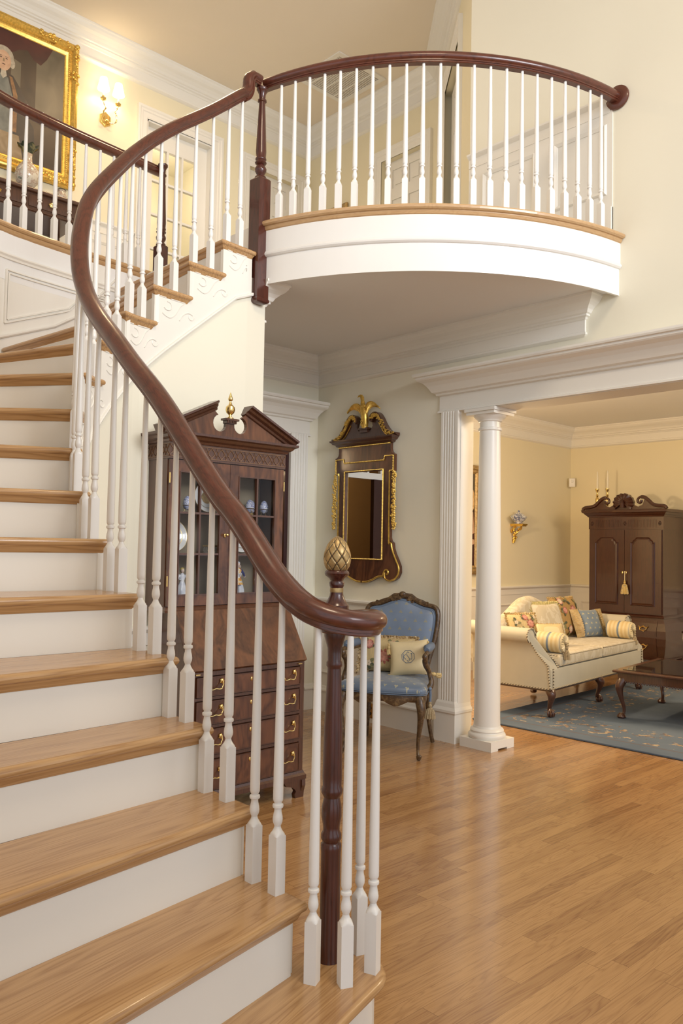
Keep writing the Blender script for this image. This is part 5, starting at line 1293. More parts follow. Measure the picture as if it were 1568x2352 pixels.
# cornice and swan neck pediment
m = MB()
pr = [(0, 2.082), (0.012, 2.086), (0.018, 2.098), (0.034, 2.104), (0.042, 2.116), (0.050, 2.120), (0.052, 2.132), (0, 2.132)]
m.T = Matrix.Translation((0, 0, -1.55)); m.run([(-0.285, -0.002), (-0.285, -0.03), (0.285, -0.03), (0.285, -0.002)], pr); m.T = Matrix.Identity(4)
tym = [(0.0, 2.132), (0.295, 2.132), (0.250, 2.165), (0.205, 2.215), (0.165, 2.268), (0.120, 2.298), (0.085, 2.285), (0.078, 2.255), (0.084, 2.225), (0.070, 2.195), (0.045, 2.185), (0.035, 2.205), (0.0, 2.210)]
plate_xz(m, tym + [(-x, z) for x, z in tym[::-1][1:-1]], -0.026, -0.004)
m.build('pediment', M['mahog'], mr)
m = MB()
for sx in (1, -1):
    top = catmull([Vector(p) for p in ((0.345, 2.150), (0.320, 2.152), (0.270, 2.172), (0.225, 2.222), (0.188, 2.280), (0.150, 2.318), (0.105, 2.322), (0.072, 2.300), (0.066, 2.268), (0.084, 2.250), (0.104, 2.262))], 5)
    n = len(top); v = []; prf = [(-0.004, 0), (-0.050, 0), (-0.054, -0.008), (-0.040, -0.016), (-0.030, -0.022), (-0.004, -0.022)]
    for i, p in enumerate(top):
        t = (top[min(n - 1, i + 1)] - top[max(0, i - 1)]).normalized(); nn = Vector((t.y, -t.x));
        for y, h in prf: q = p - nn * h * (-1); v.append((sx * (p.x - nn.x * -h), y, p.y - nn.y * -h - 1.55))
    k = len(prf); m.add(v, [(i * k + j, i * k + (j + 1) % k, (i + 1) * k + (j + 1) % k, (i + 1) * k + j) for i in range(n - 1) for j in range(k)], 0, True)
    m.add(v[:k], [tuple(range(k))]); m.add(v[-k:], [tuple(range(k))])
m.box((-0.050, -0.050, 2.200 - 1.55), (0.050, -0.004, 2.214 - 1.55)).box((-0.040, -0.042, 2.178 - 1.55), (0.040, -0.004, 2.1999 - 1.55)); m.build('swan_neck', M['mahog'], mr)
rg = random.Random(5)
for sx in (1, -1):
    m = MB()
    strip = catmull([Vector(p) for p in ((0.315, 2.140), (0.265, 2.156), (0.218, 2.205), (0.178, 2.262), (0.140, 2.298), (0.105, 2.300), (0.092, 2.280))], 6)
    m.tube([(sx * p.x, -0.038, p.y - 1.55) for p in strip], [0.012] * len(strip), 6)
    for i, p in enumerate(strip):
        for q in range(2): m.ball((sx * (p.x + rg.uniform(-.014, .014)), -0.048 - rg.random() * .006, p.y + rg.uniform(-.014, .014) - 1.55), rg.uniform(.005, .010), 6, 4, sc=(1.3, .7, 1))
    b = catmull([Vector(p) for p in ((0.255, 2.136), (0.215, 2.158), (0.178, 2.205), (0.148, 2.245))], 5); m.tube([(sx * p.x, -0.030, p.y - 1.55) for p in b], .004, 5)
    m.build('gilt_foliage', M['gold'], mr); m = MB()
    # hanging garlands of leaves and fruit
    z = 1.862; k = 0
    while z > 1.44:
        big = abs(math.sin(k * 0.62)) ; r0 = 0.006 + 0.018 * big
        for q in range(5): m.ball((sx * (0.318 + rg.uniform(-r0, r0) * .9), -0.026 - rg.random() * .014, z + rg.uniform(-.008, .008) - 1.55), rg.uniform(.005, .009), 6, 4, sc=(1.2, .8, 1.1))
        z -= 0.0115; k += 1
    m.tube([(sx * 0.318, -0.02, 1.868 - 1.55), (sx * 0.318, -0.02, 1.44 - 1.55)], .003, 5)
    m.build('gilt_garland', M['gold'], mr)
# the bird
m = MB(); Z = -1.55
m.tube([(0.004, -0.032, 2.213 + Z), (0.014, -0.036, 2.25 + Z), (0.012, -0.040, 2.30 + Z), (0.000, -0.040, 2.345 + Z), (-0.010, -0.040, 2.385 + Z), (-0.012, -0.042, 2.42 + Z), (-0.016, -0.044, 2.448 + Z), (-0.026, -0.046, 2.462 + Z)], [.026, .024, .027, .030, .022, .014, .015, .013], 12)
m.tube([(-0.026, -0.048, 2.462 + Z), (-0.046, -0.052, 2.460 + Z), (-0.056, -0.052, 2.450 + Z)], [.010, .007, .001], 8)
for k in range(90):
    a = rg.uniform(0, 2 * PI); z = rg.uniform(2.225, 2.385); m.ball((0.006 + 0.025 * math.cos(a), -0.040 + 0.022 * math.sin(a), z + Z), .006, 5, 4, sc=(1, .7, 1.7))
bird = m.build('gilt_bird', M['gold'], mr, label='gilded bird with spread wings')
for sx in (-1, 1):
    m = MB()
    lead = catmull([Vector((sx * 0.016, -0.040, 2.350 + Z)), Vector((sx * 0.045, -0.048, 2.392 + Z)), Vector((sx * 0.085, -0.052, 2.402 + Z)), Vector((sx * 0.125, -0.052, 2.388 + Z)), Vector((sx * 0.152, -0.050, 2.362 + Z))], 7)
    for i, p in enumerate(lead[::1]):
        t = i / (len(lead) - 1); Ln = 0.062 * (1 - .62 * t); tip = p + Vector((sx * (0.004 + 0.022 * t), 0.010, -Ln)); mid = (p + tip) / 2 + Vector((sx * .006, -.004, 0))
        m.tube([tuple(p), tuple(mid), tuple(tip)], [.0045, .0055, .0015], 5)
    m.tube([tuple(p) for p in lead], [.0085 * (1 - .6 * i / len(lead)) for i in range(len(lead))], 8)
    m.build('wing', M['gold'], bird)

# ================================================================== COLUMN, OUTLET, SENSOR
co = thing('column', 'round white column on a square plinth in the living room opening', 'column', (4.445, 3.265, 0))
MB().box((-0.127, -0.127, 0.012), (0.127, 0.127, 0.062)).box((-0.127, -0.127, 0), (-0.05, 0.127, 0.0119)).box((0.05, -0.127, 0), (0.127, 0.127, 0.0119)).build('plinth', M['trim'], co)
MB().lathe([(0.118, .0621), (0.124, .072), (0.124, .085), (0.116, .096), (0.110, .098), (0.108, .104), (0.112, .112), (0.106, .122), (0.094, .128), (0.090, .14)], 40).build('base_moulding', M['trim'], co)
MB().lathe([(0.088, .135), (0.086, .20), (0.085, .75), (0.079, 1.4), (0.070, 2.06), (0.0695, 2.10), (0.077, 2.104), (0.079, 2.112), (0.077, 2.120), (0.0695, 2.124), (0.0695, 2.165)], 40).build('shaft', M['trim'], co)
MB().lathe([(0.070, 2.160), (0.080, 2.166), (0.082, 2.174), (0.096, 2.184), (0.108, 2.198), (0.110, 2.205)], 40).box((-0.114, -0.114, 2.2051), (0.114, 0.114, 2.225)).box((-0.124, -0.124, 2.2251), (0.124, 0.124, 2.2455)).build('capital', M['trim'], co)
ol = thing('outlet_plate', 'brass electrical outlet plate low on the baseboard behind the armchair', 'outlet', (XM - 0.019, 4.25, 0.09), -PI / 2)
MB().box((-.035, -.004, -.055), (.035, .0, .055)).build('cover_plate', M['brass'], ol); m = MB()
for z in (-.02, .02): m.T = Matrix.Translation((0, -.005, z)) @ Matrix.Rotation(PI / 2, 4, 'X'); m.lathe([(0.014, 0), (0.014, .002)], 14)
m.build('socket', M['dark'], ol)
se = thing('motion_sensor', 'small white motion sensor in the far living room corner', 'sensor', (XL - 0.075, YL - 0.06, 2.15), -PI / 4)
MB().slab([(-.035, -.02), (.035, -.02), (.035, .02), (-.035, .02)], -.055, .055, .008).build('housing', M['trim'], se); MB().ball((0, -.020, .015), .018, 10, 6, sc=(1, .5, 1)).build('lens', M['ceil'], se)

# ================================================================== SOFT FURNISHING HELPERS
def pillow_mesh(m, w, h, t, n=16, pinch=0.06, mat=0):
    """cushion standing in the local XZ plane, centred on x, base at z=0, thickness along y"""
    v = []; 
    for side in (1, -1):
        for i in range(n + 1):
            for j in range(n + 1):
                a = -1 + 2 * i / n; b = -1 + 2 * j / n
                k = 1 - pinch * (1 - a * a) ; k2 = 1 - pinch * (1 - b * b)
                th_ = max(0.0, (1 - a ** 4) * (1 - b ** 4)) ** 0.55
                v.append((a * w / 2 * k2, side * t / 2 * th_, h / 2 + b * h / 2 * k))
    f = []; q = n + 1
    for sd__ in (0, 1):
        o = sd__ * q * q
        for i in range(n):
            for j in range(n):
                g = (o + i * q + j, o + (i + 1) * q + j, o + (i + 1) * q + j + 1, o + i * q + j + 1); f.append(g if sd__ else g[::-1])
    m.add(v, f, mat, True); return m
def pillow_edge(w, h, pinch=0.06, n=40):
    out = []
    for k in range(n):
        t = 4 * k / n; s_ = int(t); u = -1 + 2 * (t - s_)
        a, b = ((u, -1), (1, u), (-u, 1), (-1, -u))[s_]
        out.append((a * w / 2 * (1 - pinch * (1 - b * b)), h / 2 + b * h / 2 * (1 - pinch * (1 - a * a)), a, b))
    return out
def ruffle(m, w, h, amp, depth, rg, n=110, pinch=0.06, top_only=False):
    e = pillow_edge(w, h, pinch, n); v = []; f = []
    for k, (x, z, a, b) in enumerate(e):
        L_ = math.hypot(a, b); ox, oz = a / L_, b / L_; d = depth * (0.75 + 0.5 * rg.random()); y = amp * (1 if k % 2 else -1) * (.6 + .8 * rg.random())
        v += [(x - ox * .008, -0.004, z - oz * .008), (x + ox * d * .5, y * .6, z + oz * d * .5), (x + ox * d, y, z + oz * d), (x + ox * d * .5, y * .6 + .004, z + oz * d * .5)]
    for k in range(n):
        k2 = (k + 1) % n
        for j in range(3): f.append((4 * k + j, 4 * k2 + j, 4 * k2 + j + 1, 4 * k + j + 1))
        f.append((4 * k + 3, 4 * k2 + 3, 4 * k2, 4 * k))
    m.add(v, f, 0, True); return m
def tassel_mesh(m, x, y, z, L_=0.12, r=0.022, seg=20, tilt=(0, 0)):
    """hanging tassel, top at (x,y,z)"""
    m.ball((x, y, z - .010), .010, 10, 6); v = []; f = []
    pr_ = [(0.007, .016), (0.013, .026), (0.012, .036), (0.009, .040), (r * .62, .052), (r * .82, L_ * .6), (r, L_ * .85), (r * 1.02, L_)]
    for i, (rr__, d) in enumerate(pr_):
        for k in range(seg): a = 2 * PI * k / seg; q = rr__ * (1 + (.13 * (1 if k % 2 else -1) if i > 3 else 0)); v.append((x + q * math.cos(a) + tilt[0] * d, y + q * math.sin(a) + tilt[1] * d, z - d - (.006 * (k % 3) / 2 if i == 7 else 0)))
    for i in range(len(pr_) - 1):
        for k in range(seg): f.append((i * seg + k, (i + 1) * seg + k, (i + 1) * seg + (k + 1) % seg, i * seg + (k + 1) % seg))
    m.add(v, f, 0, True); m.add(v[-seg:], [tuple(range(seg))], 0); return m
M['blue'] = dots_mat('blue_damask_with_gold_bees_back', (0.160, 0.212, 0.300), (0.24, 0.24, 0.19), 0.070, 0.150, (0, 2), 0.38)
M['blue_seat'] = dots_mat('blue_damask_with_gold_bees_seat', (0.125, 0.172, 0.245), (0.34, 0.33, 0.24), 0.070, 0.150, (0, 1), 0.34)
M['blue_plain'] = plain('blue_damask', (0.130, 0.180, 0.260), 0.42, var=.06, vscale=14)
M['walnut_gilt'] = blotch_mat('walnut_rubbed_with_gilt', [(0.045, 0.024, 0.012), (0.085, 0.048, 0.022), (0.19, 0.12, 0.055)], 48, 0.32, 3)
M['silk_cream'] = plain('cream_silk', (0.66, 0.55, 0.33), 0.38, var=.09, vscale=9)
M['fringe_tan'] = blotch_mat('tan_fringe', [(0.32, 0.20, 0.08), (0.52, 0.38, 0.20), (0.68, 0.55, 0.36)], 70, 0.8)
M['tassel_tan'] = blotch_mat('tan_and_blue_tassel', [(0.20, 0.15, 0.08), (0.40, 0.31, 0.18), (0.30, 0.23, 0.13)], 60, 0.7)
def floral(name, base):
    m, nt, b = new_mat(name); v = coords(nt, 'Object', (1, 1, .12))
    nt.links.new(ramp(nt, noise(nt, v, 130, 2), [(0.35, tuple(c * .84 for c in base)), (0.65, base)]), b.inputs['Base Color']); b.inputs['Roughness'].default_value = .7; return m
M['floral'] = floral('gold_needlepoint_ground', (0.60, 0.46, 0.23)); M['floral_dk'] = floral('ochre_needlepoint_ground', (0.42, 0.26, 0.09))
FLM = [plain('embroidered_dark_leaf', (0.085, 0.095, 0.055), .8, var=.35, vscale=60), plain('embroidered_rose', (0.40, 0.13, 0.10), .8, var=.35, vscale=50), plain('embroidered_cream', (0.62, 0.50, 0.36), .8, var=.15, vscale=50),
       plain('embroidered_olive', (0.20, 0.19, 0.09), .8, var=.3, vscale=60), plain('embroidered_pink', (0.58, 0.28, 0.22), .8, var=.25, vscale=50)]
def flowers(p, w, h, t, seed, sc=1.0, front=-1, big=(0.02, 0.45)):
    """petals and leaves lying on the front face of a cushion"""
    rg = random.Random(seed); m = MB(); depth = [0.0]
    def surf(x, z):
        a, b = max(-.97, min(.97, 2 * x / w)), max(-.97, min(.97, 2 * z / h - 1))
        return front * (t / 2 * max(0.0, (1 - a ** 4) * (1 - b ** 4)) ** .55 + .0008 + depth[0])
    def petal(cx, cz, ang, L_, wd, mat):
        depth[0] += .00006; n = 10; pts = []
        for k in range(n):
            q = 2 * PI * k / n; u = L_ / 2 * (1 - math.cos(q)); vv_ = wd / 2 * math.sin(q) * (1 - .25 * math.cos(q))
            x = cx + u * math.cos(ang) - vv_ * math.sin(ang); z = cz + u * math.sin(ang) + vv_ * math.cos(ang); pts.append((x, surf(x, z), z))
        x = cx + L_ * .5 * math.cos(ang); z = cz + L_ * .5 * math.sin(ang); pts.append((x, surf(x, z) + front * .0004, z))
        m.add(pts, [(k, (k + 1) % n, n) for k in range(n)], mat, True)
    def inside(x, z, r): return abs(x) < w / 2 - r and r < z < h - r
    spots = [(big[0] * w, big[1] * h)]
    for _ in range(400):
        x, z = rg.uniform(-w / 2, w / 2), rg.uniform(0, h)
        if inside(x, z, .035 * sc) and all(math.dist((x, z), q) > .072 * sc for q in spots): spots.append((x, z))
    for i, (x, z) in enumerate(spots):
        for k in range(rg.randint(3, 5)): petal(x, z, rg.uniform(0, 2 * PI), rg.uniform(.035, .050) * sc, .020 * sc, 0 if (i + k) % 2 else 3)
        if i == 0 or i % 3 == 1:
            c = 1 if i % 2 == 0 else 4; n = 9
            for ring, L_ in ((0, .036), (1, .024)):
                for k in range(n): petal(x, z, 2 * PI * k / n + ring * .3, L_ * sc * (1.25 if i == 0 else .8), .016 * sc, c if not ring else (4 if c == 1 else 2))
        elif i % 3 == 2:
            for k in range(5): petal(x, z, 2 * PI * k / 5, .018 * sc, .014 * sc, 2)
            petal(x - .003, z, 0, .006, .006, 3)
    return m.build('embroidered_flowers', FLM, p)

# ================================================================== ARMCHAIR
ch = thing('armchair', 'carved walnut armchair in blue bee patterned fabric against the foyer wall', 'chair', (3.889, 3.632, 0), math.radians(118.4))
# local: +y is the front, x to the sitter's side
m = MB(); fr_out = [(-0.215, -0.235), (-0.235, -0.05), (-0.275, 0.16), (-0.262, 0.225), (-0.20, 0.243), (-0.12, 0.262), (0.0, 0.272), (0.12, 0.262), (0.20, 0.243), (0.262, 0.225), (0.275, 0.16), (0.235, -0.05), (0.215, -0.235)]
def loop(pts, z, r0, zs=None):
    return [(p[0], p[1], z) for p in pts]
fo = [tuple(q) for q in catmull([Vector(p) for p in fr_out], 4)]
ro = [(p[0], p[1]) for p in fo]
v = []
for (x, y) in ro:
    t = abs(x) / 0.28; zl = 0.345 + (0.018 * math.cos(x * 30) if y > .2 else 0)
    v += [(x, y, zl), (x * 1.02, y * 1.02, 0.37), (x * 1.0, y * 1.0, 0.398), (x * .9, y * .9, 0.398), (x * .9, y * .9, 0.35)]
n = len(ro)
m.add(v, [(5 * i + j, 5 * ((i + 1) % n) + j, 5 * ((i + 1) % n) + (j + 1) % 5, 5 * i + (j + 1) % 5) for i in range(n) for j in range(5)], 0, True)
rg = random.Random(11)
for k in range(26): x = rg.uniform(-.075, .075); m.ball((x, .270 - x * x * .6, .372 + rg.uniform(-.012, .012)), rg.uniform(.005, .009), 6, 4, sc=(1.3, .8, 1))
m.build('seat_rail', M['walnut_gilt'], ch)
m = MB(); rings = []; N_ = len(ro)
for k, (s_, z) in enumerate(((1.0, .397), (1.03, .410), (1.035, .425), (1.01, .440), (.93, .455), (.78, .466), (.5, .473), (.2, .476))):
    rings.append([(x * s_, y * s_, z) for x, y in ro])
v = [p for r in rings for p in r]; m.add(v, [(i * N_ + j, i * N_ + (j + 1) % N_, (i + 1) * N_ + (j + 1) % N_, (i + 1) * N_ + j) for i in range(len(rings) - 1) for j in range(N_)], 0, True)
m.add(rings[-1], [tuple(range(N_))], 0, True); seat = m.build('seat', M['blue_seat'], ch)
m = MB()
for z, k in ((.400, 1.028), (.410, 1.045)): m.tube([(x * k, y * k, z) for x, y in ro] + [(ro[0][0] * k, ro[0][1] * k, z)], .0035, 5)
m.build('piping', M['blue_plain'], seat)
def cab_leg(x, y, z1, dx, dy, out=0.03, r0=0.030, mat='walnut_gilt', foot='scroll', parent=None, z0=0.0, name='leg'):
    """cabriole leg: knee swells outwards (dx,dy), thin ankle, shaped foot"""
    H_ = z1 - z0; P = [(0.0, 1.0, 1.0), (0.45 * out, .93, 1.05), (0.95 * out, .82, .98), (0.85 * out, .66, .72), (0.35 * out, .46, .52), (-0.10 * out, .28, .40), (-0.10 * out, .14, .34), (0.15 * out, .07, .42), (0.30 * out, .02, .5)]
    c = catmull([Vector((x + dx * a, y + dy * a, z0 + H_ * b)) for a, b, _ in P], 4); R_ = []
    for i in range(len(P) - 1):
        for k in range(4): R_.append(r0 * (P[i][2] + (P[i + 1][2] - P[i][2]) * k / 4))
    R_.append(r0 * P[-1][2]); m = MB(); m.tube([tuple(q) for q in c], R_, 10)
    e = c[-1]
    if foot == 'scroll': m.lathe([(r0 * .40, z0 + .035), (r0 * .62, z0 + .028), (r0 * .55, z0 + .015), (r0 * .30, z0 + .004), (r0 * .28, z0)], 12, (e.x, e.y))
    elif foot == 'claw':
        m.ball((e.x + dx * .006, e.y + dy * .006, z0 + .026), .026, 12, 8)
        for k in range(4):
            a = math.atan2(dy, dx) + (k - 1.5) * 0.62; m.tube([(e.x, e.y, z0 + .062), (e.x + .024 * math.cos(a), e.y + .024 * math.sin(a), z0 + .050), (e.x + .034 * math.cos(a), e.y + .034 * math.sin(a), z0 + .028), (e.x + .030 * math.cos(a), e.y + .030 * math.sin(a), z0 + .006)], [.008, .008, .007, .004], 6)
    else: m.lathe([(r0 * .5, z0 + .04), (r0 * .95, z0 + .022), (r0 * 1.05, z0 + .012), (r0 * .8, z0)], 14, (e.x + dx * .006, e.y + dy * .006))
    return m.build(name, M[mat], parent)
for sx in (-1, 1):
    cab_leg(sx * 0.243, 0.218, 0.385, sx * .7, .7, 0.028, 0.028, parent=ch)
    m = MB(); m.tube([(sx * .205, -.225, .40), (sx * .207, -.225, .28), (sx * .212, -.228, .16), (sx * .222, -.245, .07), (sx * .232, -.268, .006)], [.021, .019, .015, .013, .014], 10); m.build('leg', M['walnut_gilt'], ch)
# back: reclining outline
def bk(x, z): return (x, -0.225 - (z - .42) * 0.17, z)
bo = [(-.19, .48), (-.205, .56), (-.235, .68), (-.252, .80), (-.250, .87), (-.225, .905), (-.16, .918), (-.09, .945), (-.04, .965), (0, .972), (.04, .965), (.09, .945), (.16, .918), (.225, .905), (.250, .87), (.252, .80), (.235, .68), (.205, .56), (.19, .48), (.10, .47), (0, .465), (-.10, .47)]
bc = catmull([Vector(p) for p in bo + [bo[0]]], 4)[:-1]
m = MB(); pts = [bk(p.x, p.y) for p in bc]; m.tube(pts + [pts[0]], .0165, 8)
for sx in (-1, 1): m.tube([(sx * .205, -.225, .39), bk(sx * .19, .50)], .018, 8)
m.build('back_frame', M['walnut_gilt'], ch)
m = MB()
for k in range(48):
    x = rg.uniform(-.075, .075); z = .972 - abs(x) * .45 + rg.uniform(-.012, .012); p = bk(x, z); m.ball((p[0], p[1] + .012, p[2]), rg.uniform(.006, .012), 6, 4, sc=(1.3, .8, .9))
for sx in (-1, 1):
    m.tube([bk(sx * .02, .985), bk(sx * .06, .978), bk(sx * .10, .952), bk(sx * .15, .935), bk(sx * .18, .925)], [.008, .012, .010, .011, .004], 8)
    for k in range(12): p = bk(sx * rg.uniform(.15, .19), .925 + rg.uniform(-.01, .01)); m.ball((p[0], p[1] + .008, p[2]), rg.uniform(.005, .009), 6, 4)
m.ball((0, bk(0, .985)[1] + .012, .985), .020, 12, 8, sc=(1.3, .7, 1)); m.build('carved_crest', M['walnut_gilt'], ch)
m = MB(); cx_, cz_ = 0, .70; ring_n = len(bc); v = []
lay = [(0.94, -.004), (0.93, .012), (0.86, .026), (0.65, .036), (0.3, .042)]
for s_, off in lay:
    for p in bc: b_ = bk(cx_ + (p.x - cx_) * s_, cz_ + (p.y - cz_) * s_); v.append((b_[0], b_[1] + off, b_[2]))
m.add(v, [(i * ring_n + j, i * ring_n + (j + 1) % ring_n, (i + 1) * ring_n + (j + 1) % ring_n, (i + 1) * ring_n + j) for i in range(len(lay) - 1) for j in range(ring_n)], 0, True)
m.add(v[-ring_n:], [tuple(range(ring_n))], 0, True)
v2 = [(p[0], p[1] - .02, p[2]) for p in v[:ring_n]]; m.add(v2, [tuple(range(ring_n))[::-1]]); m.add(v[:ring_n] + v2, [(j, (j + 1) % ring_n, ring_n + (j + 1) % ring_n, ring_n + j) for j in range(ring_n)])
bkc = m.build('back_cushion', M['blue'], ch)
m = MB(); q = [bk(cx_ + (p.x - cx_) * .925, cz_ + (p.y - cz_) * .925) for p in bc]; q = [(a, b + .014, c) for a, b, c in q]; m.tube(q + [q[0]], .0035, 5); q = [bk(cx_ + (p.x - cx_) * .895, cz_ + (p.y - cz_) * .895) for p in bc]; q = [(a, b + .021, c) for a, b, c in q]; m.tube(q + [q[0]], .0035, 5); m.build('piping', M['blue_plain'], bkc)
for sx in (-1, 1):
    m = MB(); c = catmull([Vector(p) for p in ((sx * .262, .10, .40), (sx * .290, .075, .45), (sx * .275, .075, .52), (sx * .262, .125, .575), (sx * .268, .165, .615), (sx * .272, .155, .645), (sx * .270, .10, .648), (sx * .262, 0, .640), (sx * .245, -.12, .645), (sx * .226, -.262, .66))], 4)
    m.tube([tuple(p) for p in c], [.018, .019, .020, .020, .018, .017, .016, .015, .015, .016, .017, .018, .018, .018, .019, .019] + [.014] * (len(c) - 16), 10)
    m.ball((sx * .268, .170, .628), .024, 10, 7, sc=(.8, 1, 1)); m.ball((sx * .272, .09, .412), .026, 10, 7, sc=(.7, 1, 1)); m.build('arm', M['walnut_gilt'], ch)
    m = MB(); m.tube([(sx * .268, .125, .665), (sx * .266, .10, .672), (sx * .262, .0, .668), (sx * .252, -.09, .668), (sx * .248, -.115, .662)], [.015, .026, .027, .026, .015], 12); m.build('arm_pad', M['blue_plain'], ch)
# cushions on the chair
CW = Matrix.Translation(ch.location) @ Matrix.Rotation(ch.rotation_euler[2], 4, 'Z')
def on_chair(p): return CW @ Vector(p)
def pil(name, label, w, h, t, mats, loc, rotz, tilt=0.3, group=None, roll=0.0):
    p = thing(name, label, 'pillow', loc, 0, group); p.rotation_euler = (tilt, roll, rotz)
    return p
cr = ch.rotation_euler[2] + PI
p1 = pil('throw_pillow', 'floral pillow with thick tan fringe along its top edge, on the blue armchair', .36, .25, .11, None, on_chair((0.065, -0.135, .470)), cr, -0.25)
b_ = pillow_mesh(MB(), .38, .235, .11).build('cushion', M['floral'], p1); flowers(p1, .38, .235, .11, 5, 1.15, big=(-.02, .42)); m = MB(); rg = random.Random(21)
for x, z, a, b in pillow_edge(.38, .235, n=150):
    if b > .9 or abs(a) > .95:
        L_ = math.hypot(a, b)
        for q in range(2): m.tube([(x, 0, z), (x + a / L_ * .015, rg.uniform(-.012, .012), z + b / L_ * .015), (x + a / L_ * .026 + rg.uniform(-.01, .01), rg.uniform(-.028, .028), z + b / L_ * .022 - .006)], [.006, .006, .002], 5)
m.build('fringe', M['fringe_tan'], p1)
p2 = pil('throw_pillow', 'cream silk monogrammed pillow with gold tassels on the blue armchair', .26, .25, .08, None, on_chair((-0.130, -0.010, .476)), cr + .12, -0.30, roll=-.10)
b_ = pillow_mesh(MB(), .265, .235, .085, pinch=.09).build('cushion', M['silk_cream'], p2)
M['thread_blue'] = plain('blue_embroidery', (0.10, 0.15, 0.24), .6)
m = MB(); oc = [(.043 * math.cos(PI / 8 + PI / 4 * k), .043 * math.sin(PI / 8 + PI / 4 * k)) for k in range(8)]
m.tube([(x, -.0435, .118 + z) for x, z in oc] + [(oc[0][0], -.0435, .118 + oc[0][1])], .0018, 5)
m.build('monogram_border', M['thread_blue'], p2)
def glyph(strokes, x0, w_, h_, name):
    m = MB()
    for st in strokes: m.tube([(x0 + a * w_, -.0438, .118 + b * h_) for a, b in st], .0019, 5)
    m.build(name, M['thread_blue'], p2)
glyph([[(0, -.5), (0, .5)], [(.9, .42), (0, .0), (.9, -.42)]], -.030, .017, .040, 'letter_k')
glyph([[(.9, .36), (.5, .5), (.1, .36), (.1, .16), (.5, 0), (.9, -.16), (.9, -.36), (.5, -.5), (.1, -.36)]], -.0095, .019, .064, 'letter_s')
glyph([[(.3, .45), (.9, .45)], [(.7, .45), (.7, -.32), (.45, -.45), (.1, -.35)]], .012, .017, .042, 'letter_j')
for (x, z) in ((-.128, .012), (.128, .012), (-.128, .222), (.128, .222)):
    m = MB()
    c = Matrix.Translation((x, 0, z)) @ Matrix.Rotation(math.radians(-75 if x > 0 else 75) if z < .1 else 0, 4, 'Y') @ Matrix.Rotation(.35, 4, 'X') if z < .1 else Matrix.Translation((x, 0, z)); m.T = c
    tassel_mesh(m, 0, 0, 0, .075, .015); m.build('tassel', plain('yellow_silk', (0.60, 0.45, 0.20), .45) if (x, z) == (-.128, .012) else bpy.data.materials['yellow_silk'], p2)
q = on_chair((-0.292, .120, .425)); tz = thing('hanging_tassel', 'tan tassel on a blue cord hanging from the armchair arm', 'tassel', q)
MB().tube([(0, 0, .01), (0.004, 0, -.04), (0, 0, -.085)], .008, 8).ball((0, 0, .0), .012, 8, 6).build('cord', M['blue_plain'], tz); m = MB(); tassel_mesh(m, 0, 0, -.075, .105, .032, 28); m.build('skirt', M['tassel_tan'], tz)

# ================================================================== LIVING ROOM
def rug_mat():
    m, nt, b = new_mat('blue_wool_rug'); tc = N(nt, 'ShaderNodeTexCoord'); sp = N(nt, 'ShaderNodeSeparateXYZ'); nt.links.new(tc.outputs['Object'], sp.inputs[0])
    ex = mth(nt, 'SUBTRACT', 1.70, mth(nt, 'ABSOLUTE', sp.outputs[0])); ey = mth(nt, 'SUBTRACT', 2.05, mth(nt, 'ABSOLUTE', sp.outputs[1])); e = mth(nt, 'MINIMUM', ex, ey)
    n = noise(nt, tc.outputs['Object'], 2.2, 3); c = ramp(nt, n, [(0.35, (0.082, 0.115, 0.165)), (0.65, (0.120, 0.155, 0.205))])
    n2 = noise(nt, tc.outputs['Object'], 13, 3, .65, .4); n3 = noise(nt, tc.outputs['Object'], 22, 2)
    band = mth(nt, 'MULTIPLY', mth(nt, 'GREATER_THAN', e, 0.20), mth(nt, 'LESS_THAN', e, 0.62))
    fl_ = mth(nt, 'MULTIPLY', band, mth(nt, 'GREATER_THAN', n2, 0.575)); fc = ramp(nt, n3, [(0.40, (0.10, 0.08, 0.08)), (0.5, (0.34, 0.22, 0.12)), (0.6, (0.42, 0.34, 0.22))])
    c = mix(nt, mth(nt, 'MULTIPLY', fl_, .85), c, fc)
    ln = mth(nt, 'MULTIPLY', mth(nt, 'GREATER_THAN', e, 0.145), mth(nt, 'LESS_THAN', e, 0.165)); c = mix(nt, mth(nt, 'MULTIPLY', ln, .6), c, (0.13, 0.09, 0.08))
    nt.links.new(c, b.inputs['Base Color']); b.inputs['Roughness'].default_value = .95; return m
rg_ = MB().slab([(-1.70, -2.05), (1.70, -2.05), (1.70, 2.05), (-1.70, 2.05)], 0.001, 0.014, 0.005).build('area_rug', rug_mat(), loc=(6.81, 1.85, 0), rot=math.radians(2.2), label='large dusty blue wool rug with a floral border under the sofa and table', cat='rug')

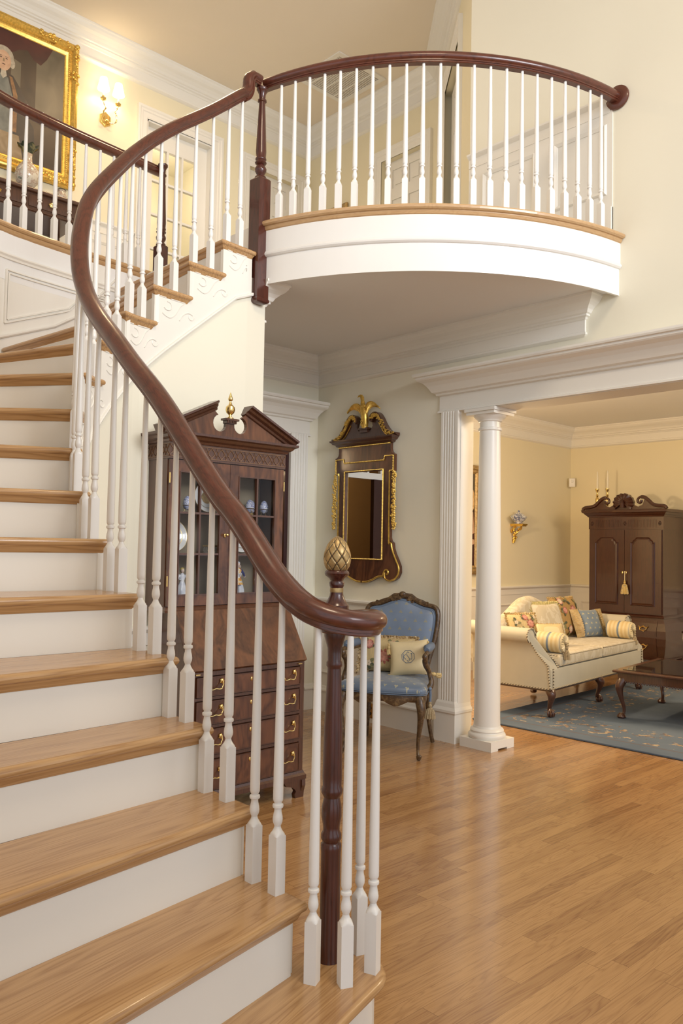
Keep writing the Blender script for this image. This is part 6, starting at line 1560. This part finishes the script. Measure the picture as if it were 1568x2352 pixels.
# ---- sofa
def damask(name, a, b):
    m, nt, bs = new_mat(name); v = coords(nt, 'Object', (1, 1, .6)); n = noise(nt, v, 17, 2, .5, 1.2)
    nt.links.new(ramp(nt, n, [(0.47, a), (0.53, b)]), bs.inputs['Base Color']); bs.inputs['Roughness'].default_value = .6; bs.inputs['Sheen Weight'].default_value = .2; return m
M['sofa'] = damask('cream_damask', (0.60, 0.54, 0.42), (0.52, 0.45, 0.32)); M['sofa_side'] = plain('cream_upholstery', (0.50, 0.46, 0.36), .7, var=.05, vscale=5)
def rope_mat():
    m, nt, b = new_mat('black_and_cream_rope'); tc = N(nt, 'ShaderNodeTexCoord'); w = N(nt, 'ShaderNodeTexWave'); w.bands_direction = 'DIAGONAL'; w.inputs['Scale'].default_value = 26
    nt.links.new(tc.outputs['Object'], w.inputs['Vector']); nt.links.new(ramp(nt, w.outputs[1], [(0.38, (0.13, 0.10, 0.065)), (0.52, (0.60, 0.52, 0.37))]), b.inputs['Base Color']); b.inputs['Roughness'].default_value = .7; return m
M['rope'] = rope_mat()
so = thing('sofa', 'cream damask camelback sofa with rope trim and claw feet on the blue rug', 'sofa', (5.480, 3.435, 0.014), math.radians(5.6))
SL, SD = 1.90, 0.73
m = MB().slab([(0.004, 0.0), (SL - .004, 0.0), (SL - .004, SD - .05), (0.004, SD - .05)], 0.215, 0.375, 0.012); m.build('seat_base', M['sofa_side'], so)
m = MB().box((0.02, 0.01, 0.200), (SL - .02, SD - .06, 0.2149)); m.build('bottom_rail', M['mahog'], so)
# shaped back
def back_z(x):
    t = (x - SL / 2) / (SL / 2); return 0.655 + 0.215 * math.exp(-(t / 0.42) ** 2) + 0.02 * abs(t)
m = MB(); v = []; K = 40
for k in range(K + 1):
    x = SL * k / K; zt_ = back_z(x); y0 = SD - .15; ly = (zt_ - .4) * .16
    v += [(x, y0, .36), (x, y0 + ly * .9, zt_ - .05), (x, y0 + ly + .02, zt_ - .012), (x, y0 + ly + .055, zt_), (x, y0 + ly + .10, zt_ - .014), (x, y0 + ly + .125, zt_ - .06), (x, SD - .03, .36)]
m.add(v, [(7 * i + j, 7 * i + 7 + j, 7 * i + 7 + (j + 1) % 7, 7 * i + (j + 1) % 7) for i in range(K) for j in range(7)], 0, True)
m.add(v[:7], [tuple(range(7))]); m.add(v[-7:], [tuple(range(7))[::-1]]); m.build('back', M['sofa'], so)
for sx, x0 in ((-1, 0.0), (1, SL)):
    # rolled arm: section in XZ swept from front to back, scrolling outwards
    inn = -sx
    sec = [(inn * .000, .215), (inn * .135, .375), (inn * .135, .43), (inn * .115, .50), (inn * .085, .555), (inn * .060, .60), (inn * .045, .640), (inn * .02, .668), (sx * .02, .680), (sx * .065, .668), (sx * .090, .635), (sx * .088, .600), (sx * .065, .575), (sx * .035, .572), (sx * .012, .55), (sx * .002, .48), (sx * .000, .40)]
    m = MB(); v = []; st = 14
    for i in range(st + 1):
        t = i / st
        for a, b in sec:
            zz = b if b < .45 else b + (0.0 if t < .5 else (t - .5) * .06)
            q_ = max(0.0, min(1.0, (b - .385) / .15)); y0_ = .004 + .155 * q_ * q_ * (3 - 2 * q_); yy = y0_ + (SD - .04 - y0_) * t
            v.append((x0 + a, yy, zz))
    k = len(sec); m.add(v, [(i * k + j, i * k + (j + 1) % k, (i + 1) * k + (j + 1) % k, (i + 1) * k + j) for i in range(st) for j in range(k)], 0, True)
    m.add(v[:k], [tuple(range(k))]); m.add(v[-k:], [tuple(range(k))[::-1]]); am = m.build('arm', M['sofa_side'], so)
    m = MB(); fp = [(p[0], p[1] - .006, p[2]) for p in v[:k]]
    m.tube([(x0 + sx * .004, .0, .222), (x0 + sx * .004, .02, .40)] + fp[15:0:-1], .006, 6)
    m.tube([(x0 + inn * .045, -.004, .222), (x0 + inn * .045, -.004, .376)], .006, 6); m.tube([(x0 + sx * .003, -.004, .222), (x0 + sx * .003, SD - .05, .222)], .005, 6); m.build('rope_trim', M['rope'], am)
for i in (0, 1):
    xa = .140 + i * (SL - .28) / 2; xb = xa + (SL - .28) / 2 - .006
    m = MB().slab([(xa, -.012), (xb, -.012), (xb, SD - .17), (xa, SD - .17)], 0.3765, 0.478, 0.030); cu = m.build('seat_cushion', M['sofa'], so)
    m = MB(); 
    for z in (.392, .465): m.tube([(xa + .012, SD - .2, z), (xa + .006, .02, z), (xa + .02, -.010, z), (xb - .02, -.010, z), (xb - .006, .02, z), (xb - .012, SD - .2, z)], .0045, 5)
    m.build('welting', M['rope'], cu)
m = MB().tube([(0.0, -.003, .222), (SL, -.003, .222)], .006, 6); m.build('nailhead_trim', M['rope'], so)
for x, d in ((.06, -1), (SL / 2, 0), (SL - .06, 1)): cab_leg(x, .035, .215, d * .6 or .05, -.8, .034, .036, 'mahog', 'claw', so); 
for x in (.06, SL - .06): cab_leg(x, SD - .10, .215, 0, .6, .02, .030, 'mahog', 'pad', so)
cab_leg(SL / 2, SD - .10, .215, 0, .6, .02, .030, 'mahog', 'pad', so)
SW = Matrix.Translation(so.location) @ Matrix.Rotation(so.rotation_euler[2], 4, 'Z'); sr_ = so.rotation_euler[2]
def on_sofa(p): return SW @ Vector(p)
M['ruf'] = blotch_mat('gold_ruffle', [(0.38, 0.25, 0.09), (0.56, 0.42, 0.21)], 40, .5); M['ruf_g'] = blotch_mat('green_gold_ruffle', [(0.38, 0.33, 0.10), (0.62, 0.52, 0.26)], 40, .6)
M['stripe'] = None
def stripe_mat(name, cols, axis=0, sc_=14):
    m, nt, b = new_mat(name); tc = N(nt, 'ShaderNodeTexCoord'); sp = N(nt, 'ShaderNodeSeparateXYZ'); nt.links.new(tc.outputs['Object'], sp.inputs[0])
    f_ = mth(nt, 'FRACT', mth(nt, 'MULTIPLY', sp.outputs[axis], sc_)); nt.links.new(ramp(nt, f_, [(i / len(cols), c) for i, c in enumerate(cols)], 'CONSTANT'), b.inputs['Base Color']); b.inputs['Roughness'].default_value = .55; return m
M['stripe'] = stripe_mat('gold_and_blue_stripe', [(0.60, 0.45, 0.22), (0.66, 0.55, 0.33), (0.17, 0.22, 0.29), (0.66, 0.55, 0.33), (0.60, 0.46, 0.24), (0.66, 0.55, 0.33)], 1, 9.0)
M['bee_blue'] = dots_mat('blue_cloth_small_gold_bees', (0.15, 0.20, 0.26), (0.42, 0.38, 0.24), 0.06, .16, (0, 2), .5)
def sofa_pillow(label, w, h, t, mat, x, y, z, yaw, tilt, ruf=None, rd=.03, sd0=1):
    p = pil('throw_pillow', label, w, h, t, None, on_sofa((x, y, z)), sr_ + yaw, tilt, 'pillows along the cream sofa')
    pillow_mesh(MB(), w, h, t).build('cushion', mat, p)
    if mat in (M['floral'], M['floral_dk']): flowers(p, w, h, t, sd0, 1.0 if mat is M['floral'] else 1.25, big=(.15, .62))
    if ruf: ruffle(MB(), w, h, .010, rd, random.Random(sd0)).build('ruffle', ruf, p)
    return p
sofa_pillow('small floral ruffled pillow leaning furthest left against the sofa back', .30, .27, .12, M['floral'], .54, .49, .480, -.45, -.38, M['ruf'], .022, 2)
sofa_pillow('cream damask pillow with green gold fringe between the two floral ones', .37, .34, .13, M['sofa'], 1.04, .50, .480, -.25, -.33, M['ruf_g'], .030, 3)
sofa_pillow('ochre floral needlepoint pillow at the middle of the sofa', .42, .38, .14, M['floral_dk'], 1.46, .53, .480, -.12, -.30, M['ruf'], .014, 4)
pb = sofa_pillow('pillow with plain blue centre and wide gold ruffled sides', .26, .27, .12, M['bee_blue'], 1.60, .36, .480, -.35, -.40)
m = MB(); v = []; f = []
for sx in (-1, 1):
    m = MB(); v = []; f = []
    for i in range(26):
        z = .27 * i / 25; wv = .006 * (1 if i % 2 else -1); th_ = .045 * math.sqrt(max(.05, math.sin(PI * (.06 + .88 * i / 25))))
        v += [(sx * .125, -th_ + wv, z), (sx * .165, -th_ * .7 - wv, z), (sx * .205, 0, z + wv), (sx * .165, th_ * .7, z), (sx * .125, th_, z)]
    for i in range(25):
        for j in range(5): f.append((5 * i + j, 5 * i + 5 + j, 5 * i + 5 + (j + 1) % 5, 5 * i + (j + 1) % 5))
    m.add(v, f, 0, True); m.build('ruffled_side', M['ruf'], pb)
p = sofa_pillow('small striped pillow slumped in front beside the left bolster', .24, .22, .08, M['stripe'], .56, .25, .482, -.75, -.62, M['ruf'], .008, 6)
def bolster(label, x, y):
    o = thing('bolster_pillow', label, 'pillow', on_sofa((x, y, .478 + .082)), sr_, 'bolsters at the sofa arms')
    m = MB(); m.T = Matrix.Rotation(-PI / 2, 4, 'X'); m.lathe([(0.070, -.17), (0.080, -.16), (0.081, .04), (0.070, .052)], 28); m.build('roll', M['stripe'], o)
    m = MB(); v = []; f = []
    pr_ = [(0.072, -.169), (0.066, -.183), (0.040, -.188), (0.008, -.180)]
    for i, (r, y_) in enumerate(pr_):
        for k in range(36): a = 2 * PI * k / 36; rr__ = r; yy = y_ + (.004 * (1 if k % 2 else -1) if 0 < i < 3 else 0); v.append((rr__ * math.cos(a), yy, rr__ * math.sin(a)))
    for i in range(3):
        for k in range(36): f.append((i * 36 + k, i * 36 + (k + 1) % 36, (i + 1) * 36 + (k + 1) % 36, (i + 1) * 36 + k))
    m.add(v, f, 0, True); m.build('gathered_end', M['silk_cream'], o)
    m = MB(); m.ball((0, -.186, 0), .012, 10, 6); tassel_mesh(m, 0, -.196, -.008, .115, .024); m.build('tassel', M['tassel_tan'], o)
bolster('striped bolster with tassel against the left arm of the sofa', .215, .165); bolster('striped bolster with tassel at the far right arm of the sofa', SL - .20, .20)

# ---- coffee table
tb = thing('coffee_table', 'dark mahogany coffee table with cabriole legs and polished top on the rug', 'table', (5.930, 3.120, 0.014), math.radians(5.6))
TL, TW = 0.92, 1.30
m = MB().slab([(-.03, .03), (TL + .03, .03), (TL + .03, -TW - .03), (-.03, -TW - .03)], .352, .372, .008); m.build('tabletop', M['mahog'], tb)
mgl = plain('polished_table_glass', (0.02, 0.014, 0.010), .03, spec=.8); m = MB().box((.03, -TW + .03, .3722), (TL - .03, -.03, .3755)); m.build('glass_insert', mgl, tb)
m = MB()
m.box((0.006, -TW, .285), (.026, 0, .3519)).box((TL - .026, -TW, .285), (TL - .006, 0, .3519)).box((.0261, -.026, .285), (TL - .0261, -.006, .3519)).box((.0261, -TW + .006, .285), (TL - .0261, -TW + .026, .3519)); ap = m.build('apron', M['mahog'], tb)
m = MB(); 
for k in range(60): y = -.02 - k * (TW - .04) / 60; m.ball((.002, y, .284), .0075, 6, 4)
m.build('carved_edge', M['mahog'], ap)
for x, y, dx, dy in ((.035, -.035, -.7, .7), (TL - .035, -.035, .7, .7), (.035, -TW + .035, -.7, -.7), (TL - .035, -TW + .035, .7, -.7)):
    lg = cab_leg(x, y, .30, dx, dy, .034, .034, 'mahog', 'pad', tb)
# ---- armoire
ar = thing('armoire', 'mahogany bombe armoire with shell crest and two arched panel doors', 'cabinet', (8.47, 4.372, 0), -PI / 2)
# local: x to the right as seen, y into the wall, z up
AW = 0.435; AD = 0.50
M['mahog_red'] = wood('red_mahogany', (0.016, 0.005, 0.003), (0.062, 0.019, 0.010), along=2, stretch=0.1, rough=.28, coat=.35, cath=.25, fine=.4)
m = MB().box((-AW, .0, .60), (AW, AD, 1.70)); m.box((-AW - .006, -.006, 1.555), (AW + .006, AD, 1.690)); m.build('upper_case', M['mahog_red'], ar)
m = MB()
bz = [(.15, .010), (.17, .020), (.22, .032), (.30, .048), (.38, .055), (.46, .050), (.54, .030), (.585, .008), (.60, .004)]
v = []
for z, b in bz: v += [(-AW - b, -b, z), (AW + b, -b, z), (AW + b, AD, z), (-AW - b, AD, z)]
m.add(v, [(4 * i + j, 4 * i + (j + 1) % 4, 4 * i + 4 + (j + 1) % 4, 4 * i + 4 + j) for i in range(len(bz) - 1) for j in range(4)] + [(3, 2, 1, 0)], 0, False)
m.run([(-AW, AD), (-AW, 0), (AW, 0), (AW, AD)], [(0, .592), (.018, .594), (.020, .606), (.008, .618), (0, .624)]); m.build('bombe_chest', M['mahog_red'], ar)
for z0, z1 in ((.19, .385), (.40, .565)):
    m = MB(); v = []; K = 6
    for k in range(K + 1):
        z = z0 + (z1 - z0) * k / K; b = interp(bz, z) + .006; v += [(-AW + .05, -b, z), (AW - .05, -b, z), (AW - .05, -b + .02, z), (-AW + .05, -b + .02, z)]
    m.add(v, [(4 * i + j, 4 * i + (j + 1) % 4, 4 * i + 4 + (j + 1) % 4, 4 * i + 4 + j) for i in range(K) for j in range(4)]); m.add(v[:4], [(0, 1, 2, 3)]); m.add(v[-4:], [(3, 2, 1, 0)])
    dr = m.build('drawer', M['mahog_red'], ar); zc = (z0 + z1) / 2; b = interp(bz, zc) + .008
    for x in (-.24, .24):
        m = MB(); m.tube([(x - .055, -b, zc + .02), (x - .03, -b - .004, zc + .005), (x, -b - .004, zc + .022), (x + .03, -b - .004, zc + .005), (x + .055, -b, zc + .02)], [.006, .007, .010, .007, .006], 6)
        m.tube([(x - .042, -b - .004, zc + .008), (x - .03, -b - .022, zc - .018), (x, -b - .024, zc - .024), (x + .03, -b - .022, zc - .018), (x + .042, -b - .004, zc + .008)], .004, 6); m.ball((x, -b - .003, zc - .035), .008, 8, 5); m.build('handle', M['brass'], dr)
for sx in (-1, 1):
    for y in (.03, AD - .05):
        m = MB(); m.tube([(sx * (AW - .03), y, .16), (sx * (AW + .005), y - .02 if y < .1 else y, .11), (sx * (AW - .01), y - .01 if y < .1 else y, .05), (sx * (AW + .02), y - .03 if y < .1 else y, .008)], [.05, .045, .028, .03], 8); m.build('foot', M['mahog_red'], ar)
m = MB(); m.run([(-AW, AD), (-AW, -.006), (AW, -.006), (AW, AD)], [(0, .140), (.022, .142), (.028, .155), (.014, .166), (0, .17)]); m.build('base_moulding', M['mahog_red'], ar)
def arch_panel(x0, x1, z0, z1, y, r=.035):
    """raised panel with notched and arched shoulders"""
    p = [(x0, z0), (x1, z0), (x1, z1 - .055), (x1 - .02, z1 - .055), (x1 - .028, z1 - .035), (x1 - .05, z1 - .022)]
    xm_ = (x0 + x1) / 2; w_ = (x1 - x0) / 2 - .055
    p += [(x1 - .055, z1 - .010), (x1 - .075, z1)] + [(x0 + .075, z1), (x0 + .055, z1 - .010)]
    p += [(x0 + .05, z1 - .022), (x0 + .028, z1 - .035), (x0 + .02, z1 - .055), (x0, z1 - .055)]
    return p
for s_, x0, x1 in ((-1, -AW + .012, -.002), (1, .002, AW - .012)):
    m = MB(); m.box((x0, -.016, .635), (x1, -.0005, 1.545)); dr = m.build('door', M['mahog_red'], ar)
    pp_ = arch_panel(x0 + .07, x1 - .07, .715, 1.465, 0); m = MB(); n = len(pp_)
    ins_ = inset(pp_, .020); v = [(x, -.0165, z) for x, z in pp_] + [(x, -.027, z) for x, z in inset(pp_, .006)] + [(x, -.020, z) for x, z in inset(pp_, .014)] + [(x, -.026, z) for x, z in inset(pp_, .030)]
    m.add(v, [(i * n + j, i * n + (j + 1) % n, (i + 1) * n + (j + 1) % n, (i + 1) * n + j) for i in range(3) for j in range(n)] + [tuple(range(3 * n, 4 * n))]); m.build('raised_panel', M['mahog_red'], dr)
    m = MB().ball((s_ * .022 if s_ < 0 else .022, -.018, 1.07), .010, 8, 6, sc=(.8, .5, 2.0)); m.build('escutcheon', M['brass'], dr)
m = MB()
for k in range(44):
    x = -AW + .075 + k * (2 * AW - .15) / 43
    if abs(x) > .04: m.box((x - .0035, -.0085, 1.575), (x + .0035, -.0058, 1.66))
for x in (-AW + .035, 0, AW - .035):
    for k in range(8): a = 2 * PI * k / 8; m.ball((x + .014 * math.cos(a), -.009, 1.618 + .019 * math.sin(a)), .006, 6, 4)
    m.ball((x, -.011, 1.618), .008, 8, 5)
m.build('fluted_frieze', M['mahog_red'], ar)
m = MB(); m.run([(-AW - .006, AD), (-AW - .006, -.006), (AW + .006, -.006), (AW + .006, AD)], [(0, 1.690), (.008, 1.692), (.016, 1.706), (.030, 1.718), (.044, 1.735), (.058, 1.742), (.062, 1.760), (.066, 1.772), (0, 1.775)]); m.box((-AW - .006, -.006, 1.6901), (AW + .006, AD, 1.774)); m.build('cornice', M['mahog_red'], ar)
m = MB()
for sx in (-1, 1):
    prf = catmull([Vector(p) for p in ((.495, 1.775), (.47, 1.800), (.40, 1.808), (.34, 1.825), (.29, 1.870), (.245, 1.902), (.200, 1.905), (.172, 1.885), (.170, 1.855), (.190, 1.842), (.210, 1.852), (.212, 1.872))], 4)
    m.tube([(sx * p.x, -.045, p.y) for p in prf], [.020 if i < 24 else .014 for i in range(len(prf))], 8)
    tp_ = [(.47, 1.775), (.46, 1.798), (.40, 1.803), (.34, 1.818), (.29, 1.858), (.245, 1.888), (.235, 1.860), (.22, 1.820), (.17, 1.800), (.10, 1.830), (.0, 1.83), (0, 1.775)]
    n = len(tp_); v = [(sx * x, y, z) for y in (-.04, -.012) for x, z in tp_]; m.add(v, [tuple(range(n)), tuple(range(2 * n - 1, n - 1, -1))] + [(i, (i + 1) % n, n + (i + 1) % n, n + i) for i in range(n)])
m.build('swan_neck', M['mahog_red'], ar)
m = MB(); v = []; f = []; K = 45; Rg = 8
for i in range(Rg + 1):
    t = i / Rg
    for k in range(K):
        a = math.radians(-40 + 260 * k / (K - 1)); r = .118 * t * (1 + .03 * math.cos(k * PI / 2 * 1)); y = -.045 - .030 * math.sin(PI * min(1, t * .9)) - .006 * math.cos(2 * PI * k / 4) * t
        v.append((r * math.cos(a), y, 1.845 + r * math.sin(a) * .9))
for i in range(Rg):
    for k in range(K - 1): f.append((i * K + k, i * K + k + 1, (i + 1) * K + k + 1, (i + 1) * K + k))
m.add(v, f, 0, True); v2 = [(x, -.012, z) for x, y, z in v[-K:]]; m.add(v[-K:] + v2, [(k, k + 1, K + k + 1, K + k) for k in range(K - 1)]); m.add(v2, [tuple(range(K))])
m.tube([(0, -.06, 1.80), (0, -.075, 1.845), (0, -.06, 1.88)], [.03, .022, .008], 8); m.build('shell_crest', M['mahog_red'], ar)
kt = thing('key_tassel', 'yellow and blue key tassel hanging from the armoire door', 'tassel', (8.425, 4.352, 1.08))
MB().tube([(0, 0, 0), (0, .0, -.05), (0, 0, -.10)], .004, 6).ball((0, 0, .0), .010, 8, 6).build('cord', M['silk_cream'], kt); m = MB(); tassel_mesh(m, 0, 0, -.09, .15, .038, 24); m.build('skirt', blotch_mat('yellow_and_blue_fringe', [(0.55, 0.38, 0.12), (0.62, 0.46, 0.18), (0.12, 0.14, 0.18)], 22, .6), kt)
def candlestick(y, label):
    c = thing('candlestick', label, 'candlestick', (8.78, y, 1.775), 0)
    b = MB().lathe([(0.045, 0), (0.045, .008), (0.020, .016), (0.012, .03), (0.020, .045), (0.010, .06), (0.016, .08), (0.020, .12), (0.020, .15), (0.010, .17), (0.016, .185), (0.010, .20), (0.008, .225), (0.018, .245), (0.022, .262), (0.022, .268), (0.012, .27)], 16).build('stick', M['brass'], c)
    MB().lathe([(0.0125, .27), (0.011, .40), (0.008, .47), (0.002, .482)], 12).build('candle', M['candle'], c)
candlestick(4.885, 'left of the two brass candlesticks with tall ivory candles on the armoire'); candlestick(4.755, 'right of the two brass candlesticks, beside the carved shell crest')
# ---- bracket with tureen
wb = thing('wall_bracket', 'carved gilt wall bracket holding the blue and white tureen', 'bracket', (7.80, YL, 1.60), 0)
m = MB().box((-.050, -.17, -.018), (.050, -.001, 0)).box((-.042, -.16, -.030), (.042, -.001, -.0181)); rg = random.Random(9)
for c in ([(0, -.01, -.22), (0.015, -.03, -.17), (-.02, -.05, -.12), (.02, -.09, -.07), (0, -.12, -.035)], [(-.03, -.01, -.10), (-.05, -.03, -.06), (-.06, -.08, -.035)], [(.03, -.01, -.12), (.055, -.03, -.10), (.04, -.06, -.06), (.06, -.09, -.035)], [(0, -.01, -.20), (.04, -.02, -.17), (.05, -.02, -.145)]):
    q = catmull([Vector(p) for p in c], 4); m.tube([tuple(p) for p in q], [.010 + .005 * math.sin(i) for i in range(len(q))], 8)
for k in range(26): t = rg.random(); m.ball((rg.uniform(-.05, .05) * t, -.02 - .08 * t * rg.random(), -.20 + .16 * t), rg.uniform(.007, .014), 6, 4)
m.build('carving', M['gold'], wb)
tu = thing('lidded_tureen', 'blue and white lidded porcelain tureen on the gilt wall bracket', 'tureen', (7.80, YL - .085, 1.60)); tu.rotation_euler = (0, 0, .2)
tu.scale = (1.55, .85, 1.15)
M['tureen'] = blotch_mat('blue_floral_china', [(0.70, 0.72, 0.74), (0.68, 0.70, 0.74), (0.07, 0.10, 0.24), (0.70, 0.72, 0.74)], 26, .15, 2, 1.2)
MB().lathe([(0.045, 0), (0.048, .006), (0.042, .014), (0.070, .035), (0.088, .058), (0.092, .064)], 8, smooth=False).build('bowl', M['tureen'], tu)
MB().lathe([(0.094, .0645), (0.090, .074), (0.055, .096), (0.018, .112), (0.010, .118), (0.013, .126), (0.006, .134)], 8, smooth=False).build('lid', M['tureen'], tu)
# ---- jardiniere at the right edge
jd = thing('porcelain_jardiniere', 'white porcelain jardiniere with dark rim on a stand, cut by the right frame edge', 'planter', (8.30, 3.52, 0))
MB().lathe([(0.10, 0), (0.11, .02), (0.05, .05), (0.035, .15), (0.05, .24), (0.09, .27), (0.09, .285)], 20).build('stand', M['mahog'], jd)
MB().lathe([(0.05, .286), (0.06, .30), (0.11, .36), (0.125, .43), (0.12, .48)], 24).build('bowl', M['china'], jd); MB().lathe([(0.119, .4801), (0.132, .488), (0.132, .50), (0.118, .508), (0.105, .50)], 24).build('rim', M['maroon'], jd)
# plug and cord at the pilaster foot
ol2 = thing('outlet_plate', 'white outlet plate with a plugged cord low beside the pilaster base', 'outlet', (5.5, YL - .018, .10), 0)
MB().box((-.035, -.005, -.055), (.035, 0, .055)).build('cover_plate', M['trim'], ol2); MB().box((-.012, -.03, -.03), (.012, -.0051, -.006)).build('plug', M['trim'], ol2)
